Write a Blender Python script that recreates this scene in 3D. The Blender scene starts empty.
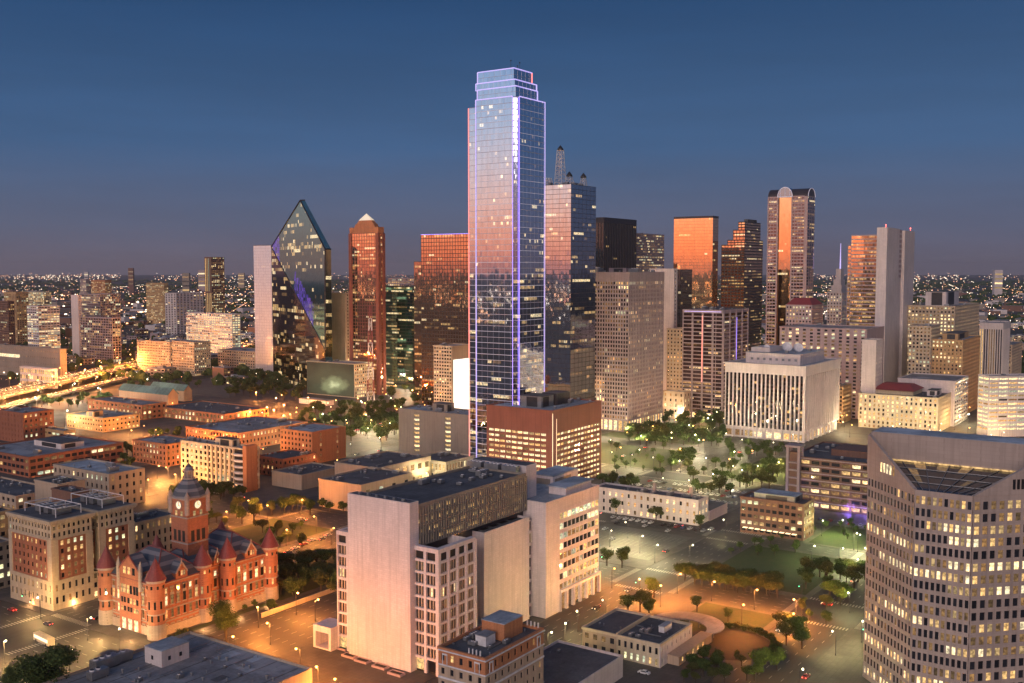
import bpy, math, random
from mathutils import Vector, Matrix
random.seed(7)
rnd = random.random
uni = random.uniform
SC = bpy.context.scene
COL = SC.collection

# ------------------------------------------------------------------ camera
F = 1035.0
H = 143.0
PITCH = math.atan(71.5 / F)
CP, SP = math.cos(PITCH), math.sin(PITCH)
cam = bpy.data.cameras.new('camera')
cam.sensor_width = 36.0
cam.lens = 36.0 * F / 1024.0
cam.clip_start = 1.0
cam.clip_end = 60000.0
co = bpy.data.objects.new('camera', cam)
co.location = (0, 0, H)
co.rotation_euler = (math.pi / 2 - PITCH, 0, 0)
COL.objects.link(co)
SC.camera = co

# ------------------------------------------------------------------ sky, sun, exposure
SC.view_settings.view_transform = 'Standard'
SC.view_settings.look = 'None'
SC.view_settings.exposure = 0.04
SC.view_settings.gamma = 1.0
SC.view_settings.use_curve_mapping = False
GLOWDIR = Vector((-0.88, -0.47, 0)).normalized()     # where the sun went down, behind and left of the camera
W = bpy.data.worlds.new("World")
SC.world = W
W.use_nodes = True
nt = W.node_tree
nt.nodes.clear()
def N(t, nt=nt, **kw):
    n = nt.nodes.new(t)
    for k, v in kw.items():
        setattr(n, k, v)
    return n
def ramp(nt, stops, interp='EASE'):
    r = nt.nodes.new('ShaderNodeValToRGB')
    r.color_ramp.interpolation = interp
    while len(r.color_ramp.elements) < len(stops):
        r.color_ramp.elements.new(0.5)
    for e, (p, c) in zip(r.color_ramp.elements, stops):
        e.position = p
        e.color = (c[0], c[1], c[2], 1)
    return r
L = nt.links.new
tc = N('ShaderNodeTexCoord')
sx = N('ShaderNodeSeparateXYZ')
L(tc.outputs['Generated'], sx.inputs[0])
mz = N('ShaderNodeMapRange')
mz.inputs['From Min'].default_value = -0.1
mz.inputs['From Max'].default_value = 0.9
L(sx.outputs['Z'], mz.inputs['Value'])
east = ramp(nt, [(0.0, (.10, .095, .12)), (0.10, (.125, .108, .140)), (0.140, (.085, .112, .190)), (0.215, (.036, .102, .235)),
                 (0.36, (.008, .050, .150)), (1.0, (.05, .085, .17))], 'LINEAR')
west = ramp(nt, [(0.0, (.9, .34, .20)), (0.10, (1.0, .30, .19)), (0.135, (1.0, .42, .31)), (0.168, (.98, .62, .54)), (0.20, (.84, .72, .74)), (0.24, (.52, .64, .80)), (0.29, (.28, .46, .70)),
                 (0.45, (.14, .26, .47)), (0.7, (.09, .15, .27)), (1.0, (.05, .085, .17))], 'LINEAR')
L(mz.outputs[0], east.inputs[0])
L(mz.outputs[0], west.inputs[0])
dp = N('ShaderNodeVectorMath', operation='DOT_PRODUCT')
L(tc.outputs['Generated'], dp.inputs[0])
dp.inputs[1].default_value = GLOWDIR
mw = N('ShaderNodeMapRange', interpolation_type='SMOOTHSTEP')
mw.inputs['From Min'].default_value = 0.0
mw.inputs['From Max'].default_value = 0.85
L(dp.outputs['Value'], mw.inputs['Value'])
mx = N('ShaderNodeMix', data_type='RGBA')
L(mw.outputs[0], mx.inputs[0])
L(east.outputs[0], mx.inputs[6])
L(west.outputs[0], mx.inputs[7])
sky = N('ShaderNodeTexSky', sky_type='NISHITA')
sky.sun_disc = False
sky.sun_elevation = math.radians(0.5)
sky.sun_rotation = math.atan2(GLOWDIR.x, GLOWDIR.y)
bg1 = N('ShaderNodeBackground')
bg1.inputs[1].default_value = 1.0
wn = N('ShaderNodeTexNoise'); wn.inputs['Scale'].default_value = 1.0; wn.inputs['Detail'].default_value = 5; wn.inputs['Roughness'].default_value = .6
wm = N('ShaderNodeVectorMath', operation='MULTIPLY'); wm.inputs[1].default_value = (3, 3, 26); L(tc.outputs['Generated'], wm.inputs[0]); L(wm.outputs[0], wn.inputs['Vector'])
wr = N('ShaderNodeMapRange'); L(wn.outputs['Fac'], wr.inputs['Value']); wr.inputs['From Min'].default_value = .3; wr.inputs['From Max'].default_value = .75; wr.inputs['To Min'].default_value = .93; wr.inputs['To Max'].default_value = 1.09
wv_ = N('ShaderNodeVectorMath', operation='SCALE'); L(mx.outputs[2], wv_.inputs[0]); L(wr.outputs[0], wv_.inputs['Scale'])
L(wv_.outputs[0], bg1.inputs[0])
bg2 = N('ShaderNodeBackground')
bg2.inputs[1].default_value = 0.02
L(sky.outputs[0], bg2.inputs[0])
ad = N('ShaderNodeAddShader')
L(bg1.outputs[0], ad.inputs[0])
L(bg2.outputs[0], ad.inputs[1])
wo = N('ShaderNodeOutputWorld')
L(ad.outputs[0], wo.inputs[0])

sl = bpy.data.lights.new('afterglow_sun', 'SUN')
sl.energy = 1.6
sl.angle = math.radians(38)
sl.color = (1.0, .76, .68)
so = bpy.data.objects.new('afterglow_sun', sl)
d = Vector((0.30, 0.95, -0.26)).normalized()
so.rotation_euler = d.to_track_quat('-Z', 'Y').to_euler()
COL.objects.link(so)

# ------------------------------------------------------------------ pixel <-> world
def ray(px, py):
    x, z = px - 512.0, 341.5 - py
    return Vector((x, F * CP + z * SP, -F * SP + z * CP))
def ground(px, py, z=0.0):
    r = ray(px, py)
    t = (z - H) / r.z
    return Vector((r.x * t, r.y * t, z))
def at(px, py, Y):
    r = ray(px, py)
    t = Y / r.y
    return Vector((r.x * t, Y, H + r.z * t))
def solve(p, d, px):
    """distance along horizontal unit d from p until it projects on column px"""
    k = (px - 512.0) / F
    D0 = p.y * CP + (H - p.z) * SP
    return (k * D0 - p.x) / (d.x - k * d.y * CP)

# ------------------------------------------------------------------ materials
MATS = {}
def newmat(name):
    m = bpy.data.materials.new(name)
    m.use_nodes = True
    m.node_tree.nodes.clear()
    MATS[name] = m
    return m, m.node_tree
def prin(nt, rough=.7, metal=0.0):
    p = nt.nodes.new('ShaderNodeBsdfPrincipled')
    o = nt.nodes.new('ShaderNodeOutputMaterial')
    nt.links.new(p.outputs[0], o.inputs[0])
    p.inputs['Roughness'].default_value = rough
    p.inputs['Metallic'].default_value = metal
    return p
def mixc(nt, fac, a, b, blend='MIX'):
    m = nt.nodes.new('ShaderNodeMix')
    m.data_type = 'RGBA'
    m.blend_type = blend
    for s, v in ((0, fac), (6, a), (7, b)):
        if hasattr(v, 'node'):
            nt.links.new(v, m.inputs[s])
        elif s == 0:
            m.inputs[0].default_value = v
        else:
            m.inputs[s].default_value = (v[0], v[1], v[2], 1)
    return m.outputs[2]
def noise(nt, scale, vec=None, detail=3, rough=.55):
    n = nt.nodes.new('ShaderNodeTexNoise')
    n.inputs['Scale'].default_value = scale
    n.inputs['Detail'].default_value = detail
    n.inputs['Roughness'].default_value = rough
    if vec is not None:
        nt.links.new(vec, n.inputs['Vector'])
    return n.outputs['Fac']
def mrange(nt, v, a, b, c=0., d_=1.):
    m = nt.nodes.new('ShaderNodeMapRange')
    nt.links.new(v, m.inputs[0])
    for i, x in enumerate((a, b, c, d_)):
        m.inputs[i + 1].default_value = x
    return m.outputs[0]
def facevec(nt):
    """(x+y, z): runs along either wall of an axis aligned box"""
    t = nt.nodes.new('ShaderNodeTexCoord')
    s = nt.nodes.new('ShaderNodeSeparateXYZ')
    nt.links.new(t.outputs['Object'], s.inputs[0])
    a = nt.nodes.new('ShaderNodeMath'); a.operation = 'ADD'
    nt.links.new(s.outputs[0], a.inputs[0]); nt.links.new(s.outputs[1], a.inputs[1])
    c = nt.nodes.new('ShaderNodeCombineXYZ')
    nt.links.new(a.outputs[0], c.inputs[0]); nt.links.new(s.outputs[2], c.inputs[1])
    return c.outputs[0], t.outputs['Object']
def vmul(nt, v, s):
    m = nt.nodes.new('ShaderNodeVectorMath'); m.operation = 'MULTIPLY'
    nt.links.new(v, m.inputs[0]); m.inputs[1].default_value = s
    return m.outputs[0]
def masonry(name, c, bw=1.2, bh=.6, mortar=.03, joint=.8, var=.12, rough=.8):
    m, nt = newmat(name)
    p = prin(nt, rough)
    fv, ov = facevec(nt)
    b = nt.nodes.new('ShaderNodeTexBrick')
    nt.links.new(fv, b.inputs['Vector'])
    b.inputs['Scale'].default_value = 1.0
    b.inputs['Mortar Size'].default_value = mortar
    b.inputs['Brick Width'].default_value = bw
    b.inputs['Row Height'].default_value = bh
    b.inputs['Color1'].default_value = (c[0] * (1 + var), c[1] * (1 + var), c[2] * (1 + var), 1)
    b.inputs['Color2'].default_value = (c[0] * (1 - var), c[1] * (1 - var), c[2] * (1 - var), 1)
    b.inputs['Mortar'].default_value = (c[0] * joint, c[1] * joint, c[2] * joint, 1)
    n1 = noise(nt, .05, ov, 4)
    streak = noise(nt, 1.0, vmul(nt, ov, (.9, .9, .04)), 4)
    c1 = mixc(nt, mrange(nt, n1, .35, .7, 0, .45), b.outputs['Color'], tuple(x * .62 for x in c))
    c2 = mixc(nt, mrange(nt, streak, .45, .75, 0, .55), c1, tuple(x * .55 for x in c))
    nt.links.new(c2, p.inputs['Base Color'])
    return m
def plain(name, c, rough=.6, metal=0., scale=.4, var=.3):
    m, nt = newmat(name)
    p = prin(nt, rough, metal)
    _, ov = facevec(nt)
    n = noise(nt, scale, ov, 4)
    nt.links.new(mixc(nt, mrange(nt, n, .35, .7), c, tuple(x * (1 - var) for x in c)), p.inputs['Base Color'])
    return m
def roofmat(name, c, c2):
    m, nt = newmat(name)
    p = prin(nt, .85)
    _, ov = facevec(nt)
    n1 = noise(nt, .09, ov, 5, .65)
    n2 = noise(nt, .8, ov, 3)
    v = nt.nodes.new('ShaderNodeTexBrick')
    nt.links.new(ov, v.inputs['Vector'])
    v.inputs['Scale'].default_value = 1
    v.inputs['Brick Width'].default_value = 9
    v.inputs['Row Height'].default_value = 3
    v.inputs['Mortar Size'].default_value = .05
    v.inputs['Color1'].default_value = (1, 1, 1, 1); v.inputs['Color2'].default_value = (.8, .8, .8, 1)
    v.inputs['Mortar'].default_value = (.5, .5, .5, 1)
    a = mixc(nt, mrange(nt, n1, .4, .62), c, c2)
    a = mixc(nt, mrange(nt, n2, .4, .8, 0, .6), a, tuple(x * .45 for x in c))
    n3 = noise(nt, .035, ov, 6, .7)
    a = mixc(nt, mrange(nt, n3, .5, .6, 0, .55), a, tuple(min(1, x * 1.7) for x in c))
    a = mixc(nt, .7, a, v.outputs['Color'], 'MULTIPLY')
    nt.links.new(a, p.inputs['Base Color'])
    return m
def isl(nt):
    g = nt.nodes.new('ShaderNodeNewGeometry')
    o = nt.nodes.new('ShaderNodeObjectInfo')
    a = nt.nodes.new('ShaderNodeMath'); a.operation = 'ADD'
    nt.links.new(g.outputs['Random Per Island'], a.inputs[0]); nt.links.new(o.outputs['Random'], a.inputs[1])
    f = nt.nodes.new('ShaderNodeMath'); f.operation = 'FRACT'
    nt.links.new(a.outputs[0], f.inputs[0])
    return f.outputs[0]
def winmat(name, glass=(.02, .022, .028), em=None, st=0., metal=0.0, rough=.08, var=.6):
    """a pane of glass; when em is given it glows, as a lit room or a painted violet reflection"""
    m, nt = newmat(name)
    p = prin(nt, rough, metal)
    r = isl(nt)
    v_ = .06 if metal else .4
    nt.links.new(mixc(nt, r, tuple(x * (1 - v_) for x in glass), tuple(min(1, x * (1 + v_)) for x in glass)), p.inputs['Base Color'])
    p.inputs['Specular IOR Level'].default_value = .8
    if em:
        _, ov = facevec(nt)
        n = noise(nt, .8, ov, 2)
        mu = nt.nodes.new('ShaderNodeMath'); mu.operation = 'MULTIPLY'
        nt.links.new(mrange(nt, n, .35, .65, .35, 1.4), mu.inputs[0])
        nt.links.new(mrange(nt, r, 0, 1, st * (1 - var), st * (1 + var)), mu.inputs[1])
        nt.links.new(mu.outputs[0], p.inputs['Emission Strength'])
        nt.links.new(mixc(nt, r, em, (em[0], em[1] * .82, em[2] * .6)), p.inputs['Emission Color'])
    return m
def emit(name, c, st, base=(.5, .5, .5)):
    m, nt = newmat(name)
    p = prin(nt, .4)
    p.inputs['Base Color'].default_value = (*base, 1)
    p.inputs['Emission Color'].default_value = (*c, 1)
    p.inputs['Emission Strength'].default_value = st
    return m

# window sets: [dark, dim, warm, bright, cool]
def winset(tag, glass, k=1., metal=0., rough=.08):
    return [winmat('window_dark_' + tag, glass, None, 0, metal, rough),
            winmat('window_dim_' + tag, glass, (1, .62, .26), .22 * k, metal, rough),
            winmat('window_warm_' + tag, glass, (1, .70, .32), .75 * k, metal, rough),
            winmat('window_bright_' + tag, glass, (1, .84, .52), 1.5 * k, metal, rough, .3),
            winmat('window_cool_' + tag, glass, (.88, 1, .72), .9 * k, metal, rough)]
WS = {'std': winset('common', (.02, .022, .028)), 'ink': winset('ink_blue', (.015, .02, .03), .5),
      'sky': winset('blue_mirror', (.62, .66, .76), .55, 1.0, .03),
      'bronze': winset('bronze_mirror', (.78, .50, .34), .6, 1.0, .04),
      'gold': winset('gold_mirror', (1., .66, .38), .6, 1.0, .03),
      'green': winset('green_mirror', (.24, .47, .44), .6, 1.0, .05),
      'dim': winset('smoked_mirror', (.20, .16, .18), .6, 1.0, .05),
      'slate': winset('slate_mirror', (.36, .40, .47), .6, 1.0, .04),
      'violet': [winmat('violet_reflection_glow', (.10, .22, .20), (.22, .12, 1.0), .38, 1.0, .08)],  # violet reflection put in as a glow of the pane, no lit room
      'white': winset('pale_mirror', (.95, .93, .97), .8, .8, .38)}

M = {}
M['travertine'] = masonry('travertine_panel', (.74, .65, .63), 1.6, .8, .03, .72, .06)
M['white_stone'] = masonry('white_stone', (.66, .58, .55), 2.4, 1.2, .03, .8, .05)
M['pink_conc'] = masonry('pinkish_concrete', (.44, .33, .32), 3, 1.6, .03, .8, .05)
M['fold_stone'] = masonry('fold_stone', (.42, .335, .285), 3, 1.3, .03, .8, .06)
M['mauve_conc'] = masonry('mauve_concrete', (.36, .28, .285), 3, 1.8, .03, .85, .05)
M['beige'] = masonry('beige_stone', (.48, .38, .27), 1.4, .7, .03, .75, .08)
M['tan'] = masonry('tan_stucco', (.46, .35, .25), 5, 3, .02, .85, .04)
M['grey_tan'] = masonry('grey_tan_panel', (.30, .25, .20), 4, 3.6, .04, .8, .04)
M['cream'] = masonry('cream_stone', (.62, .52, .36), 1.4, .7, .03, .8, .06)
M['brick'] = masonry('red_brick', (.32, .115, .06), .5, .2, .02, 1.2, .15)
M['orange_brick'] = masonry('orange_brick', (.46, .19, .085), .5, .2, .02, 1.1, .15)
M['brown_brick'] = masonry('brown_brick', (.19, .10, .07), .5, .2, .02, 1.2, .15)
M['yellow_brick'] = masonry('buff_brick', (.50, .31, .15), .5, .2, .02, 1.1, .12)
M['redbrown'] = masonry('red_brown_panel', (.26, .085, .055), 6, 3.6, .03, .8, .05)
M['red_sand'] = masonry('red_sandstone', (.36, .135, .075), 1.0, .45, .03, .7, .14)
M['grey_stone'] = masonry('grey_limestone', (.36, .30, .26), 1.2, .6, .04, .7, .1)
M['dark_panel'] = plain('dark_panel', (.05, .04, .045), .4)
M['black_panel'] = plain('black_panel', (.022, .022, .028), .35)
M['white_paint'] = plain('white_paint', (.72, .70, .70), .6)
M['grey_metal'] = plain('grey_metal', (.28, .29, .30), .45, .6)
M['dark_metal'] = plain('dark_metal', (.06, .06, .065), .5, .5)
M['mull'] = plain('pale_mullion', (.62, .60, .68), .4, .3)
M['dmull'] = plain('dark_mullion', (.05, .04, .04), .4, .3)
M['roof_dark'] = roofmat('dark_roofing', (.08, .08, .085), (.13, .13, .135))
M['roof_grey'] = roofmat('grey_roofing', (.29, .29, .30), (.19, .19, .20))
M['roof_blue'] = roofmat('pale_metal_roofing', (.38, .41, .44), (.28, .31, .34))
M['roof_teal'] = roofmat('teal_metal_roofing', (.10, .19, .19), (.08, .15, .16))
M['roof_red'] = plain('red_roof_tile', (.30, .05, .05), .6, 0, 1.2)
M['void'] = plain('dark_opening', (.02, .017, .015), .7)
M['led_violet'] = emit('violet_tube_light', (.24, .14, 1.0), 1.5)
M['led_white'] = emit('white_tube_light', (.52, .42, 1.0), .95)
M['led_red'] = emit('red_tube_light', (1.0, .16, .12), 1.6)
M['led_dim'] = emit('dim_tube_light', (.66, .58, .80), .30)
M['lamp_warm'] = emit('sodium_lamp', (1.0, .42, .10), 7)
M['lamp_white'] = emit('white_lamp', (1.0, .90, .60), 7)
M['lamp_far_o'] = emit('far_sodium_light', (1.0, .45, .20), 5.)
M['lamp_far_w'] = emit('far_white_light', (1.0, .80, .58), 5.)
M['lamp_far_r'] = emit('far_red_light', (1.0, .15, .12), 1.8)
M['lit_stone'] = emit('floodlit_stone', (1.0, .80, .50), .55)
M['road_paint'] = plain('worn_road_paint', (.42, .40, .36), .8, 0, 1.)
M['lit_panel'] = emit('lit_white_panel', (1.0, .93, .82), 1.25)
M['red_beacon'] = emit('red_beacon', (1, .08, .05), 8)
M['green_signal'] = emit('green_signal_lens', (.1, 1, .45), 8)
M['lit_awning'] = emit('lit_sign_panel', (1.0, .75, .42), 1.6)

# ------------------------------------------------------------------ mesh builder
class MB:
    def __init__(s):
        s.v = []; s.f = []; s.m = []
    def quadv(s, a, b, c, d_, m=0):
        i = len(s.v)
        s.v += [tuple(a), tuple(b), tuple(c), tuple(d_)]
        s.f.append((i, i + 1, i + 2, i + 3)); s.m.append(m)
    def tri(s, a, b, c, m=0):
        i = len(s.v)
        s.v += [tuple(a), tuple(b), tuple(c)]
        s.f.append((i, i + 1, i + 2)); s.m.append(m)
    def poly(s, pts, m=0):
        i = len(s.v)
        s.v += [tuple(p) for p in pts]
        s.f.append(tuple(range(i, i + len(pts)))); s.m.append(m)
    def hexa(s, p, m=0, skip=()):
        i = len(s.v)
        s.v += [tuple(q) for q in p]
        for k, f in enumerate(((0, 3, 2, 1), (4, 5, 6, 7), (0, 1, 5, 4), (1, 2, 6, 5), (2, 3, 7, 6), (3, 0, 4, 7))):
            if k in skip: continue
            s.f.append(tuple(i + q for q in f)); s.m.append(m)
    def box(s, x0, y0, z0, x1, y1, z1, m=0, skip=()):
        if x1 < x0: x0, x1 = x1, x0
        if y1 < y0: y0, y1 = y1, y0
        s.hexa([(x0, y0, z0), (x1, y0, z0), (x1, y1, z0), (x0, y1, z0), (x0, y0, z1), (x1, y0, z1), (x1, y1, z1), (x0, y1, z1)], m, skip)
    def fbox(s, fr, u0, u1, n0, n1, z0, z1, m=0):
        """box in facade frame fr=(ox,oy,ux,uy,nx,ny)"""
        ox, oy, ux, uy, nx, ny = fr
        def P(u, n, z): return (ox + ux * u + nx * n, oy + uy * u + ny * n, z)
        s.hexa([P(u0, n1, z0), P(u1, n1, z0), P(u1, n0, z0), P(u0, n0, z0), P(u0, n1, z1), P(u1, n1, z1), P(u1, n0, z1), P(u0, n0, z1)], m)
    def prism(s, pts, z0, z1, m=0, mt=None, top=True, bottom=True):
        n = len(pts); i = len(s.v)
        zs0 = z0 if hasattr(z0, '__len__') else [z0] * n
        zs1 = z1 if hasattr(z1, '__len__') else [z1] * n
        s.v += [(p[0], p[1], z) for p, z in zip(pts, zs0)] + [(p[0], p[1], z) for p, z in zip(pts, zs1)]
        for k in range(n):
            j = (k + 1) % n
            s.f.append((i + k, i + j, i + n + j, i + n + k)); s.m.append(m)
        if top: s.f.append(tuple(i + n + k for k in range(n))); s.m.append(m if mt is None else mt)
        if bottom: s.f.append(tuple(i + k for k in reversed(range(n)))); s.m.append(m)
    def cone(s, x, y, z0, z1, r0, r1, n=16, m=0, cap=True):
        i = len(s.v)
        for z, r in ((z0, r0), (z1, r1)):
            for k in range(n):
                a = 2 * math.pi * k / n
                s.v.append((x + r * math.cos(a), y + r * math.sin(a), z))
        for k in range(n):
            j = (k + 1) % n
            s.f.append((i + k, i + j, i + n + j, i + n + k)); s.m.append(m)
        if cap:
            s.f.append(tuple(i + n + k for k in range(n))); s.m.append(m)
            s.f.append(tuple(i + k for k in reversed(range(n)))); s.m.append(m)
    def tube(s, a, b, r, n=6, m=0):
        a = Vector(a); b = Vector(b); d = (b - a)
        if d.length < 1e-6: return
        d.normalize()
        u = d.orthogonal().normalized(); w = d.cross(u)
        i = len(s.v)
        for p in (a, b):
            for k in range(n):
                t = 2 * math.pi * k / n
                q = p + (u * math.cos(t) + w * math.sin(t)) * r
                s.v.append(tuple(q))
        for k in range(n):
            j = (k + 1) % n
            s.f.append((i + k, i + j, i + n + j, i + n + k)); s.m.append(m)
        s.f.append(tuple(i + n + k for k in range(n))); s.m.append(m)
        s.f.append(tuple(i + k for k in reversed(range(n)))); s.m.append(m)
    def mesh(s, name, mats):
        me = bpy.data.meshes.new(name)
        me.from_pydata(s.v, [], s.f)
        mats = mats if isinstance(mats, (list, tuple)) else [mats]
        for m in mats: me.materials.append(m)
        if len(mats) > 1: me.polygons.foreach_set('material_index', s.m)
        me.update()
        return me
    def build(s, name, mats, parent=None, **props):
        if not s.f: return None
        o = bpy.data.objects.new(name, s.mesh(name, mats))
        COL.objects.link(o)
        if parent: o.parent = parent
        for k, v in props.items(): o[k] = v
        return o
def link(name, me, parent=None, loc=(0, 0, 0), rz=0., sc=None, **props):
    o = bpy.data.objects.new(name, me)
    COL.objects.link(o)
    if parent: o.parent = parent
    o.location = loc
    o.rotation_euler = (0, 0, rz)
    if sc is not None: o.scale = sc if hasattr(sc, '__len__') else (sc, sc, sc)
    for k, v in props.items(): o[k] = v
    return o
def thing(name, label, cat, loc, rz=0., group=None):
    o = bpy.data.objects.new(name, None)
    COL.objects.link(o)
    o.empty_display_size = 1
    o.location = loc
    o.rotation_euler = (0, 0, rz)
    o['label'] = label; o['category'] = cat
    if group: o['group'] = group
    return o

# ------------------------------------------------------------------ buildings
QUADS = {}
def quadmesh(w, h, mat):
    k = (round(w, 2), round(h, 2), mat.name)
    if k not in QUADS:
        b = MB(); b.quadv((-w / 2, 0, -h / 2), (w / 2, 0, -h / 2), (w / 2, 0, h / 2), (-w / 2, 0, h / 2))
        QUADS[k] = b.mesh('window_pane', mat)
    return QUADS[k]
UNITS = []
def unitmesh():
    if UNITS: return UNITS
    for k in range(4):
        b = MB(); w, d_, h = [(2.6, 1.8, 1.6), (4.5, 2.2, 2.0), (1.6, 1.6, 1.3), (6.0, 2.6, 2.4)][k]
        b.box(-w / 2, -d_ / 2, .3, w / 2, d_ / 2, h)
        b.box(-w / 2 - .05, -d_ / 2 - .05, h, w / 2 + .05, d_ / 2 + .05, h + .08)
        for q in range(int(w / 1.6)):
            x = -w / 2 + .8 + q * 1.6
            b.cone(x, 0, h + .08, h + .4, .6, .6, 12, 1)
            b.cone(x, 0, h + .4, h + .45, .5, .5, 12, 2)
        for sxx in (-1, 1):
            for sy in (-1, 1):
                b.box(sxx * w * .42 - .08, sy * d_ * .4 - .08, 0, sxx * w * .42 + .08, sy * d_ * .4 + .08, .3, 2)
        for q in range(5):
            b.box(-w / 2 - .04, -d_ / 2 + .2, .5 + q * h * .14, -w / 2 - .005, d_ / 2 - .2, .54 + q * h * .14, 2)
        UNITS.append(b.mesh('air_unit', [M['grey_metal'], M['white_paint'], M['dark_metal']]))
    return UNITS

ALLB = []
VM = []
def ventmesh():
    if not VM:
        b = MB(); b.cone(0, 0, 0, .9, .3, .3, 8); b.cone(0, 0, .9, 1.2, .5, .45, 8); VM.append(b.mesh('roof_vent', M['grey_metal']))
    return VM[0]

class B:
    """box shaped building; corner C nearest the camera, local x runs right/away, local y left/away"""
    def __init__(s, name, label, cat, xc, ytop, xl, xr, yb=None, D=None, th=34.4, La=None, Lb=None, group=None, anchor='C', parent=None, z0=0.):
        if D is None: D = ground(xc, yb).y
        p = at(xc, ytop, D)
        t = math.radians(th)
        a = Vector((math.sin(t), math.cos(t), 0)); b = Vector((-math.cos(t), math.sin(t), 0))
        s.La = La if La else solve(p, a, xr)
        s.Lb = Lb if Lb else solve(p, b, xl)
        if anchor == 'R': p = p - a * s.La
        if anchor == 'F': p = p - a * s.La - b * s.Lb
        s.h = p.z; s.D = D; s.rz = math.pi / 2 - t
        s.a, s.b = a, b
        s.C = Vector((p.x, p.y, 0))
        s.root = parent if parent else thing(name, label, cat, s.C, s.rz, group)
        s.ox = s.oy = 0.
        s.singles = []; s.bulk = MB(); s.ws = 'std'
        ALLB.append(s)
        if not (0 < s.La < 400 and 0 < s.Lb < 400 and s.h > 0):
            print('BAD', name, label, s.La, s.Lb, s.h)
    def world(s, x, y, z=0):
        return s.C + s.a * x + s.b * y + Vector((0, 0, z))
    def zpix(s, ypix, x=0, y=0):
        w = s.world(x, y)
        # pixel column of that spot does not matter for height to first order: use its own
        k = 512 + F * w.x / (w.y * CP)
        return at(k, ypix, w.y).z
    def frame(s, side, x0=0., y0=0., x1=None, y1=None):
        x1 = s.La if x1 is None else x1; y1 = s.Lb if y1 is None else y1
        if side == 'R': return (x0, y0, 1, 0, 0, -1), x1 - x0
        if side == 'L': return (x0, y1, 0, -1, -1, 0), y1 - y0
        if side == 'RB': return (x1, y1, -1, 0, 0, 1), x1 - x0
        return (x1, y0, 0, 1, 1, 0), y1 - y0
    def addwin(s, fr, u, z, w, h, cls, n=.04):
        ox, oy, ux, uy, nx, ny = fr
        x, y = ox + ux * u + nx * n, oy + uy * u + ny * n
        s.singles.append((x, y, z, w, h, cls, math.atan2(uy, ux)))
    def facade(s, wb, fr, wid, z0, z1, bay=4., fl=3.8, wf=.55, hf=.5, dep=.35, pd=.03, lit=.3, row=.5, sp=None, m=0, ext=False,
               pal=(1, 1, 2, 2, 3, 4), base=0., top=0., skipf=None, rowmask=None, arch=False):
        """punched or ribbed facade: spandrels and piers stand proud of the core; panes sit on the core"""
        if base: wb.fbox(fr, -(dep + pd) if ext else 0, wid + ((dep + pd) if ext else 0), 0, dep + pd + .06, z0, z0 + base, m)
        if top: wb.fbox(fr, -(dep + pd) if ext else 0, wid + ((dep + pd) if ext else 0), 0, dep + pd + .06, z1 - top, z1, m)
        z0 += base; z1 -= top
        nb = max(1, round(wid / bay)); nf = max(1, round((z1 - z0) / fl))
        bay = wid / nb; fl = (z1 - z0) / nf
        ww, wh = bay * wf, fl * hf
        e = dep if ext else 0
        D = dep + pd
        eD = D if ext else 0
        for i in range(nf + 1):
            a = z0 + i * fl - (fl - wh) / 2; b = a + (fl - wh)
            wb.fbox(fr, -e, wid + e, 0, dep, max(a, z0), min(b, z1), m)
        for j in range(nb + 1):
            a = j * bay - (bay - ww) / 2; b = a + (bay - ww)
            if j == 0: a = -eD
            if j == nb: b = wid + eD
            wb.fbox(fr, a, b, 0, D, z0, z1, m if sp is None else sp)
        for i in range(nf):
            pr = lit * (uni(1 - row, 1 + row)) if rnd() > .12 * row else lit * 2.6
            for j in range(nb):
                if skipf and skipf(i, j, nf, nb): continue
                if rowmask is not None and i in rowmask: pr = rowmask[i]
                r = rnd()
                if j and rnd() < .45 and pr < .95: cls = last
                elif r < pr: cls = random.choice(pal)
                elif r < pr + .12: cls = 1
                else: cls = 0
                last = cls
                s.addwin(fr, (j + .5) * bay, z0 + (i + .5) * fl, ww, wh, cls)
    def curtain(s, gb, mb, fr, wid, z0, z1, pw=1.6, fl=3.9, lit=.1, jit=.003, band=.12, vert=1, pal=(1, 2, 2, 3), row=.7, mw=.07, vdep=.12, rowmask=None, fn=None, ext=False):
        nb = max(1, round(wid / pw)); nf = max(1, round((z1 - z0) / fl))
        pw = wid / nb; fl = (z1 - z0) / nf
        ox, oy, ux, uy, nx, ny = fr
        for i in range(nf):
            pr = lit * uni(1 - row, 1 + row) if rnd() > .1 else lit * 3
            if rowmask is not None and i in rowmask: pr = rowmask[i]
            last = 0
            for j in range(nb):
                r = rnd()
                if j and rnd() < .72 and pr < .95: cls = last
                elif r < pr: cls = random.choice(pal)
                else: cls = 0
                last = cls
                tu, tv = random.gauss(0, jit) * pw / 2, random.gauss(0, jit) * fl / 2
                P = []
                for du, dz, o in ((0, 0, -tu - tv), (1, 0, tu - tv), (1, 1, tu + tv), (0, 1, -tu + tv)):
                    u = (j + du) * pw; z = z0 + (i + dz) * fl
                    P.append((ox + ux * u + nx * (.03 + o), oy + uy * u + ny * (.03 + o), z))
                if fn: cls = fn(i, j, nf, nb, cls)
                if cls:
                    q = .42
                    A_ = [P[0][k] + (P[3][k] - P[0][k]) * q for k in range(3)]; B_ = [P[1][k] + (P[2][k] - P[1][k]) * q for k in range(3)]
                    gb.quadv(P[0], P[1], B_, A_, 0); gb.quadv(A_, B_, P[2], P[3], cls)
                else: gb.quadv(*P, 0)
        if mb is not None:
            e = .1 if ext else 0
            for i in range(nf + 1):
                mb.fbox(fr, -e, wid + e, 0, .1, z0 + i * fl - band / 2, z0 + i * fl + band / 2)
            for j in range(0, nb + 1, vert):
                mb.fbox(fr, j * pw - mw / 2, j * pw + mw / 2, 0, vdep, z0, z1)
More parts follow.
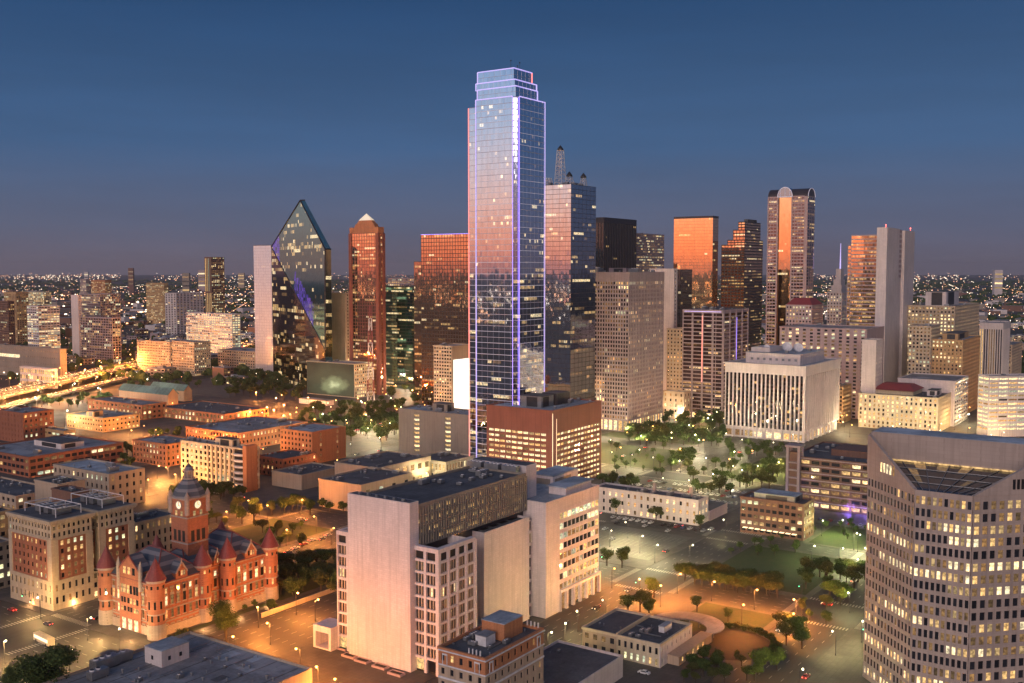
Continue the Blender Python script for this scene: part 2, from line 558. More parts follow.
    def flush(s, ws=None):
        """put the panes in: the 100 that show largest as parts, the rest as one"""
        ws = WS[ws or s.ws]
        k2 = (F / s.D) ** 2
        order = sorted(range(len(s.singles)), key=lambda i: ((s.world(s.singles[i][0], s.singles[i][1], s.singles[i][2]) - Vector((0, 0, H))).length) * (1 if s.singles[i][6] == 0 else 1.02) - s.singles[i][3] * s.singles[i][4] * 5)
        n = 0; bulk = MB()
        for i in order:
            x, y, z, w, h, cls, ang = s.singles[i]
            if n < 100 and w * h * k2 > 5:
                link('window', quadmesh(w, h, ws[cls]), s.root, (x, y, z), ang)
                n += 1
            else:
                c, sn = math.cos(ang) * w / 2, math.sin(ang) * w / 2
                bulk.quadv((x - c, y - sn, z - h / 2), (x + c, y + sn, z - h / 2), (x + c, y + sn, z + h / 2), (x - c, y - sn, z + h / 2), cls)
        if bulk.f:
            bulk.build('window', ws, s.root, kind='stuff')
        s.singles = []
    def roofing(s, wb, h=None, x0=0., y0=0., x1=None, y1=None, mat='roof_grey', par=.9, th=.4, over=.0, m=0):
        """parapet (into wall mesh) and roof sheet"""
        x1 = s.La if x1 is None else x1; y1 = s.Lb if y1 is None else y1
        h = s.h if h is None else h
        o = over
        wb.box(x0 - o, y0 - o, h - par, x1 + o, y0 + th, h, m)
        wb.box(x0 - o, y1 - th, h - par, x1 + o, y1 + o, h, m)
        wb.box(x0 - o, y0 + th, h - par, x0 + th, y1 - th, h, m)
        wb.box(x1 - th, y0 + th, h - par, x1 + o, y1 - th, h, m)
        r = MB(); r.box(x0 + th, y0 + th, h - par - .3, x1 - th, y1 - th, h - par + .02)
        r.build('roof', M[mat], s.root)
    def units(s, n, h=None, x0=0., y0=0., x1=None, y1=None, par=.9, sc=1.):
        x1 = s.La if x1 is None else x1; y1 = s.Lb if y1 is None else y1
        h = s.h if h is None else h
        for _ in range(n):
            link('air_unit', random.choice(unitmesh()), s.root, (uni(x0 + 3.5, max(x0 + 3.6, x1 - 3.5)), uni(y0 + 2.5, max(y0 + 2.6, y1 - 2.5)), h - par + .02), random.choice((0, math.pi / 2)), sc * uni(.7, 1.15))
        # pipes and ducts
        for _ in range(n):
            link('roof_vent', ventmesh(), s.root, (uni(x0 + 1, x1 - 1), uni(y0 + 1, y1 - 1), h - par + .02), uni(0, 3), sc * uni(.6, 1.2))
        d_ = MB()
        for _ in range(max(1, n // 3)):
            xx, yy = uni(x0 + 1, x1 - 1), uni(y0 + 1, y1 - 1)
            if rnd() < .5: d_.box(xx, yy, h - par + .15, min(x1 - 1, xx + uni(3, 12)), yy + .4, h - par + .5)
            else: d_.box(xx, yy, h - par + .15, xx + .4, min(y1 - 1, yy + uni(3, 12)), h - par + .5)
        d_.build('duct', M['grey_metal'], s.root)
    def house(s, x0, y0, x1, y1, z0, z1, mat, roof='roof_dark', louv=True):
        """rooftop plant room"""
        b = MB(); b.box(x0, y0, z0, x1, y1, z1)
        o = b.build('plant_room', M[mat], s.root)
        c = MB(); c.box(x0 - .15, y0 - .15, z1, x1 + .15, y1 + .15, z1 + .25)
        c.build('roof', M[roof], o)
        if louv:
            g, g2 = MB(), MB()
            g.box(x0 + (x1 - x0) * .14, y0 - .05, z0 + .5, x0 + (x1 - x0) * .61, y0 - .005, z1 - .45)
            g2.box(x0 - .05, y0 + (y1 - y0) * .19, z0 + .5, x0 - .005, y0 + (y1 - y0) * .71, z1 - .45)
            zz = z0 + .6
            while zz < z1 - .6:
                g.box(x0 + (x1 - x0) * .15, y0 - .1, zz, x0 + (x1 - x0) * .6, y0 - .04, zz + .12)
                g2.box(x0 - .1, y0 + (y1 - y0) * .2, zz, x0 - .04, y0 + (y1 - y0) * .7, zz + .12)
                zz += .3
            g.build('louvre', M['dark_metal'], o); g2.build('louvre', M['dark_metal'], o)
        return o
    def core(s, wb, h=None, x0=0., y0=0., x1=None, y1=None, z0=0., front=1, back=0, par=.9):
        x1 = s.La if x1 is None else x1; y1 = s.Lb if y1 is None else y1
        h = (s.h if h is None else h) - par
        # front faces (y0 and x0) get material 'front', back faces 'back'
        wb.hexa([(x0, y0, z0), (x1, y0, z0), (x1, y1, z0), (x0, y1, z0), (x0, y0, h), (x1, y0, h), (x1, y1, h), (x0, y1, h)], back, (0, 1, 2, 5))
        wb.quadv((x0, y0, z0), (x1, y0, z0), (x1, y0, h), (x0, y0, h), front)
        wb.quadv((x0, y1, z0), (x0, y0, z0), (x0, y0, h), (x0, y1, h), front)
    def simple(s, wall='beige', roof='roof_grey', ws='std', n=3, Rk=None, Lk=None, plant=None, **kw):
        """whole building in one go; Rk / Lk override the facade settings of one side, or None for a blank wall"""
        wb = MB()
        k = dict(bay=4., fl=3.8); k.update(kw)
        s.core(wb, front=1)
        for side, o in (('R', Rk), ('L', Lk)):
            fr, wid = s.frame(side)
            if o == 'blank':
                wb.fbox(fr, 0, wid, 0, .3, 0, s.h - .9, 0)
                continue
            kk = dict(k)
            if o: kk.update(o)
            s.facade(wb, fr, wid, 0, s.h - .9, ext=(side == 'R'), **kk)
        dd = kw.get('dep', .35) + max(0, kw.get('pd', .03)) + .08
        s.roofing(wb, mat=roof, over=dd)
        mats = [M[wall], M['void']]
        wb.build('wall', mats, s.root)
        s.flush(ws)
        if n: s.units(n)
        if plant:
            fx, fy, gx, gy, ph = plant[:5]
            s.house(s.La * fx, s.Lb * fy, s.La * gx, s.Lb * gy, s.h - .88, s.h + ph, wall if len(plant) < 6 else plant[5])
        return s
    def glass(s, ws='sky', pw=1.6, fl=3.9, mull='dmull', roof='roof_dark', n=0, h=None, **kw):
        gb, mb = MB(), MB()
        h = s.h if h is None else h
        back = MB()
        for side in ('R', 'L', 'RB', 'LB'):
            fr, wid = s.frame(side)
            if side in ('R', 'L'):
                s.curtain(gb, mb, fr, wid, 0, h, pw, fl, ext=(side == 'R'), **kw)
            else:
                s.curtain(gb, None, fr, wid, 0, h, wid / 2, h / 3, lit=0, jit=0)
        gb.build('glass_facade', WS[ws], s.root)
        mb.build('mullion', M[mull], s.root)
        r = MB(); r.box(0.05, .05, h - .5, s.La - .05, s.Lb - .05, h - .05)
        for (x0, y0, x1, y1) in ((0, 0, s.La, .3), (0, s.Lb - .3, s.La, s.Lb), (0, .3, .3, s.Lb - .3), (s.La - .3, .3, s.La, s.Lb - .3)):
            r.box(x0 - .04, y0 - .04, h, x1 + .04, y1 + .04, h + .7)
        r.build('roof', M[roof], s.root)
        if n: s.units(n, h=h + .9)
        return s

# ================================================================== TOWERS
AX = Vector((math.sin(math.radians(34.4)), math.cos(math.radians(34.4)), 0))
BX = Vector((-AX.y, AX.x, 0))
RZ = math.pi / 2 - math.radians(34.4)

# --- the tallest tower: blue mirror glass with stepped crown and tube lights on every edge
def tallest():
    t = B('glass_skyscraper', 'tallest blue glass skyscraper with glowing violet edge lines and stepped crown', 'skyscraper', 516.5, 96, 466, 544.5, D=691)
    La, Lb, h = t.La, t.Lb, t.h
    n = 3.2          # depth of the corner notch
    wl = Lb * .20    # far left wing set back a little
    gb, mb, led = MB(), MB(), MB()
    def litfn(i, j, nf, nb, cls):
        z = i / nf
        if z > .55: return cls if rnd() < .25 else 0
        return cls
    k = dict(lit=.20, jit=.0020, band=.34, vert=3, mw=.12, row=.9, fn=litfn, vdep=.05)
    # footprint polygon (counter clockwise from the notch)
    w2 = 3.5
    pts = [(n, n), (n, 0), (La, 0), (La, Lb), (w2, Lb), (w2, Lb - wl), (0, Lb - wl), (0, n)]
    top = [h, h, h, h, h - 3, h - 3, h, h]
    for i in range(len(pts)):
        (x0, y0), (x1, y1) = pts[i], pts[(i + 1) % len(pts)]
        wid = math.hypot(x1 - x0, y1 - y0)
        ux, uy = (x1 - x0) / wid, (y1 - y0) / wid
        # outward normal is to the right of travel
        fr = (x0, y0, ux, uy, uy, -ux)
        vis = i in (0, 1, 4, 5, 6, 7)
        if i == 0: fr = (n, n, 0, -1, -1, 0); wid = n
        t.curtain(gb, mb if vis else None, fr, wid, 0, h if i not in (3, 4) else h - 4, 1.55 if vis else 8, 3.9, **(k if vis else dict(lit=0, jit=0)))
    # the notch faces
    fr = (0, n, 1, 0, 0, -1)
    t.curtain(gb, mb, fr, n, 0, h, 1.55, 3.9, **k)
    sl_ = MB(); sl_.prism([(n, n), (n, 0), (La, 0), (La, Lb - wl), (0, Lb - wl), (0, n)], h - .4, h - .1); sl_.box(w2 + .1, Lb - wl, h - 4.4, La - .1, Lb - .1, h - 4.1); sl_.quadv((La, Lb - wl, h - 4.4), (w2, Lb - wl, h - 4.4), (w2, Lb - wl, h - .1), (La, Lb - wl, h - .1))
    # crown tiers
    def tier(x0, y0, x1, y1, z0, z1, dark=False):
        for side in ('R', 'L', 'RB', 'LB'):
            fr, wid = t.frame(side, x0, y0, x1, y1)
            t.curtain(gb, mb, fr, wid, z0, z1, 1.55, 3.9, lit=.0, jit=.003, band=.2, vert=3, fn=None)
        sl_.box(x0 + .05, y0 + .05, z1 - .3, x1 - .05, y1 - .05, z1 - .05)
    z1 = t.zpix(79, 4, 4); z2 = t.zpix(67.5, 6, 6); z15 = t.zpix(86, 3, 3)
    tier(2.2, 2.2, La * .83, Lb * .80, h, z15)
    tier(4.5, 4.5, La * .90, Lb * .87, z15 - .2, z1)
    tier(7.0, 7.0, La * .84, Lb * .88, z1 - .2, z2)
    gb.build('glass_facade', WS['sky'], t.root)
    mb.build('mullion', M['mull'], t.root)
    sl_.build('roof', M['roof_dark'], t.root)
    # edge tubes
    def tube(name, pts, r=.30, mat='led_violet'):
        b = MB()
        for a, c in zip(pts[:-1], pts[1:]): b.tube(a, c, r, 5)
        b.build(name, M[mat], t.root)
    o = .35
    tube('edge_light', [(n - o, -o, 0), (n - o, -o, h)], .30)
    tube('edge_light', [(-o, n - o, 0), (-o, n - o, h)], .26)
    tube('edge_light', [(La + o, -o, 0), (La + o, -o, h)], .22, 'led_white')
    tube('edge_light', [(-o, Lb - wl, 0), (-o, Lb - wl, h)], .25, 'led_white')
    tube('edge_light', [(w2 - o, Lb + o, 0), (w2 - o, Lb + o, h - 4)], .28, 'led_red')
    tube('edge_light', [(n, -o, h + .2), (La + o, -o, h + .2)], .34, 'led_white')
    tube('edge_light', [(-o, n, h + .2), (-o, Lb - wl, h + .2)], .34, 'led_white')
    for (a, b_, c, d_, zz, z0) in ((2.2, 2.2, La * .83, Lb * .80, z15, h), (4.5, 4.5, La * .90, Lb * .87, z1, z15), (7., 7., La * .84, Lb * .88, z2, z1)):
        tube('edge_light', [(a - .3, d_, zz), (a - .3, b_ - .3, zz), (c, b_ - .3, zz)], .34, 'led_white')
        tube('edge_light', [(c + .2, b_ - .3, z0), (c + .2, b_ - .3, zz)], .3, 'led_red' if zz == z2 else 'led_white')
        tube('edge_light', [(a - .3, d_ + .2, z0), (a - .3, d_ + .2, zz)], .3, 'led_white')
    # thin glowing floor lines, every third floor
    fl = h / round(h / 3.9)
    b = MB()
    for i in range(1, int(h / fl)):
        z = i * fl
        if i % 2 == 0:
            b.fbox((0, Lb - wl, 0, -1, -1, 0), 0, Lb - wl - n, .11, .16, z - .13, z + .13)
            b.fbox((n, 0, 1, 0, 0, -1), 0, La - n, .11, .16, z - .13, z + .13)
            b.fbox((w2, Lb, 0, -1, -1, 0), 0, wl, .11, .16, z - .13, z + .13)
    b.build('floor_line_light', M['led_dim'], t.root)
    for (x, y) in ((8, 10), (La * .5, 9), (La * .75, Lb * .4)):
        m = MB(); m.tube((x, y, z2), (x, y, z2 + 5), .12); m.box(x - .35, y - .35, z2 + 5, x + .35, y + .35, z2 + 5.6)
        m.build('aerial', M['dark_metal'], t.root)
tallest()

def mast(t, x, y, z0, z1, r0, crossing=8, head=True):
    """lattice mast"""
    b = MB()
    P = lambda k, z: (x + (r0 * (1 - .45 * (z - z0) / (z1 - z0))) * (1 if k in (0, 3) else -1), y + (r0 * (1 - .45 * (z - z0) / (z1 - z0))) * (1 if k in (0, 1) else -1), z)
    for k in range(4):
        b.tube(P(k, z0), P(k, z1), .28, 4)
    for i in range(crossing):
        za = z0 + (z1 - z0) * i / crossing; zb = z0 + (z1 - z0) * (i + 1) / crossing
        for k in range(4):
            q = (k + 1) % 4
            b.tube(P(k, za), P(q, zb), .16, 4)
            b.tube(P(k, zb), P(q, zb), .18, 4)
    o = b.build('lattice_mast', M['white_paint'], t.root)
    if head:
        c = MB(); c.cone(x, y, z1, z1 + 1.2, 2.6, 2.6, 8); c.cone(x, y, z1 + 1.2, z1 + 4.2, 2.6, .2, 8)
        c.build('mast_head', M['dark_metal'], o)
    return o

# --- glass tower with rooftop masts
t = B('masted_skyscraper', 'dark glass skyscraper with lattice masts on its roof behind the tallest tower', 'skyscraper', 571, 184, 540, 596, D=850)
def renfn(i, j, nf, nb, cls):
    return cls
gb, mb = MB(), MB()
fr, wid = t.frame('L'); t.curtain(gb, mb, fr, wid, 0, t.h, 1.6, 3.9, lit=.10, jit=.002, band=.3, vert=4, row=.9)
gb.build('glass_facade', WS['sky'], t.root)
gb = MB()
fr, wid = t.frame('R'); t.curtain(gb, mb, fr, wid, 0, t.h, 1.6, 3.9, lit=.12, jit=.003, band=.3, vert=4, row=.9, ext=True)
for s_ in ('RB', 'LB'):
    fr, wid = t.frame(s_); t.curtain(gb, None, fr, wid, 0, t.h, wid / 2, 40, lit=0)
gb.build('glass_facade', WS['slate'], t.root)  # the right face's darker reflection is put into a darker mirror tint
mb.build('mullion', M['dmull'], t.root)
r = MB(); r.box(.1, .1, t.h - .4, t.La - .1, t.Lb - .1, t.h); r.build('roof', M['roof_dark'], t.root)
mast(t, t.La * .45, t.Lb * .72, t.h, t.zpix(150, 10, 30), 3.6, 9)
mast(t, t.La * .30, t.Lb * .30, t.h, t.zpix(176, 5, 10), 3.0, 3)
mast(t, t.La * .80, t.Lb * .25, t.h, t.zpix(177, 20, 10), 2.4, 3)
mast(t, t.La * .25, t.Lb * .92, t.h, t.zpix(178, 20, 10), 2.6, 3, False)
t.units(7, h=t.h + .9, sc=1.6)

# --- dark ribbed slab tower
t = B('ribbed_tower', 'black ribbed office tower right of the masted skyscraper', 'office tower', 604, 218, 590, 636, D=1370)
gb, mb = MB(), MB()
for s_ in ('R', 'L'):
    fr, wid = t.frame(s_); t.curtain(gb, None, fr, wid, 0, t.h, 1.8, 4, lit=.03, jit=.003)
    nb = round(wid / 4.5)
    for j in range(nb + 1): mb.fbox(fr, j * wid / nb - .35, j * wid / nb + .35, 0, .8, 0, t.h)
    mb.fbox(fr, 0, wid, .0, .9 if s_ == 'R' else .85, t.h - 6, t.h + 1)
for s_ in ('RB', 'LB'):
    fr, wid = t.frame(s_); t.curtain(gb, None, fr, wid, 0, t.h, wid / 2, 40, lit=0)
gb.build('glass_facade', WS['ink'], t.root); mb.build('mullion', M['black_panel'], t.root)
r = MB(); r.box(.1, .1, t.h - .4, t.La - .1, t.Lb - .1, t.h); r.build('roof', M['roof_dark'], t.root)
# --- light tower behind
t = B('office_tower', 'small pale gridded office tower between black tower and gold mirror tower', 'office tower', 636.5, 233, 633, 664, D=1480, La=None)
t.simple('mauve_conc', bay=3, fl=3.9, wf=.6, hf=.5, lit=.5, n=2, dep=.3)
# --- big gridded tower
t = B('gridded_tower', 'large pale office tower covered by a square window grid, right of the tallest tower', 'office tower', 629, 272, 590, 663.5, D=905)
wb = MB(); t.core(wb)
for s_ in ('R', 'L'):
    fr, wid = t.frame(s_)
    t.facade(wb, fr, wid, 11, t.h - .9, bay=2.6 if s_ == 'L' else 2.9, fl=3.75, wf=.62, hf=.62, dep=.5, pd=.12, lit=.2, row=1., top=7, ext=(s_ == 'R'))
    nb = 9
    t.facade(wb, fr, wid, 0, 11, bay=5.2, fl=11, wf=.7, hf=.8, dep=.5, pd=.12, lit=.95, row=0, pal=(2, 3), ext=(s_ == 'R'))
t.roofing(wb, mat='roof_grey', over=.7)
wb.build('wall', [M['mauve_conc'], M['void']], t.root); t.flush()
t.units(5, sc=2); t.house(t.La * .3, t.Lb * .35, t.La * .7, t.Lb * .8, t.h - .9, t.h + 3.5, 'mauve_conc')
# --- blank slab next to it
t = B('blank_tower', 'plain pale lilac tower with blank windowless wall beside the gridded tower', 'tower', 674, 268.5, 650, 677, D=1060)
t.simple('white_stone', bay=5, fl=3.8, wf=.3, lit=.05, n=1, Lk='blank')
t = B('office_tower', 'dark navy glass tower between the blank lilac tower and gold mirror tower', 'office tower', 681, 270, 672, 692, D=1120)
t.glass('ink', lit=.05, mull='black_panel')
# --- gold mirror tower
t = B('gold_mirror_tower', 'gold mirror glass tower reflecting the sunset, flat topped', 'office tower', 713, 217.5, 674, 718.5, D=1310)
gb, mb = MB(), MB()
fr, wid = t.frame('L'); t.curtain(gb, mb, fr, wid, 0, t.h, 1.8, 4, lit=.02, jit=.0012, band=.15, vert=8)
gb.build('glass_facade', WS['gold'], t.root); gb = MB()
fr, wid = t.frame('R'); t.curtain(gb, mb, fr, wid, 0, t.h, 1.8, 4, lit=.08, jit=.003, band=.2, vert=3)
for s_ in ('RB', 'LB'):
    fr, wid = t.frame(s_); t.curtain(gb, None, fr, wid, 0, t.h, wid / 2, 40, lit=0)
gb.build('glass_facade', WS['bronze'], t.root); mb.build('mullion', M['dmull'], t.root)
r = MB(); r.box(-.2, -.2, t.h - .4, t.La + .2, t.Lb + .2, t.h + 2.2); r.build('roof', M['dark_panel'], t.root)
# --- stepped granite tower
t = B('stepped_tower', 'brown stone and glass tower with stepped shoulders, left of the arched crown tower', 'office tower', 745, 222, 722, 763, D=1290)
def stepped():
    gb, mb, wb = MB(), MB(), MB()
    La, Lb, h = t.La, t.Lb, t.h
    steps = [(0, Lb * 1.0, 245), (0, Lb * .74, 240), (0, Lb * .50, 230), (0, Lb * .28, 222)]
    zl = 0
    for k, (y0, y1, yp) in enumerate(steps):
        z = t.zpix(yp)
        x1 = La if k < 2 else La * .85
        for s_ in ('R', 'L', 'RB', 'LB'):
            fr, wid = t.frame(s_, 0, 0, x1, y1)
            if s_ in 'RL':
                t.curtain(gb, mb, fr, wid, zl, z, 2.2, 3.9, lit=.18, jit=.002, band=1.3, vert=2, mw=.7, row=1., vdep=.2)
                if s_ == 'R': mb.fbox(fr, -.3, .8, 0, .35, zl, z)
            else:
                t.curtain(gb, None, fr, wid, zl, z, wid / 2, 40, lit=0)
        wb.box(.1, .1, z - .4, x1 - .1, y1 - .1, z + .5)
        zl = z
    wb.box(La * .2, Lb * .04, h, La * .7, Lb * .2, h + 4)
    gb.build('glass_facade', WS['bronze'], t.root); mb.build('mullion', M['dmull'], t.root); wb.build('roof', M['roof_dark'], t.root)
stepped()
# --- arched crown tower
t = B('arched_crown_tower', 'tall tower with curved barrel top, glowing half round arch and sunset mirror strip', 'skyscraper', 808, 196, 768, 815, D=1213)
def comerica():
    gb, gl, mb, wb = MB(), MB(), MB(), MB()
    La, Lb, h = t.La, t.Lb, t.h
    zb = t.zpix(221)
    fr, wid = t.frame('L')
    ux, uy, nx, ny = fr[2:]
    def sub(u0, u1, out=0.): return (fr[0] + ux * u0 + nx * out, fr[1] + uy * u0 + ny * out, ux, uy, nx, ny), u1 - u0
    c0, c1 = wid * .27, wid * .60
    f, w = sub(0, c0); t.curtain(gb, mb, f, w, 0, h, 2.0, 3.9, lit=.30, jit=.004, band=1.5, vert=2, mw=.5, row=.8, vdep=.15)
    f, w = sub(c1, wid * .92); t.curtain(gb, mb, f, w, 0, h, 2.0, 3.9, lit=.30, jit=.004, band=1.5, vert=2, mw=.5, row=.8, vdep=.15)
    f, w = sub(wid * .92, wid); mb.fbox(f, 0, w, 0, .6, 0, h)
    f, w = sub(c0, c1, -1.5); t.curtain(gl, None, f, w, 0, h, 2.0, 3.9, lit=.05, jit=.0015, row=1.)
    for u in (0, c0 - 1.4, c1): f, w = sub(u, u + 1.4); mb.fbox(f, 0, w, -.5, .7, 0, h)
    fr2, wid2 = t.frame('R'); t.curtain(gb, mb, fr2, wid2, 0, h, 2.4, 3.9, lit=.22, jit=.004, band=.7, vert=3, mw=.8, row=1.)
    for s_ in ('RB', 'LB'):
        f, w = t.frame(s_); t.curtain(gb, None, f, w, 0, h, w / 2, 40, lit=0)
    # barrel roofs: long axis along y, arch across x; and the glazed arch bay in front
    n = 14
    ra = La / 2
    zt = t.zpix(187.5) - h
    pts = [(ra - ra * math.cos(math.pi * k / n), h + zt * math.sin(math.pi * k / n)) for k in range(n + 1)]
    for k in range(n):
        (x0, z0), (x1, z1) = pts[k], pts[k + 1]
        wb.quadv((x0, 0, z0), (x1, 0, z1), (x1, Lb, z1), (x0, Lb, z0))
    wb.poly([(x, 0, z) for x, z in pts]); wb.poly([(x, Lb, z) for x, z in reversed(pts)])
    gb.build('glass_facade', WS['dim'], t.root); gl.build('mirror_strip', WS['gold'], t.root)
    mb.build('stone_frame', M['pink_conc'], t.root); wb.build('barrel_roof', M['dark_panel'], t.root)
    # arch over the mirror strip
    ar, ab = MB(), MB()
    yc = Lb - (c0 + c1) / 2; rr = (c1 - c0) / 2 + 1
    prev = None
    P = []
    for k in range(n + 1):
        a = math.pi * k / n
        p = (-1.0, yc - rr * math.cos(a), h + (zt + 1.5) * math.sin(a))
        P.append(p)
        if prev: ar.tube(prev, p, .45, 5)
        prev = p
    ar.tube(P[0], P[-1], .5, 5)
    for k in range(4, n - 3, 3): ar.tube((-1.0, yc - rr * math.cos(math.pi * k / n), h), P[k], .2, 4)
    ab.poly([(-.6, p[1], p[2]) for p in P]); 
    for a, b_ in zip(P[:-1], P[1:]): ab.quadv((-.6, a[1], a[2]), (-.6, b_[1], b_[2]), (ra, b_[1], b_[2]), (ra, a[1], a[2]))
    o = ab.build('arch_gable', WS['slate'][0], t.root)
    ar.build('arch_light', M['led_dim'], o)
    a2 = MB(); prev = None
    for k in range(n + 1):
        p = (pts[k][0], -.4, pts[k][1])
        if prev: a2.tube(prev, p, .4, 5)
        prev = p
    a2.build('arch_light', M['led_dim'], t.root)
comerica()
# --- dark tower with coloured light strips
t = B('dark_glass_tower', 'dark purple glass office block with pale floor bands behind the white pinstriped building', 'office tower', 723.5, 310, 683, 748, D=985)
gb, mb = MB(), MB()
for s_ in ('R', 'L'):
    fr, wid = t.frame(s_)
    t.curtain(gb, mb, fr, wid, 5, t.h - 3, 2.4, 3.8, lit=.20, jit=.005, band=1.1, vert=14, mw=.6, row=1., ext=(s_ == 'R'))
    mb.fbox(fr, 0, wid, 0, .4, t.h - 3, t.h)
    nb = 4
    for j in range(nb + 1): mb.fbox(fr, max(0, j * wid / nb - .9), min(wid, j * wid / nb + .9), 0, .9, 0, t.h + .01)
    lb = MB(); lb.fbox(fr, 1, wid - 1, -.2, .15, .3, 4.6); lb.build('lit_lobby', M['lit_awning'], t.root)
for s_ in ('RB', 'LB'):
    fr, wid = t.frame(s_); t.curtain(gb, None, fr, wid, 0, t.h, wid / 2, 40, lit=0)
gb.build('glass_facade', WS['dim'], t.root); mb.build('mullion', M['mauve_conc'], t.root)
r = MB(); r.box(.1, .1, t.h - 3, t.La - .1, t.Lb - .1, t.h - .2); r.build('roof', M['roof_dark'], t.root); t.units(4, sc=1.6)
fr, wid = t.frame('L')
b = MB(); b.fbox(fr, 2, wid - 2, .95, 1.05, t.h - 2.2, t.h - 1.6); b.build('cornice_light', M['led_white'], t.root)
b = MB(); b.fbox(fr, wid * .5 - .3, wid * .5 + .3, .95, 1.2, 35, t.h - 6); b.build('strip_light', M['led_red'], t.root)
fr, wid = t.frame('R')
b = MB(); b.fbox(fr, wid * .5 - .35, wid * .5 + .35, .95, 1.2, 30, t.h - 8); b.build('strip_light', M['led_violet'], t.root)
# --- beige building between
t = B('apartment_building', 'narrow beige stone block between gridded tower and dark purple glass block', 'building', 690, 329, 667, 700, D=1040)
t.simple('beige', bay=3.6, fl=3.8, wf=.4, hf=.45, lit=.35, n=2)
t = B('low_block', 'small tan block at the foot of the narrow beige building', 'building', 684, 392, 663, 690, D=985)
t.simple('tan', bay=6, fl=5, wf=.3, lit=.2, n=1, roof='roof_grey')
# --- white pinstripe building
t = B('pinstriped_building', 'broad white office block with tall vertical fins and rooftop satellite dishes', 'office building', 804.5, 366, 726, 838, D=850)
def pin():
    wb, gb = MB(), MB()
    La, Lb, h = t.La, t.Lb, t.h
    t.core(wb, front=1)
    for s_ in ('R', 'L'):
        fr, wid = t.frame(s_)
        nb = 19 if s_ == 'L' else 17
        e = 1.9 if s_ == 'R' else 0
        wb.fbox(fr, -e, wid + e, 0, 1.9, h - 8.5, h - .9)
        wb.fbox(fr, -e, wid + e, 0, 1.0, 8.2, 9.6)
        for j in range(nb + 1):
            c = wid * j / nb
            wb.fbox(fr, (c - .55) if j else (-1.7 if s_ == 'R' else 0), (c + .55) if j < nb else (wid + (1.7 if s_ == 'R' else 0)), 0, 1.7, 9.6 if j % 2 else 0, h - 8.5)
        # spandrels
        nf = 14; f = (h - 18) / nf
        for i in range(nf):
            z = 9.6 + i * f
            wb.fbox(fr, 0, wid, 0, .25, z, z + f * .3, 1)
            pr = .18 * uni(0, 2)
            for j in range(nb):
                t.addwin(fr, (j + .5) * wid / nb, z + f * .67, wid / nb - 1.1, f * .62, random.choice((2, 1, 2)) if rnd() < pr * .6 else 0)
        # lit ground floor
        t.facade(wb, fr, wid, 0, 8.2, bay=9, fl=8.2, wf=.8, hf=.6, dep=.2, lit=.9, row=0, pal=(3, 2))
    t.roofing(wb, mat='roof_blue', over=1.95, par=1.)
    wb.build('wall', [M['white_stone'], M['void']], t.root)
    t.flush()
    o = t.house(La * .15, Lb * .12, La * .85, Lb * .82, h - 1, h + 8, 'white_stone', 'roof_blue', False)
    for k in range(8):
        b = MB(); y = Lb * (.16 + k * .08); b.box(La * .15 - .12, y, h + 2, La * .15 - .02, y + 2.2, h + 4); b.build('vent', M['grey_metal'], o)
    b = MB(); b.box(La * .25, Lb * .55, h + 8.3, La * .6, Lb * .8, h + 12); b.build('plant_room', M['white_stone'], t.root)
    for (fx, fy, rr) in ((.45, .28, 4.2), (.5, .45, 4.6), (.3, .62, 2.8)):
        d_ = MB(); cx, cy, cz = La * fx, Lb * fy, h + 12
        n = 16; prev = None
        rings = [(0, 1.2), (.5, .9), (.85, .4), (1, 0)]
        ax = Vector((-.7, -.5, .5)).normalized(); u = ax.orthogonal().normalized(); w = ax.cross(u)
        R = [[Vector((cx, cy, cz)) - ax * dd * rr * .35 + (u * math.cos(2 * math.pi * k / n) + w * math.sin(2 * math.pi * k / n)) * rr * q for k in range(n)] for q, dd in rings]
        for a, b_ in zip(R[:-1], R[1:]):
            for k in range(n):
                j = (k + 1) % n
                d_.quadv(a[k], a[j], b_[j], b_[k])
        d_.tube((cx, cy, h + 8.2), (cx, cy, cz), .3)
        d_.build('satellite_dish', M['white_paint'], t.root)
    t.units(5, h=h + 9.2, x0=La * .2, y0=Lb * .15, x1=La * .8, y1=Lb * .5)
pin()
# --- right group
t = B('hotel_building', 'red roofed pinkish hotel block between arched crown tower and spire tower', 'hotel', 812, 305, 786, 823, D=1100)
t.simple('pink_conc', bay=3.6, fl=3.7, wf=.45, hf=.5, lit=.3, n=0, roof='roof_red')
b = MB(); La, Lb, h = t.La, t.Lb, t.h
b.hexa([(0, 0, h), (La, 0, h), (La, Lb, h), (0, Lb, h), (La * .25, Lb * .2, h + 7), (La * .75, Lb * .2, h + 7), (La * .75, Lb * .8, h + 7), (La * .25, Lb * .8, h + 7)]); b.build('hipped_roof', M['roof_red'], t.root)
t = B('hotel_building', 'white hotel tower with stepped stone top under a bright white neon spire', 'hotel', 842, 292, 827.5, 849, D=1250)
t.simple('white_stone', bay=3.4, fl=3.7, wf=.4, hf=.5, lit=.25, n=0)
La, Lb, h = t.La, t.Lb, t.h
b = MB(); b.box(La * .1, Lb * .1, h - 1, La * .9, Lb * .8, h + 8); b.box(La * .2, Lb * .2, h + 8, La * .8, Lb * .7, h + 15); b.box(La * .3, Lb * .25, h + 15, La * .7, Lb * .6, h + 28); b.build('setback_top', M['white_stone'], t.root)
b = MB(); b.cone(La * .5, Lb * .4, h + 28, t.zpix(243), .9, .3, 8); b.build('lit_spire', M['led_white'], t.root)
t = B('twin_slab_tower', 'tall tower of orange lit glass beside a blank pale concrete shaft', 'skyscraper', 879.5, 236, 846, 907, D=1040)
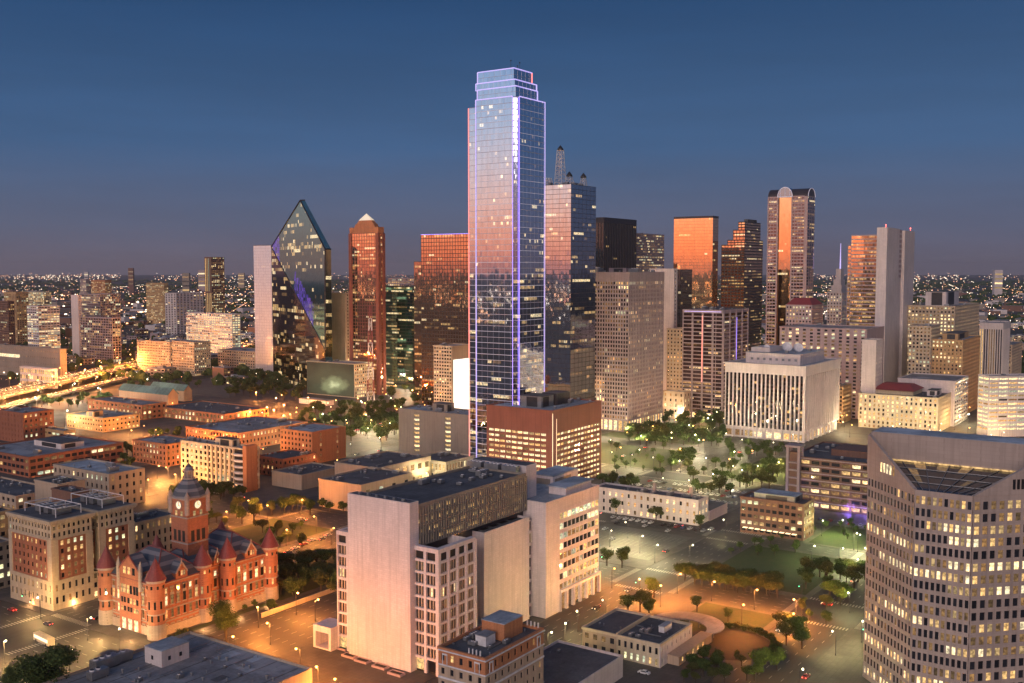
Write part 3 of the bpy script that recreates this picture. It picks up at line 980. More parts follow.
def twin():
    La, Lb, h = t.La, t.Lb, t.h
    gb, mb, wb = MB(), MB(), MB()
    y0 = 2.
    def fn(i, j, nf, nb, cls):
        if i > nf * .72: return cls if rnd() < .5 else 0
        return cls
    zz = t.zpix(235)
    fr, wid = t.frame('L', 3, y0, La * .7, Lb * .86)
    t.curtain(gb, mb, fr, wid, 0, zz, 1.8, 3.9, lit=.5, jit=.003, band=1.1, vert=20, mw=.5, row=.5, pal=(2, 1, 2), fn=fn)
    fr, wid = t.frame('L', 8, Lb * .86, La * .7, Lb)
    t.curtain(gb, mb, fr, wid, 0, zz - 10, 1.8, 3.9, lit=.5, jit=.003, band=1.1, vert=20, mw=.5, row=.5, pal=(2, 1, 2), fn=fn)
    for s_ in ('RB', 'LB'):
        fr, wid = t.frame(s_, 3, y0, La * .7, Lb * .86); t.curtain(gb, None, fr, wid, 0, zz, wid / 2, 40, lit=0)
    wb.box(3.1, y0, zz - .5, La * .7 - .1, Lb * .86 - .1, zz + .3)
    gb.build('glass_facade', WS['gold'], t.root); mb.build('mullion', M['pink_conc'], t.root); wb.build('roof', M['roof_dark'], t.root)
    c = MB(); hc = t.zpix(227.5)
    c.box(-2, -8, 0, La * .42, y0, hc)                      # shaft
    c.box(La * .42, -5, 0, La * .62, y0, hc - 2)
    c.box(La * .62, -8, 0, La, y0, hc - 1)
    c.build('concrete_shaft', M['white_stone'], t.root)
    k = MB()
    for i in range(10):
        z = t.zpix(278) + i * 5.2
        k.box(La * .44, -5.6, z, La * .60, -5.01, z + 3.0)
    k.build('balcony', M['pink_conc'], t.root)
    for (x, y) in ((0, -6), (La * .9, -6)):
        q = MB(); q.tube((x, y, hc), (x, y, hc + 2), .15); q.box(x - .4, y - .4, hc + 2, x + .4, y + .4, hc + 2.8); q.build('beacon', M['red_beacon'], t.root)
twin()
t = B('hotel_building', 'long pinkish brown slab hotel with window columns behind the white pinstriped building', 'hotel', 867, 329, 780, 884, D=985)
t.simple('pink_conc', bay=7.4, fl=3.4, wf=.42, hf=.55, dep=.4, lit=.35, row=.3, n=3, Rk='blank')
t = B('low_block', 'orange lit side street block right of the white pinstriped building', 'building', 843, 386, 836, 851, D=960)
t.simple('yellow_brick', bay=3.5, fl=3.8, lit=.6, n=1)
t = B('office_block', 'narrow pale pink stair tower with a column of small balconies below the blank concrete shaft', 'office building', 876, 340, 862, 882.5, D=940)
t.simple('white_stone', bay=5, fl=3.7, wf=.3, lit=.1, n=1, Lk='blank')
t = B('apartment_building', 'wide old stone office block with many lit windows behind the orange stepped one', 'building', 955, 306, 908, 979, D=1080)
t.simple('beige', bay=3.6, fl=3.7, wf=.5, hf=.5, lit=.62, n=6, plant=(.2, .3, .7, .75, 14, 'white_stone'))
t = B('apartment_building', 'tall beige stone wing at left of the wide old office block', 'building', 931, 326, 909, 940, D=1010)
t.simple('beige', bay=3.6, fl=3.7, wf=.5, hf=.5, lit=.5, n=2)
t = B('apartment_building', 'orange lit stepped art deco block with a recessed middle', 'building', 963, 340, 932, 980, D=1000)
t.simple('yellow_brick', bay=3.6, fl=3.7, wf=.42, hf=.5, lit=.5, n=2, plant=(.15, .25, .75, .75, 5, 'yellow_brick'))
t = B('office_block', 'slim dark brown tower behind the blank concrete shaft at right', 'office building', 915, 305, 905, 922, D=1180)
t.simple('brown_brick', bay=3.5, fl=3.8, lit=.15, n=1)
t = B('parking_garage', 'pale garage behind the beige arcaded hotel with lights on its top deck', 'garage', 955, 381, 898, 968, D=940)
t.simple('white_stone', bay=8, fl=3.4, wf=.85, hf=.45, lit=.5, n=0, Lk='blank')
t = B('hotel_building', 'beige historic hotel with arched ground floor and dark red mansard roof', 'hotel', 938, 398, 859, 954, D=900)
t.simple('cream', bay=4.1, fl=4.0, wf=.42, hf=.6, dep=.4, pd=.15, lit=.45, n=6, roof='roof_dark', pal=(2, 3, 2))
La, Lb, h = t.La, t.Lb, t.h
b = MB(); b.box(La * .2, Lb * .35, h - .9, La * .7, Lb * .85, h + 3); o = b.build('attic_storey', M['cream'], t.root)
b = MB(); b.hexa([(La * .15, Lb * .33, h + 3), (La * .75, Lb * .33, h + 3), (La * .75, Lb * .87, h + 3), (La * .15, Lb * .87, h + 3), (La * .35, Lb * .42, h + 8), (La * .55, Lb * .42, h + 8), (La * .55, Lb * .78, h + 8), (La * .35, Lb * .78, h + 8)]); b.build('mansard_roof', M['roof_red'], o)
t.house(La * .3, Lb * .08, La * .6, Lb * .2, h - .9, h + 4, 'white_stone')
t = B('office_block', 'white office block with vertical ribs standing on a dark podium at far right', 'office building', 1003, 323, 979.5, 1010, D=1190)
t.simple('white_stone', bay=2.6, fl=60, wf=.5, hf=.98, dep=.5, lit=.05, top=6, n=2)
t = B('parking_garage', 'white multi storey car park with horizontal decks lit from inside at right edge', 'garage', 989.5, 376, 979, 1120, D=880, th=82)
t.simple('white_stone', bay=9, fl=3.7, wf=.92, hf=.42, dep=.5, pd=.02, lit=.9, row=.1, n=8, pal=(2, 3, 4), base=5, roof='roof_grey')
t = B('apartment_building', 'tan apartment house with lit stair behind the ribbed white office block', 'building', 1012, 345, 1000, 1022, D=1230)
t.simple('tan', bay=4, fl=3.6, lit=.3, n=1)

# --- left group of towers
def prism_tower():
    # faceted green glass prism
    D = 1190
    t = B('prism_skyscraper', 'faceted green glass prism tower with a pointed top and violet reflections', 'skyscraper', 324, 250, 271.5, 331, D=D, th=60)
    La, Lb = t.La, t.Lb
    zs = t.zpix(249); zl = t.zpix(247, 0, Lb); za = t.zpix(201, La * .3, Lb * .5); zd = t.zpix(345)
    # corners: A left, C near right, E far right, G far left
    A = Vector((0, Lb, 0)); C_ = Vector((0, 0, 0)); E = Vector((La, 0, 0)); G = Vector((La, Lb, 0))
    up = lambda p, z: Vector((p.x, p.y, z))
    ap = Vector((La * .2, Lb * .43, za)); ap2 = Vector((La * .62, Lb * .40, za)); ap2.z = za
    inC = Vector((La * .12, 0, 0))
    GB, gb2 = MB(), MB()
    def facet(poly, ws_rows, nrm, lit, row, coarse=2.6, gb=None, vio=None):
        gb = gb or GB
        """cut a planar polygon into floor wide panels clipped against it"""
        zmin = min(p.z for p in poly); zmax = max(p.z for p in poly)
        nf = round((zmax - zmin) / 3.9) or 1
        n0 = (poly[1] - poly[0]).cross(poly[2] - poly[0]).normalized(); h0 = n0.cross(Vector((0, 0, 1))).normalized(); ua = min(p.dot(h0) for p in poly); ub = max(p.dot(h0) for p in poly)
        fl = (zmax - zmin) / nf
        def clip(P, z, keep_above):
            out = []
            for i in range(len(P)):
                a, b = P[i], P[(i + 1) % len(P)]
                ia, ib = (a.z >= z) == keep_above, (b.z >= z) == keep_above
                if ia: out.append(a)
                if ia != ib:
                    f = (z - a.z) / (b.z - a.z); out.append(a + (b - a) * f)
            return out
        # horizontal axis inside the facet
        n = (poly[1] - poly[0]).cross(poly[2] - poly[0]).normalized()
        hx = n.cross(Vector((0, 0, 1))).normalized()
        for i in range(nf):
            P = clip(clip(poly, zmin + i * fl, True), zmin + (i + 1) * fl, False)
            if len(P) < 3: continue
            us = [p.dot(hx) for p in P]
            u0, u1 = min(us), max(us)
            nb = max(1, round((u1 - u0) / coarse))
            pr = lit * uni(.1, 1.3) if rnd() > .1 else .8
            if rnd() < row: pr = .02
            last = 0
            for j in range(nb):
                a, b = u0 + (u1 - u0) * j / nb, u0 + (u1 - u0) * (j + 1) / nb
                Q = P
                for lim, s_ in ((a, 1), (b, -1)):
                    out = []
                    for q in range(len(Q)):
                        c, d_ = Q[q], Q[(q + 1) % len(Q)]
                        ic, id_ = (c.dot(hx) - lim) * s_ >= -1e-6, (d_.dot(hx) - lim) * s_ >= -1e-6
                        if ic: out.append(c)
                        if ic != id_:
                            f = (lim - c.dot(hx)) / (d_.dot(hx) - c.dot(hx)); out.append(c + (d_ - c) * f)
                    Q = out
                    if len(Q) < 3: break
                if len(Q) < 3: continue
                cls = last if (rnd() < .55 and pr < .8) else (random.choice((1, 2, 2, 3)) if rnd() < pr else 0)
                last = cls
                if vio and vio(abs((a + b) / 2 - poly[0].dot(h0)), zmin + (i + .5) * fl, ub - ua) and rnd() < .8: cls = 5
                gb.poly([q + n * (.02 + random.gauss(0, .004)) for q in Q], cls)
    lowC = up(Vector((0, 0, 0)), t.zpix(350)); 
    A0, A1 = up(A, 0), up(A, zl)
    # vertical lower-left facet (below the diagonal), then the leaning facet above it
    facet([A0, up(C_, 0), lowC, A1], 0, None, .30, .15, gb=gb2)  # this facet's different reflection is put into a darker glass tint
    lean = ap
    Cs = up(Vector((La * .16, 0, 0)), zs)
    def vio(u, z, w):  # where the violet reflection is painted on as glowing panes
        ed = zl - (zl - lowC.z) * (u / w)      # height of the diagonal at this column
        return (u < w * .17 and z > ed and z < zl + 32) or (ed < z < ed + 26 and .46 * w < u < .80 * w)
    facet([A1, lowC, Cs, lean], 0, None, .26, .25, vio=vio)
    facet([up(C_, 0), up(E, 0), up(E, zs), Cs, lowC], 0, None, .25, .3, 4)
    facet([Cs, up(E, zs), ap2, lean], 0, None, .1, .6, 4)
    facet([up(E, 0), up(G, 0), up(G, zs), up(E, zs)], 0, None, .2, .3, 20)
    facet([up(G, 0), A0, A1, up(G, zs)], 0, None, .2, .3, 20)
    facet([up(G, zs), A1, lean, ap2], 0, None, .2, .3, 20)
    facet([up(E, zs), up(G, zs), ap2], 0, None, .2, .3, 20)
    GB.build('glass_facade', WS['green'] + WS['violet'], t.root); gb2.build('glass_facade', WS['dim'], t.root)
    e = MB()
    for a, b_ in ((A1, lowC), (A1, lean), (lean, Cs), (lean, ap2), (Cs, lowC), (Cs, up(E, zs))): e.tube(a, b_, .9, 5)
    e.build('edge_trim', M['black_panel'], t.root)
prism_tower()
t = B('white_glass_tower', 'slim pale mirror glass tower just left of the green prism', 'office tower', 271, 245.5, 253.5, 276, D=1420)
t.glass('white', lit=.03, jit=.008, mull='mull', band=.2, vert=3)
t = B('pyramid_topped_tower', 'bronze glass tower with a lit pyramid roof', 'skyscraper', 378, 233, 349.5, 384, D=1180)
def crow():
    La, Lb, h = t.La, t.Lb, t.h
    gb, mb = MB(), MB()
    for s_ in ('R', 'L', 'RB', 'LB'):
        fr, wid = t.frame(s_)
        if s_ in 'RL':
            t.curtain(gb, mb, fr, wid, 0, h, 1.9, 3.9, lit=.26, jit=.003, band=.5, vert=2, mw=.5, row=.8, ext=(s_ == 'R'))
            mb.fbox(fr, -.8, 3.5, 0, 1., 0, h); mb.fbox(fr, wid - 3.5, wid + .8, 0, .95, 0, h)
        else: t.curtain(gb, None, fr, wid, 0, h, wid / 2, 40, lit=0)
    z = h
    wb = MB()
    for k, (i_, dz) in enumerate(((2, 6), (4.5, 5), (7, 4))):
        ix, iy = La * i_ / 34, Lb * i_ / 34
        wb.hexa([(ix, iy, z), (La - ix, iy, z), (La - ix, Lb - iy, z), (ix, Lb - iy, z), (ix * 1.4, iy * 1.4, z + dz), (La - ix * 1.4, iy * 1.4, z + dz), (La - ix * 1.4, Lb - iy * 1.4, z + dz), (ix * 1.4, Lb - iy * 1.4, z + dz)])
        z += dz
    for x in (0, 1):
        for y in (0, 1):
            wb.box(x * (La - 5) , y * (Lb - 5), h, x * (La - 5) + 5, y * (Lb - 5) + 5, h + 7)
    gb.build('glass_facade', WS['bronze'], t.root); mb.build('stone_frame', M['redbrown'], t.root)
    wb.build('stepped_crown', M['orange_brick'], t.root)
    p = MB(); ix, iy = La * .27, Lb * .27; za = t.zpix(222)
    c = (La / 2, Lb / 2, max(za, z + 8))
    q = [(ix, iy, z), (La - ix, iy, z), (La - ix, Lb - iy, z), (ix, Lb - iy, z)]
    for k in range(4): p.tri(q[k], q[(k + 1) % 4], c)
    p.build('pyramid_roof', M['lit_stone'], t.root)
crow()
t = B('bronze_tower', 'bronze gridded glass tower with blue light line along its roof, left of the tallest tower', 'office tower', 500, 233, 421, 520, D=1010)
t.La, t.Lb = 40, t.Lb
gb, mb = MB(), MB()
fr, wid = t.frame('L')
t.curtain(gb, mb, fr, wid, 0, t.h, 1.7, 3.9, lit=.10, jit=.0025, band=.6, vert=2, mw=.45, row=1.)
for s_ in ('R', 'RB', 'LB'):
    f, w = t.frame(s_); t.curtain(gb, None, f, w, 0, t.h, w / 2, 40, lit=0)
gb.build('glass_facade', WS['bronze'], t.root); mb.build('mullion', M['dmull'], t.root)
b = MB(); b.box(.1, .1, t.h - .3, t.La - .1, t.Lb - .1, t.h); b.build('roof', M['roof_dark'], t.root)
b = MB(); b.box(-.5, 0, t.h, -.1, t.Lb, t.h + .5); b.build('edge_light', M['led_violet'], t.root)
b = MB(); b.box(4, t.Lb * .12, t.h, 30, t.Lb * .42, t.zpix(220)); b.build('plant_room', M['orange_brick'], t.root)
t = B('brown_slab_tower', 'plain brown slab tower with a beacon between prism tower and pyramid topped tower', 'tower', 345, 293, 330.5, 350, D=1230)
t.simple('tan', bay=6, fl=3.8, wf=.2, lit=.1, n=1, Lk='blank')
t = B('green_glass_block', 'low green glass office block with rows of lit floors right of pyramid topped tower', 'office building', 414, 287, 385, 424, D=1230)
t.glass('green', lit=.25, row=1., band=.6, mull='dmull', vert=4, n=3)
t = B('office_block', 'pale mauve office block with lit top floors beyond the green glass block', 'office building', 418, 278, 388, 423, D=1600)
t.simple('mauve_conc', bay=4, fl=4, lit=.6, n=2)
t = B('office_tower', 'thin dark tower at left of the bronze gridded tower', 'office tower', 421, 262, 414, 426, D=1150)
t.glass('bronze', lit=.2, n=0)
t = B('apartment_tower', 'white and brown apartment tower behind the hotel with the glowing screen', 'apartment building', 437, 323, 428, 461.5, D=1060)
t.simple('redbrown', bay=4, fl=3.4, wf=.25, hf=.4, lit=.1, n=2, Lk=dict(bay=2.5, wf=.5, hf=.7))
t = B('hotel_building', 'brown balconied hotel tower with a tall glowing white screen on its side', 'hotel', 452, 346, 434, 471, D=960)
t.simple('tan', bay=3.2, fl=3.3, wf=.7, hf=.5, dep=.8, lit=.12, n=3, Rk='blank')
b = MB(); b.box(1.5, -1.0, 2, t.La - 1.5, -.35, t.h - 13); b.build('lit_screen', M['lit_panel'], t.root)
b = MB(); b.cone(t.La * .2, -6, 0, 4, 22, 22, 32); b.cone(t.La * .2, -6, 4, 4.3, 21, 21, 32, 1); b.build('round_podium', [M['cream'], M['roof_grey']], t.root)
t = B('video_wall_block', 'office block whose end wall is a dark video screen with a pale burst of light', 'office building', 354.5, 364, 307, 371.5, D=1150)
t.simple('cream', bay=3, fl=3.6, wf=.7, hf=.55, dep=.6, lit=.3, n=5, Lk='blank')
b = MB(); fr, wid = t.frame('L'); b.fbox(fr, .6, wid - .6, .35, .8, 1.2, t.h - .6)
m, nt_ = newmat('video_screen'); p = prin(nt_, .5); p.inputs['Base Color'].default_value = (.02, .02, .014, 1); p.inputs['Specular IOR Level'].default_value = .1
tcx = nt_.nodes.new('ShaderNodeTexCoord'); mp = nt_.nodes.new('ShaderNodeMapping')
nt_.links.new(tcx.outputs['Generated'], mp.inputs[0]); mp.inputs['Location'].default_value = (-.5, -.42, -.32); 
ln = nt_.nodes.new('ShaderNodeVectorMath'); ln.operation = 'LENGTH'
mm = nt_.nodes.new('ShaderNodeVectorMath'); mm.operation = 'MULTIPLY'; mm.inputs[1].default_value = (0, 1, 1)
nt_.links.new(mp.outputs[0], mm.inputs[0]); nt_.links.new(mm.outputs[0], ln.inputs[0])
nz = noise(nt_, 4, tcx.outputs['Generated'], 4)
mu = nt_.nodes.new('ShaderNodeMath'); mu.operation = 'MULTIPLY_ADD'; nt_.links.new(nz, mu.inputs[0]); mu.inputs[1].default_value = .35; nt_.links.new(ln.outputs['Value'], mu.inputs[2])
rp = ramp(nt_, [(0, (1, 1, .7)), (.2, (.8, .82, .45)), (.34, (.30, .32, .16)), (.5, (.09, .09, .05)), (1, (.03, .03, .02))])
nt_.links.new(mu.outputs[0], rp.inputs[0]); nt_.links.new(rp.outputs[0], p.inputs['Emission Color']); p.inputs['Emission Strength'].default_value = .85
o = b.build('video_screen', M.setdefault('video', m), t.root)
t = B('white_box_building', 'plain white flat roofed hall behind the video wall block', 'hall', 403, 348, 362, 409, D=1330)
t.simple('white_stone', bay=12, fl=12, wf=.1, hf=.2, lit=0, n=3, Lk='blank')
t = B('low_block', 'long beige low block at the foot of the green prism', 'building', 262, 352, 218, 285, D=1450)
t.simple('tan', bay=5, fl=4, wf=.6, hf=.4, lit=.3, n=4)

# ================================================================== FAR LEFT
def FB(label, xc, yt, xl, xr, D, wall, **k):
    cat = k.pop('cat', 'building'); name = k.pop('name', 'office_block'); th = k.pop('th', 34.4); g = k.pop('g', None)
    t = B(name, label, cat, xc, yt, xl, xr, D=D, th=th)
    if g: t.glass(g, **k)
    else: t.simple(wall, **k)
    return t
FB('dark slender tower with lit golden corner strips standing alone at left horizon', 211, 257, 204.5, 224, 2600, 'brown_brick', bay=5, fl=4, wf=.5, hf=.6, lit=.5, n=0, name='lone_tower', cat='tower', Lk=dict(bay=7, wf=.35, fl=70, hf=.95, lit=1.))
FB('dark apartment tower at the left edge of the skyline', 8, 301, -14, 14, 1750, 'brown_brick', bay=4, lit=.12, n=1, name='apartment_tower')
FB('tan tower with lit roof edge second from the left edge', 16, 292, 4, 28, 1950, 'yellow_brick', bay=5, lit=.25, n=1, top=3)
FB('long office block with bright continuous lit floors at far left', 44, 292, 24, 51, 2050, 'cream', bay=4, wf=.85, hf=.5, lit=.8, n=1)
FB('stepped white banded office block with blue roof beacon, left of the freeway ramp', 38, 306, 27, 59, 1620, 'white_stone', bay=5, wf=.85, hf=.45, lit=.5, n=2, pal=(2, 4, 3))
FB('tall white blade tower left of the glazed apartment towers', 78, 295, 71, 81, 1650, 'white_stone', bay=6, wf=.2, lit=.05, n=0, Lk='blank')
FB('glazed apartment tower with overhanging pale roof slab', 100, 294, 80, 120, 1700, 'mauve_conc', bay=3, wf=.75, hf=.6, lit=.3, n=1)
FB('dark gridded apartment tower in front of the slab roofed one', 112, 318, 81, 120, 1560, 'mauve_conc', bay=4.2, wf=.8, hf=.75, dep=.5, lit=.22, n=2)
FB('pink lit distant block behind the slab roofed tower', 86, 279, 80, 90, 3000, 'pink_conc', lit=.4, n=0)
FB('orange lit distant block with bright cornice behind the slab roofed tower', 105, 280, 91, 111, 2900, 'orange_brick', lit=.7, n=0, top=4)
FB('distant low block with green and gold floodlit edges', 164, 283, 146, 168, 2700, 'yellow_brick', lit=.5, n=0)
FB('pale concrete box behind the white office with the glowing roof', 176, 293, 165, 203, 2300, 'white_stone', bay=9, lit=.1, n=2)
FB('white office block with curved glowing roof light and lit floors', 232, 314, 186, 240, 1650, 'white_stone', bay=5, wf=.75, hf=.5, lit=.85, row=.2, n=3, pal=(2, 4, 3))
t = FB('left wing of the pale twin gridded offices beside the freeway', 170, 342, 137, 172, 1420, 'beige', bay=3.4, fl=3.6, wf=.55, hf=.5, lit=.35, n=3)
FB('right wing of the pale twin gridded offices beside the freeway', 194, 342, 172, 210, 1390, 'beige', bay=3.4, fl=3.6, wf=.55, hf=.5, lit=.35, n=3)
mus = FB('long low museum hall with a lit sign band at the left edge', 60, 349, -40, 66, 1330, 'grey_tan', bay=5, fl=9, wf=.2, hf=.2, lit=.6, n=3, pal=(1, 2))
fr_, wd_ = mus.frame('L'); b = MB(); b.fbox(fr_, wd_ * .15, wd_ * .62, .4, .7, mus.h * .62, mus.h * .72); b.build('sign_band', WS['std'][3], mus.root)
for i in range(14):
    b = MB(); u = wd_ * (.06 + .066 * i); b.fbox(fr_, u, u + 1.6, .4, .9, 3, 4.4); b.build('wall_lamp', M['lamp_far_w'], mus.root)
FB('glowing white pavilion in front of the long low museum hall', 52, 369, 20, 57, 1240, 'white_stone', bay=4, fl=8, wf=.8, hf=.6, lit=.9, row=0, n=0, pal=(2, 3, 2))
FB('dark low block left of the brown slab tower behind video wall block', 312, 346, 290, 322, 1500, 'grey_tan', lit=.3, n=2)

# ================================================================== WEST END (left middle)
FB('brick corner building with a blank side at left edge', 23, 413, -2, 53, ground(0, 444).y, 'brick', bay=4.5, fl=4, wf=.4, hf=.5, lit=.35, n=5, Lk=dict(wf=.12), name='brick_building')
FB('four storey buff brick warehouse with a small stair turret', 103, 418, 67, 139, 905, 'yellow_brick', bay=4, fl=3.8, wf=.45, hf=.42, lit=.3, n=4, plant=(.05, .3, .3, .5, 4), name='warehouse')
FB('low buff brick annexe left of the four storey warehouse', 64, 431, 36, 75, 845, 'yellow_brick', bay=6, fl=4, wf=.8, hf=.35, lit=.2, n=2, name='warehouse')
FB('grey roofed brick hall between the buff warehouse and teal roofs', 142, 405, 88, 166, 980, 'orange_brick', bay=6, fl=4, wf=.5, lit=.5, n=5, roof='roof_grey', name='brick_building')
def barn(label, xc, yt, xl, xr, D):
    t = B('gabled_hall', label, 'hall', xc, yt, xl, xr, D=D)
    b = MB(); b.box(0, 0, 0, t.La, t.Lb, t.h, 0, (1,))
    La, Lb, h = t.La, t.Lb, t.h; rh = 6
    b.tri((0, 0, h), (La, 0, h), (La / 2, 0, h + rh)); b.tri((La, Lb, h), (0, Lb, h), (La / 2, Lb, h + rh)); b.build('wall', M['tan'], t.root)
    r = MB(); r.hexa([(-.8, -.8, h - .3), (La / 2, -.8, h + rh), (La / 2, Lb + .8, h + rh), (-.8, Lb + .8, h - .3), (-.8, -.8, h + .1), (La / 2, -.8, h + rh + .4), (La / 2, Lb + .8, h + rh + .4), (-.8, Lb + .8, h + .1)])
    r.hexa([(La / 2, -.8, h + rh), (La + .8, -.8, h - .3), (La + .8, Lb + .8, h - .3), (La / 2, Lb + .8, h + rh), (La / 2, -.8, h + rh + .4), (La + .8, -.8, h + .1), (La + .8, Lb + .8, h + .1), (La / 2, Lb + .8, h + rh + .4)])
    r.build('roof', M['roof_teal'], t.root)
barn('long hall with a teal pitched metal roof, nearer of the pair', 168, 395, 119, 178, 1045)
barn('long hall with a teal pitched metal roof, farther right of the pair', 184, 391, 150, 192, 1120)
FB('long low warehouse with arches and a wide dark roof', 224, 414, 158, 268, 950, 'orange_brick', bay=5, fl=5.5, wf=.55, hf=.6, lit=.75, n=9, roof='roof_dark', name='warehouse')
FB('open sided brick parking garage with three decks', 29, 457, -25, 122, 705, 'brick', bay=5.2, fl=4.6, wf=.82, hf=.5, dep=.6, lit=.18, row=.3, n=5, roof='roof_grey', name='parking_garage', cat='garage', plant=(.45, .2, .7, .7, 3, 'white_stone'))
FB('brick warehouse with pale blue flat roof and stone front', 109, 474, 54, 143.5, ground(109, 509).y, 'tan', bay=4.6, fl=5, wf=.35, hf=.5, dep=.35, pd=.12, lit=.12, n=3, roof='roof_blue', name='warehouse', Lk=dict(lit=.05))
FB('square brick block with grey roof beside the floodlit plaza', 166, 444, 133, 197, 745, 'orange_brick', bay=4, fl=4, wf=.42, hf=.55, lit=.3, n=6, roof='roof_grey', name='brick_building')
FB('wide brick warehouse with a grey felt roof and a light well', 238, 433, 186, 307, 810, 'orange_brick', bay=3.8, fl=4, wf=.42, hf=.5, lit=.35, n=12, roof='roof_grey', name='brick_building')
FB('tall orange brick warehouse with blank right flank and metal roof', 312, 432, 280.5, 345, 755, 'orange_brick', bay=3.5, fl=4, wf=.42, hf=.5, lit=.08, n=3, roof='roof_blue', name='brick_building', Rk=dict(bay=14, wf=.08, lit=.3))
FB('low brick block in front of the tall orange brick warehouse', 283, 459, 258, 316, 705, 'brick', bay=4, fl=4, wf=.4, lit=.15, n=5, roof='roof_dark', name='brick_building')
# hotel with white piers, curved balconies and a brick fin
t = B('hotel_building', 'cream hotel with white piers, stacked corner balconies and a tall brick fin', 'hotel', 247, 449, 181, 259, D=663)
def hotelw():
    wb = MB(); t.core(wb)
    fr, wid = t.frame('L')
    f1 = (fr[0], fr[1], *fr[2:])
    t.facade(wb, f1, wid * .42, 0, t.h - .9, bay=4.5, fl=4, wf=.5, hf=.55, dep=.4, lit=.45)
    f2 = (fr[0] + fr[2] * wid * .42, fr[1] + fr[3] * wid * .42, *fr[2:])
    t.facade(wb, f2, wid * .40, 0, t.h - .9, bay=4.2, fl=3.8, wf=.6, hf=.65, dep=.3, pd=.9, lit=.2)
    fr2, w2 = t.frame('R'); t.facade(wb, fr2, w2, 0, t.h - .9, bay=5, fl=4, wf=.5, lit=.3)
    t.roofing(wb, mat='roof_grey', over=.6)
    wb.build('wall', [M['cream'], M['void']], t.root); t.flush()
    for i in range(7):
        z = 3 + i * 3.9
        if z > t.h - 3: break
        b = MB(); n = 8
        P = [(-.5, t.Lb * .19)] + [(-.5 - 2.6 * math.sin(math.pi * k / n), t.Lb * .19 - (t.Lb * .17) * k / n) for k in range(n + 1)] + [(-.5, t.Lb * .01)]
        P = [(x, y) for x, y in P]
        b.prism(list(reversed(P)), z, z + .35); b.prism(list(reversed([(x * .99, y) for x, y in P])), z + .36, z + 1.3)
        b.build('balcony', M['white_paint'], t.root)
    b = MB(); b.box(-3.2, -3.0, 0, 6, .6, t.h + 2.5); b.build('brick_fin', M['orange_brick'], t.root)
    t.units(6); t.house(t.La * .2, t.Lb * .25, t.La * .8, t.Lb * .5, t.h - .9, t.h + 4, 'cream')
hotelw()
FB('tan windowless hall at left of a pair beyond the park trees', 301.5, 475, 272, 341, 665, 'tan', bay=20, fl=12, wf=.05, hf=.1, lit=0, n=7, roof='roof_dark', name='flat_roofed_hall', cat='hall', Lk='blank', Rk='blank')
FB('tan windowless hall nearer the white slab, with dark gravel roof', 361, 485, 319, 412, 600, 'tan', bay=12, fl=9, wf=.3, hf=.3, lit=.5, n=5, roof='roof_dark', name='flat_roofed_hall', cat='hall', Lk='blank')
FB('tan hall with a lit courtyard gallery behind the windowless halls', 378, 468, 335, 430, 650, 'tan', bay=7, fl=9, wf=.55, hf=.45, lit=.9, row=0, n=9, roof='roof_dark', name='flat_roofed_hall', cat='hall', Lk='blank')
FB('low yellow lit gallery wing left of the red brown office block', 446, 462, 412, 474, 690, 'cream', bay=3.2, fl=8, wf=.5, hf=.6, lit=.8, row=0, n=3, roof='roof_dark', name='gallery_building')
# tan garage with two slot columns
t = B('parking_garage', 'plain tan building with two columns of lit stair slots left of the red brown block', 'garage', 470, 415, 399, 489, D=759)
def tang():
    wb = MB(); t.core(wb); fr, wid = t.frame('L')
    a = 0
    for (u0, u1) in ((0, .22), (.30, .66), (.74, 1)):
        wb.fbox(fr, wid * u0, wid * u1, 0, .5, 0, t.h - .9)
    nf = 9
    for (u0, u1) in ((.22, .30), (.66, .74)):
        for i in range(nf + 1):
            z = 4 + i * (t.h - 6) / nf
            wb.fbox(fr, wid * u0, wid * u1, 0, .35, z - 1.5 if i else 0, z if i < nf else t.h - .9)
            if i < nf: t.addwin(fr, wid * (u0 + u1) / 2, z + 1.3, wid * .075, 2.2, 3 if i % 2 else 2)
    fr, wid = t.frame('R'); t.facade(wb, fr, wid, 0, t.h - .9, bay=7, fl=3.6, wf=.8, hf=.55, dep=.5, lit=.35, ext=True)
    t.roofing(wb, over=.6, mat='roof_blue'); wb.build('wall', [M['grey_tan'], M['void']], t.root); t.flush()
    t.house(t.La * .3, t.Lb * .4, t.La * .7, t.Lb * .6, t.h - .9, t.h + 5, 'grey_tan'); t.units(10)
tang()
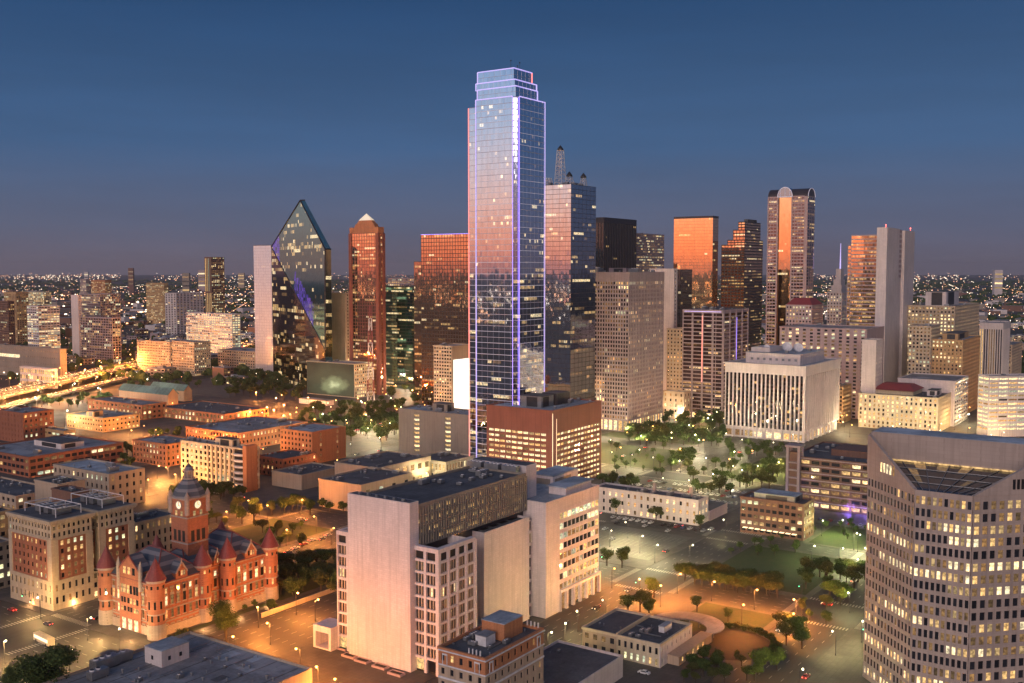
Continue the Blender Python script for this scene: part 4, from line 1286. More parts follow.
# red brown office block with lit rows
t = B('red_brown_office', 'red brown office block with blank upper wall and rows of golden lit windows', 'office building', 552, 410.5, 487, 600.5, D=661)
def redb():
    wb = MB(); t.core(wb)
    for s_ in ('R', 'L'):
        fr, wid = t.frame(s_)
        e = .5 if s_ == 'R' else 0
        zt = t.h - 14.5
        wb.fbox(fr, -e, wid + e, 0, .5, zt, t.h - .9)
        ew = 5.5 if s_ == 'R' else 4.
        if s_ == 'R':
            wb.fbox(fr, -e, ew, 0, .5, 0, zt); wb.fbox(fr, wid - 1.2, wid + e, 0, .5, 0, zt)
            f = (fr[0] + fr[2] * ew, fr[1] + fr[3] * ew, *fr[2:]); w = wid - ew - 1.2
        else:
            wb.fbox(fr, 0, 1.5, 0, .5, 0, zt); wb.fbox(fr, wid - ew, wid, 0, .5, 0, zt)
            f = (fr[0] + fr[2] * 1.5, fr[1] + fr[3] * 1.5, *fr[2:]); w = wid - ew - 1.5
        t.facade(wb, f, w, 0, zt, bay=4.4, fl=3.55, wf=.86, hf=.44, dep=.42, pd=.04, lit=.97, row=0, pal=(2, 3, 3))
    t.roofing(wb, over=.55, mat='roof_blue'); wb.build('wall', [M['redbrown'], M['void']], t.root); t.flush()
    b = MB(); b.fbox((0, 0, 1, 0, 0, -1), -.25, .25, .52, .6, 8, t.h - 2); b.fbox((0, 0, 1, 0, 0, -1), 4.6, 4.9, .52, .6, 4, t.h - 6); b.build('strip_light', M['lit_awning'], t.root)
    for (a, b_, c, d_, hh, mt) in ((.18, .30, .42, .62, 6.5, 'grey_metal'), (.45, .28, .72, .50, 7, 'dark_panel'), (.3, .66, .6, .82, 4, 'grey_metal')):
        t.house(t.La * a, t.Lb * b_, t.La * c, t.Lb * d_, t.h - .9, t.h + hh, mt)
    t.units(8, sc=1.3)
redb()

# ================================================================== CENTRE FOREGROUND: the white court building
def courts():
    zc = 0
    t = B('white_court_building', 'white stone court complex with a huge blank front slab and dark flat roofs', 'court building', 438, 549, 338, 473.5, yb=676)
    La, Lb, h = t.La, t.Lb, t.h
    R = t.root
    # helper: local coordinates of a pixel column along a given line
    def sub(xc, ytop, xl, xr, yb):
        q = B('x', 'x', 'x', xc, ytop, xl, xr, yb=yb, parent=R)
        dlt = q.C - t.C
        return q, dlt.dot(t.a), dlt.dot(t.b)
    # -- office block with framed windows
    wb = MB()
    t.core(wb)
    for s_ in ('R', 'L'):
        fr, wid = t.frame(s_)
        e = .9 if s_ == 'R' else 0
        nb = 4 if s_ == 'R' else max(4, round(wid / 5.2))
        nf = 8; z0, z1 = 5.5, h - 5.0
        f = (z1 - z0) / nf
        for j in range(nb + 1):
            c = wid * j / nb
            a_, b_ = c - .55, c + .55
            if j == 0: a_ = -e
            if j == nb: b_ = wid + e
            wb.fbox(fr, a_, b_, 0, .9, 0, h - .9)
        for i in range(nf + 1):
            z = z0 + i * f
            wb.fbox(fr, 0, wid, 0, .75, z - .45, z + .45)
        wb.fbox(fr, -(e * .99), wid + e * .99, 0, .88, h - 1.6, h - .92)
        for i in range(nf):
            for j in range(nb):
                u0 = wid * j / nb + .55; w = wid / nb - 1.1
                for q in range(3):
                    cls = 0
                    if i == nf - 3 and (j, q) in ((0, 0), (0, 1), (nb - 1, 1), (1, 2)): cls = 3
                    elif rnd() < .05: cls = 1
                    t.addwin(fr, u0 + w * (q + .5) / 3, z0 + (i + .5) * f, w / 3 * .62, f - 1.2, cls)
                    wb.fbox(fr, u0 + w * (q + 1) / 3 - w * .065, u0 + w * (q + 1) / 3 + w * .065, 0, .35, z0 + i * f + .45, z0 + (i + 1) * f - .45, 2)
        # open roof loggia: dark behind frame
        for j in range(nb):
            t.addwin(fr, wid * (j + .5) / nb, 2.9, wid / nb - 1.4, 4.2, 2 if rnd() < .4 else 0)
    # flat rim round a roof deck set low inside
    for (x0, y0, x1, y1) in ((0, 0, La, 1.2), (0, 1.2, 1.2, Lb - 1.2), (0, Lb - 1.2, La, Lb)):
        wb.box(x0 - .95, y0 - .95 if y0 == 0 else y0, h - .9, x1, y1, h - .05)
    wb.build('wall', [M['travertine'], M['void'], M['tan']], R); t.flush()
    r = MB(); r.box(1.2, 1.2, h - 4.6, La, Lb - 1.2, h - 4.4); r.build('roof', M['roof_dark'], R)
    # -- the blank slab
    q, sx_, sy = sub(409.5, 503.5, 347.5, 418.5, 673)
    s = MB(); s.box(sx_, sy, 0, sx_ + q.La, sy + q.Lb, q.h)
    s.build('blank_slab', M['travertine'], R)
    c = MB()
    c.box(sx_ + .5, sy + .5, q.h, sx_ + q.La - .5, sy + q.Lb - .5, q.h + .06)
    c.build('roof', M['roof_dark'], R)
    for k in range(6):
        zz = MB(); y = sy + q.Lb * (.12 + .14 * k); zz.box(sx_ + 1, y, q.h + .06, sx_ + 2.2, y + 1, q.h + .9); zz.build('roof_vent', M['grey_metal'], R)
    hs = q.h
    # -- upper block with perforated screen and dark roof
    q2, ux, uy = sub(418, 501.5, 347.5, 526, 670)
    ux = sx_ + q.La; uy = sy + .6
    hu = hs - 1.5
    far = t.C + t.a * ux + t.b * uy
    Lu = solve(Vector((far.x, far.y, hu)), t.a, 526)
    ub = MB()
    zb = hu - 15.5
    ub.box(ux, uy, zb, ux + Lu, sy + q.Lb, hu - 1.0, 0, (1,))
    for (x0, y0, x1, y1) in ((ux, uy, ux + Lu, uy + .5), (ux, sy + q.Lb - .5, ux + Lu, sy + q.Lb), (ux, uy + .5, ux + .5, sy + q.Lb - .5), (ux + Lu - .5, uy + .5, ux + Lu, sy + q.Lb - .5)):
        ub.box(x0, y0, hu - 1.0, x1, y1, hu)
    ub.build('upper_wall', M['grey_tan'], R)
    fr = (ux, uy, 1, 0, 0, -1)
    scr = MB()
    nb = round(Lu / 1.5)
    for i in range(4):
        z = zb + .9 + i * 3.6
        for j in range(nb):
            if rnd() < .55:
                x, y = ux + (j + .5) * Lu / nb, uy - .05
                t.singles.append((x, y, z + 1.2, .55, 1.2, random.choice((1, 2, 2)) , 0))
        scr.fbox(fr, 0, Lu, 0, .55, z - .55, z - .25)
    for j in range(round(Lu / 1.5) + 1):
        scr.fbox(fr, j * Lu / nb - .14, j * Lu / nb + .14, 0, .5, zb + .2, hu - 1.2)
    scr.build('screen', M['grey_tan'], R); 
    ub = MB(); ub.box(ux + .5, uy + .5, hu - 1.1, ux + Lu - .5, sy + q.Lb - .5, hu - .9); ub.build('roof', M['roof_dark'], R)
    ub = MB(); ub.box(ux + 1.5, uy + 1.5, 0, ux + Lu, sy + q.Lb - 1, zb); ub.build('recessed_wall', M['dark_panel'], R)
    for _ in range(16):
        link('air_unit', random.choice(unitmesh()), R, (uni(ux + Lu * .25, ux + Lu * .95), uni(uy + 4, sy + q.Lb - 4), hu - .9), random.choice((0, math.pi / 2)), uni(.4, 1.0))
    # -- second white box
    q3, bx, by = sub(484, 535.5, 452, 529.5, 642)
    s = MB(); s.box(bx, by, 0, bx + q3.La, by + q3.Lb + 6, q3.h); 
    for (x0, y0, x1, y1) in ((0, 0, q3.La, .5), (0, .5, .5, q3.Lb + 6), (q3.La - .5, .5, q3.La, q3.Lb + 6)):
        s.box(bx + x0, by + y0, q3.h, bx + x1, by + y1, q3.h + 1)
    s.build('blank_box', M['travertine'], R)
    g = MB(); g.box(bx + .5, by + .5, q3.h, bx + q3.La - .5, by + q3.Lb + 5.5, q3.h + .05); g.build('roof', M['roof_dark'], R)
    for i in range(4):
        o = MB(); x = bx + 4 + i * (q3.La - 6) / 4; o.box(x, by + 3, q3.h + .05, x + 5.5, by + q3.Lb + 2, q3.h + .5, 0, (0,)); o.box(x + .6, by + 3.6, q3.h + .5, x + 4.9, by + q3.Lb + 1.4, q3.h + .56, 1); o.build('skylight', [M['grey_metal'], M['void']], R)
    # -- recessed windows column
    bx2 = bx + q3.La
    q4, cx, cy = sub(546, 503, 536, 560, 619)
    w = MB(); y0 = by + 1.8; hw = q3.h - 1
    w.box(bx2, y0 + .01, 0, cx + 2, y0 + 20, hw, 1)
    fr = (bx2, y0, 1, 0, 0, -1); wid = cx - bx2
    t.facade(w, fr, max(wid, 4), 0, hw, bay=3.2, fl=5.2, wf=.7, hf=.78, dep=.5, pd=.1, lit=.05)
    w.build('wall', [M['travertine'], M['void']], R)
    # -- east wing
    east0 = cx; ey = cy
    he = q4.h
    wl = MB()
    far = t.C + t.a * cx + t.b * cy
    Le = solve(Vector((far.x, far.y, he)), t.a, 599.5)
    cw = q4.La
    wl.box(cx, cy, 0, cx + cw, cy + 26, he - .9)        # solid corner
    wl.box(cx + cw, cy + .6, 0, cx + Le, cy + 26, he - .9, 1)
    fr = (cx + cw, cy + .6, 1, 0, 0, -1); wid = Le - cw
    t.facade(wl, fr, wid, 8.2, he - 5, bay=3.4, fl=4.1, wf=.93, hf=.6, dep=.35, pd=.02, lit=.52, row=.6, pal=(2, 4, 3, 2), top=.8)
    wl.fbox(fr, 0, wid + .3, -.1, .2, he - 4.98, he - .92)
    nb = 6
    for j in range(nb + 1):
        wl.fbox(fr, wid * j / nb - (.7 if j else 0), wid * j / nb + .7, 0, 1.2, 0, 8.0)
    wl.fbox(fr, 0, wid + .7, 0, 1.25, 8.02, 9.2)
    for j in range(nb):
        t.addwin(fr, wid * (j + .5) / nb, 3.8, wid / nb - 1.5, 7, 1 if j in (0, 1, 5) else 2)
    t.core  # noqa
    for (x0, y0, x1, y1) in ((cx, cy, cx + Le, cy + .5), (cx, cy + .5, cx + .5, cy + 26), (cx + Le - .5, cy + .5, cx + Le, cy + 26)):
        wl.box(x0, y0, he - .9, x1, y1, he)
    wl.build('wall', [M['travertine'], M['void']], R)
    rr = MB(); rr.box(cx + .5, cy + .5, he - .95, cx + Le - .5, cy + 26, he - .85); rr.build('roof', M['roof_blue'], R)
    # sloping recessed top storey
    a = MB(); a.box(cx + cw * 1.8, cy + 2.5, he - .84, cx + Le - 3, cy + 11, he + 2.4); a.build('attic_storey', M['travertine'], R)
    a = MB(); a.box(cx + cw * 1.8 - 1, cy + 1.6, he + 2.41, cx + Le - 2, cy + 12, he + 2.8); a.build('roof', M['roof_blue'], R)
    # penthouse with pale blue roof
    q5, px_, py_ = sub(553, 477, 531, 578, 590)
    a = MB(); a.box(px_, py_, he - .8, px_ + q5.La, py_ + q5.Lb, q5.h); o = a.build('penthouse', M['travertine'], R)
    a = MB(); a.box(px_ - .2, py_ - .2, q5.h + .01, px_ + q5.La + .2, py_ + q5.Lb + .2, q5.h + .5); a.build('roof', M['roof_blue'], o)
    a = MB(); a.box(px_ - .1, py_ + 1.5, q5.h - 8.5, px_ - .02, py_ + q5.Lb - 2, q5.h - 1.2); a.box(px_ + 1.5, py_ - .1, q5.h - 8.5, px_ + q5.La * .7, py_ - .02, q5.h - 1.2); a.build('louvre', M['grey_tan'], o)
    # white stair block behind the dark roof
    q6, kx, ky = sub(526, 466, 471, 533, 610)
    a = MB(); a.box(kx, ky, 0, kx + 8, ky + q6.Lb, q6.h); a.build('stair_block', M['travertine'], R)
    a = MB(); a.box(kx + .4, ky + .4, q6.h, kx + 7.6, ky + q6.Lb - .4, q6.h + .05); a.build('roof', M['roof_dark'], R)
    for i in range(3): link('air_unit', unitmesh()[3], R, (kx - 4, ky + 5 + i * 9, hu - .9), math.pi / 2, 1.2)
    t.flush()
    # freestanding gateway by the left corner
    g = thing('stone_portal', 'small white stone gateway beside the blank slab', 'portal', ground(331, 652), RZ)
    for y in (0, 8):
        b = MB(); b.box(0, y, 0, 9, y + 1.2, 9); b.build('pier', M['travertine'], g)
    b = MB(); b.box(0, 1.2, 6.6, 9, 8, 9); b.box(0, 1.2, 0, 9, 8, .6); b.build('lintel', M['travertine'], g)
    # planters
    for i, (px, py) in enumerate(((345, 652), (353, 660), (366, 665), (372, 655), (390, 661), (384, 671), (400, 678))):
        p = thing('planter', 'long low stone planter on the paved forecourt of the white slab', 'planter', ground(px, py), RZ, 'forecourt planters')
        b = MB()
        for (x0, y0, x1, y1) in ((0, 0, 3, .4), (0, 5.6, 3, 6), (0, .4, .4, 5.6), (2.6, .4, 3, 5.6)): b.box(x0, y0, 0, x1, y1, .9)
        b.build('rim', M['pink_conc'], p)
        b = MB(); b.box(.4, .4, .1, 2.6, 5.6, .7); b.build('soil', M['void'], p)
    return t
courts()

# ================================================================== RED COURTHOUSE
M['slate'], nt_ = newmat('banded_slate')
p = prin(nt_, .7)
fv, ov = facevec(nt_); sp_ = nt_.nodes.new('ShaderNodeSeparateXYZ'); nt_.links.new(ov, sp_.inputs[0])
wv = nt_.nodes.new('ShaderNodeMath'); wv.operation = 'SINE'; ml = nt_.nodes.new('ShaderNodeMath'); ml.operation = 'MULTIPLY'; ml.inputs[1].default_value = 2.2
nt_.links.new(sp_.outputs[2], ml.inputs[0]); nt_.links.new(ml.outputs[0], wv.inputs[0])
nt_.links.new(mixc(nt_, mrange(nt_, wv.outputs[0], .2, .35), (.075, .085, .105), (.20, .19, .20)), p.inputs['Base Color'])
M['red_tile'] = plain('red_roof_tile_bright', (.20, .045, .04), .55, 0, 1.5, .3)
M['clock'] = emit('clock_face', (1, .80, .5), 1.0)
def red_court():
    R = thing('red_courthouse', 'red sandstone courthouse with conical turrets, clock tower and banded slate roofs', 'courthouse', ground(157, 638), RZ)
    t = B('x', 'x', 'x', 157, 585, 108, 271, yb=638, parent=R)
    La, Lb = t.La, t.Lb
    h = t.h
    wb = MB()
    t.ox = 0
    # main masses: front wing block, recessed centre, rear wing block
    w1 = La * .40; w2 = La * .62
    masses = [(0, 0, w1, Lb), (w1, 3.5, w2, Lb - 3.5), (w2, 0, La, Lb)]
    for (x0, y0, x1, y1) in masses:
        wb.box(x0, y0, 0, x1, y1, h, 0, (0, 1))
    def rows(fr, wid, bay, z0s, lit):
        """rows of windows: (z, height)"""
        nb = max(1, round(wid / bay)); b = wid / nb
        for (z, hh, wf, ar) in z0s:
            for j in range(nb):
                u = (j + .5) * b; w = b * wf
                t.addwin(fr, u, z + hh / 2, w, hh, (random.choice((1, 2, 3)) if rnd() < lit else (1 if rnd() < .3 else 0)), .12)
                wb.fbox(fr, u - w / 2 - .25, u + w / 2 + .25, 0, .35, z - .45, z, 1)        # sill
                wb.fbox(fr, u - w / 2 - .3, u - w / 2, 0, .3, z, z + hh, 0); wb.fbox(fr, u + w / 2, u + w / 2 + .3, 0, .3, z, z + hh, 0)
                if ar:
                    n = 6; ox, oy, ux, uy, nx, ny = fr
                    P0 = [(u - (w / 2 + .3) * math.cos(math.pi * k / n), z + hh + (w / 2 + .3) * math.sin(math.pi * k / n)) for k in range(n + 1)]
                    for d_ in (.3,):
                        wb.poly([(ox + ux * a + nx * d_, oy + uy * a + ny * d_, zz) for a, zz in P0], 1)
                else: wb.fbox(fr, u - w / 2 - .35, u + w / 2 + .35, 0, .38, z + hh, z + hh + .5, 1)
        # string courses
        for z in (5.2, 9.8, h - .8):
            wb.fbox(fr, 0, wid, 0, .45, z, z + .4, 1)
        wb.fbox(fr, 0, wid, 0, .6, 0, 3.6, 2)
    LV = [(4.4 - 3.0, 2.2, .42, 0), (6.3, 3.0, .42, 0), (11.2, 3.4, .5, 1), (15.6, 1.9, .42, 0)]
    k = h / 20.
    LV = [(a * k, b * k, c, d_) for a, b, c, d_ in LV]
    for (x0, y0, x1, y1) in masses:
        rows((x0, y0, 1, 0, 0, -1), x1 - x0, 3.1, LV, .62)
    rows((0, Lb, 0, -1, -1, 0), Lb, 3.0, LV, .42)
    wb.build('wall', [M['red_sand'], M['grey_stone'], M['grey_stone']], R)
    t.flush()
    # roofs
    def hip(x0, y0, x1, y1, z0, rh, ins=.42):
        r = MB(); w = min(x1 - x0, y1 - y0) * ins
        if (x1 - x0) >= (y1 - y0): a, b = (x0 + w, (y0 + y1) / 2, z0 + rh), (x1 - w, (y0 + y1) / 2, z0 + rh)
        else: a, b = ((x0 + x1) / 2, y0 + w, z0 + rh), ((x0 + x1) / 2, y1 - w, z0 + rh)
        o = .5
        p = [(x0 - o, y0 - o, z0), (x1 + o, y0 - o, z0), (x1 + o, y1 + o, z0), (x0 - o, y1 + o, z0)]
        if (x1 - x0) >= (y1 - y0):
            r.quadv(p[0], p[1], b, a); r.tri(p[1], p[2], b); r.quadv(p[2], p[3], a, b); r.tri(p[3], p[0], a)
        else:
            r.tri(p[0], p[1], a); r.quadv(p[1], p[2], b, a); r.tri(p[2], p[3], b); r.quadv(p[3], p[0], a, b)
        r.poly(list(reversed(p)))
        o_ = r.build('slate_roof', M['slate'], R)
        e = MB(); e.tube(a, b, .4, 5)
        for q, e2 in ((p[0], a), (p[1], b if (x1 - x0) >= (y1 - y0) else a), (p[2], b), (p[3], a if (x1 - x0) >= (y1 - y0) else b)): e.tube(q, e2, .3, 5)
        for i in range(4): e.tube(p[i], p[(i + 1) % 4], .3, 5)
        e.build('roof_ridge', M['red_tile'], o_)
    hip(0, 0, w1, Lb, h, 9.5 * k, .5)
    hip(w1 - 6, 3.5, w2 + 6, Lb - 3.5, h - .3, 7.5 * k, .3)
    hip(w2, 0, La, Lb, h, 9 * k, .5)
    # turrets
    def turret(x, y, r, zt, lab=None, zc=None):
        b = MB(); b.cone(x, y, 0, zt, r, r, 18); b.cone(x, y, zt - .8, zt + .2, r + .3, r + .3, 18, 1); b.cone(x, y, 9.8, 10.3, r + .2, r + .2, 18, 1); b.cone(x, y, 0, 6., r + .25, r + .2, 18, 1)
        o = b.build('turret', [M['red_sand'], M['grey_stone']], R)
        for i in range(18):
            a = 2 * math.pi * i / 18 + .1
            nx, ny = math.cos(a), math.sin(a)
            if nx > .35 and ny > .1: continue
            for (z, hh, l) in ((7 * k, 2.4, .15), (11.6 * k, 3.0, .35), (zt - 3.2, 1.3, .1)):
                if i % 2 == (0 if hh < 3 else 1) or hh > 3:
                    link('window', quadmesh(r * .24, hh, WS['std'][2 if rnd() < l else 0]), o, (x + nx * (r + .06), y + ny * (r + .06), z + hh / 2), math.atan2(ny, nx) + math.pi / 2)
        c = MB(); c.cone(x, y, zt + .2, zt + r * 2.5, r + .7, .12, 18, cap=False); c.cone(x, y, zt + r * 2.5 - .3, zt + r * 2.5 + 1.4, .12, .05, 6); c.build('conical_roof', M['red_tile'], o)
    r = 3.1
    turret(0, 0, 3.4, h + 2.2); turret(0, Lb, 3.4, h + 2.2); turret(w1, 1.2, 3.3, h + 2.5); turret(w2, 1.2, 3.3, h + 2.5); turret(La, 0, 3.3, h + 2.2); turret(La, Lb, 3.2, h + 1.5); turret(w1, Lb - 1, 3.2, h + 2.5); turret(w2, Lb - 1, 3.2, h + 2.5)
    # gables
    def gable(fr, u, w, z0, zh, dp, small=False):
        ox, oy, ux, uy, nx, ny = fr
        P = lambda a, n, z: (ox + ux * a + nx * n, oy + uy * a + ny * n, z)
        b = MB(); n0 = .7
        f = [P(u - w / 2, n0, z0), P(u + w / 2, n0, z0), P(u + w / 2, n0, z0 + zh * .35), P(u, n0, z0 + zh), P(u - w / 2, n0, z0 + zh * .35)]
        bk = [P(u - w / 2, -dp, z0), P(u + w / 2, -dp, z0), P(u + w / 2, -dp, z0 + zh * .35), P(u, -dp, z0 + zh), P(u - w / 2, -dp, z0 + zh * .35)]
        b.poly(f); b.poly(list(reversed(bk))); b.quadv(f[1], bk[1], bk[2], f[2]); b.quadv(bk[0], f[0], f[4], bk[4])
        o = b.build('gable', M['red_sand'], R)
        rb = MB()
        v = lambda p, z: (p[0], p[1], p[2] + z)
        rb.quadv(v(f[4], .05), v(f[3], .05), v(bk[3], .05), v(bk[4], .05)); rb.quadv(v(f[3], .05), v(f[2], .05), v(bk[2], .05), v(bk[3], .05)); rb.build('gable_roof', M['slate'], o)
        c = MB(); c.tube(f[4], f[3], .35, 5); c.tube(f[3], f[2], .35, 5); c.tube(f[3], v(f[3], 1.5), .2, 5); c.build('coping', M['grey_stone' if small else 'red_tile'], o)
        ang = math.atan2(uy, ux)
        for i in ((-1, 0, 1) if w > 5 else (0,)):
            q = P(u + i * w * .22, n0 + .05, z0 + zh * .33)
            link('window', quadmesh(w * .13, zh * .3, WS['std'][0 if rnd() < .6 else 2]), o, q, ang)
    gable((0, Lb, 0, -1, -1, 0), Lb / 2, Lb * .42, h, 9.5, 5)
    FR = (0, 0, 1, 0, 0, -1)
    gable(FR, w1 * .5, 5.6, h, 6.5, 4, True); gable(FR, w2 + (La - w2) * .5, 6, h, 6.5, 4, True)
    FR2 = (0, 3.5, 1, 0, 0, -1)
    gable(FR2, w1 + (w2 - w1) * .32, 4, h - .3, 6, 3, True); gable(FR2, w1 + (w2 - w1) * .70, 4, h - .3, 6, 3, True)
    # entrance bay with three arches on the street front
    fr = (0, Lb, 0, -1, -1, 0); c = Lb / 2
    b = MB(); b.fbox(fr, c - 6.8, c + 6.8, 0, .65, 0, h); o = b.build('entrance_bay', M['red_sand'], R)
    for q in (-1, 0, 1):
        link('doorway', quadmesh(2.4, 4.4, WS['std'][3]), o, (-.75, Lb - (c + q * 3.9), 2.5), -math.pi / 2)
        for (z, hh, wd) in ((7.2, 1.9, 1.3), (10.4, 2.2, 1.3), (14.2, 3.4, 1.5)):
            for e in (-.85, .85):
                link('window', quadmesh(wd, hh, WS['std'][0 if rnd() < .75 else 2]), o, (-.72, Lb - (c + q * 4 + e), z * k + hh / 2), -math.pi / 2)
    for e in (-7, 7):
        b = MB(); b.cone(-.5, Lb - (c + e), h - 4, h + 4.5, .9, .9, 8); b.cone(-.5, Lb - (c + e), h + 4.5, h + 8, 1.1, .1, 8); b.build('pinnacle', M['grey_stone'], R)
    # clock tower
    tw = 10.5; tx, ty = (w1 + w2) / 2 - tw * .5 - 1, Lb * .40 - tw * .5 + 3
    p0 = t.C + t.a * (tx) + t.b * (ty)
    kpx = 512 + F * p0.x / p0.y
    zt = at(kpx, 501, p0.y).z; zsp = at(kpx, 489, p0.y).z; ztop = at(kpx, 464, p0.y).z
    b = MB(); b.box(tx, ty, h - 3, tx + tw, ty + tw, zt)
    for z in (h + 9, zt - 7.6): b.box(tx - .4, ty - .4, z, tx + tw + .4, ty + tw + .4, z + .5, 1)
    b.box(tx - .5, ty - .5, zt, tx + tw + .5, ty + tw + .5, zt + .8, 1)
    T = b.build('clock_tower', [M['red_sand'], M['grey_stone']], R)
    for side in range(2):
        for i in range(3):
            u = tw * (.24 + .26 * i)
            loc = (tx + u, ty - .06, h + 12.2) if side == 0 else (tx - .06, ty + u, h + 12.2)
            link('belfry_opening', quadmesh(1.7, 4.6, M['void']), T, loc, 0 if side == 0 else -math.pi / 2)
        for i in range(2):
            u = tw * (.34 + .32 * i)
            loc = (tx + u, ty - .06, zt - 5.8) if side == 0 else (tx - .06, ty + u, zt - 5.8)
            link('window', quadmesh(1.3, 2.0, WS['std'][2]), T, loc, 0 if side == 0 else -math.pi / 2)
        # clock
        b = MB()
        n = 24; R_ = 1.75; zc = zt - 2.4
        if side == 0: P = lambda a, z, o=0: (tx + tw / 2 + a, ty - .12 - o, zc + z)
        else: P = lambda a, z, o=0: (tx - .12 - o, ty + tw / 2 - a, zc + z)
        b.poly([P(R_ * math.cos(2 * math.pi * i / n), R_ * math.sin(2 * math.pi * i / n)) for i in range(n)])
        C_ = b.build('clock_face', M['clock'], T)
        b = MB(); b.tube(P(0, 0, .1), P(0, 1.4, .1), .09, 4); b.tube(P(0, 0, .1), P(.85, -.35, .1), .11, 4)
        for i in range(12):
            a = 2 * math.pi * i / 12; b.tube(P(1.4 * math.cos(a), 1.4 * math.sin(a), .08), P(1.65 * math.cos(a), 1.65 * math.sin(a), .08), .06, 4)
        b.build('clock_hands', M['black_panel'], C_)
        b = MB(); pr = None
        for i in range(n + 1):
            q = P(R_ * math.cos(2 * math.pi * i / n), R_ * math.sin(2 * math.pi * i / n), .05)
            if pr: b.tube(pr, q, .22, 4)
            pr = q
        b.build('clock_ring', M['grey_stone'], C_)
    for (x, y) in ((tx, ty), (tx + tw, ty), (tx, ty + tw), (tx + tw, ty + tw)):
        b = MB(); b.cone(x, y, zt - 6, zt + 1.2, 1.0, 1.0, 10); b.cone(x, y, zt + 1.2, zt + 3.8, 1.2, .1, 10); b.build('pinnacle', M['grey_stone'], T)
    cx, cy = tx + tw / 2, ty + tw / 2
    b = MB()
    for z0, z1, r0, r1 in ((zt + .8, zt + 3.6, tw * .68, tw * .54), (zt + 3.6, zt + 7.8, tw * .54, tw * .26)):
        b.cone(cx, cy, z0, z1, r0, r1, 8, 0)
    b.build('spire_roof', M['slate'], T)
    b = MB(); z = zt + 7.8
    b.cone(cx, cy, z, z + .6, 2.6, 2.6, 12)
    for i in range(8):
        a = 2 * math.pi * i / 8; b.tube((cx + 1.8 * math.cos(a), cy + 1.8 * math.sin(a), z + .6), (cx + 1.8 * math.cos(a), cy + 1.8 * math.sin(a), z + 3.4), .22, 5)
    b.cone(cx, cy, z + .6, z + 3.4, 1.1, 1.1, 8)
    b.cone(cx, cy, z + 3.4, z + 3.9, 2.3, 2.3, 12); b.build('lantern', M['grey_stone'], T)
    b = MB(); b.cone(cx, cy, z + 3.9, z + 5.4, 2.0, 1.1, 12); b.cone(cx, cy, z + 5.4, z + 6.6, 1.1, .1, 12); b.build('cupola', M['slate'], T)
red_court()

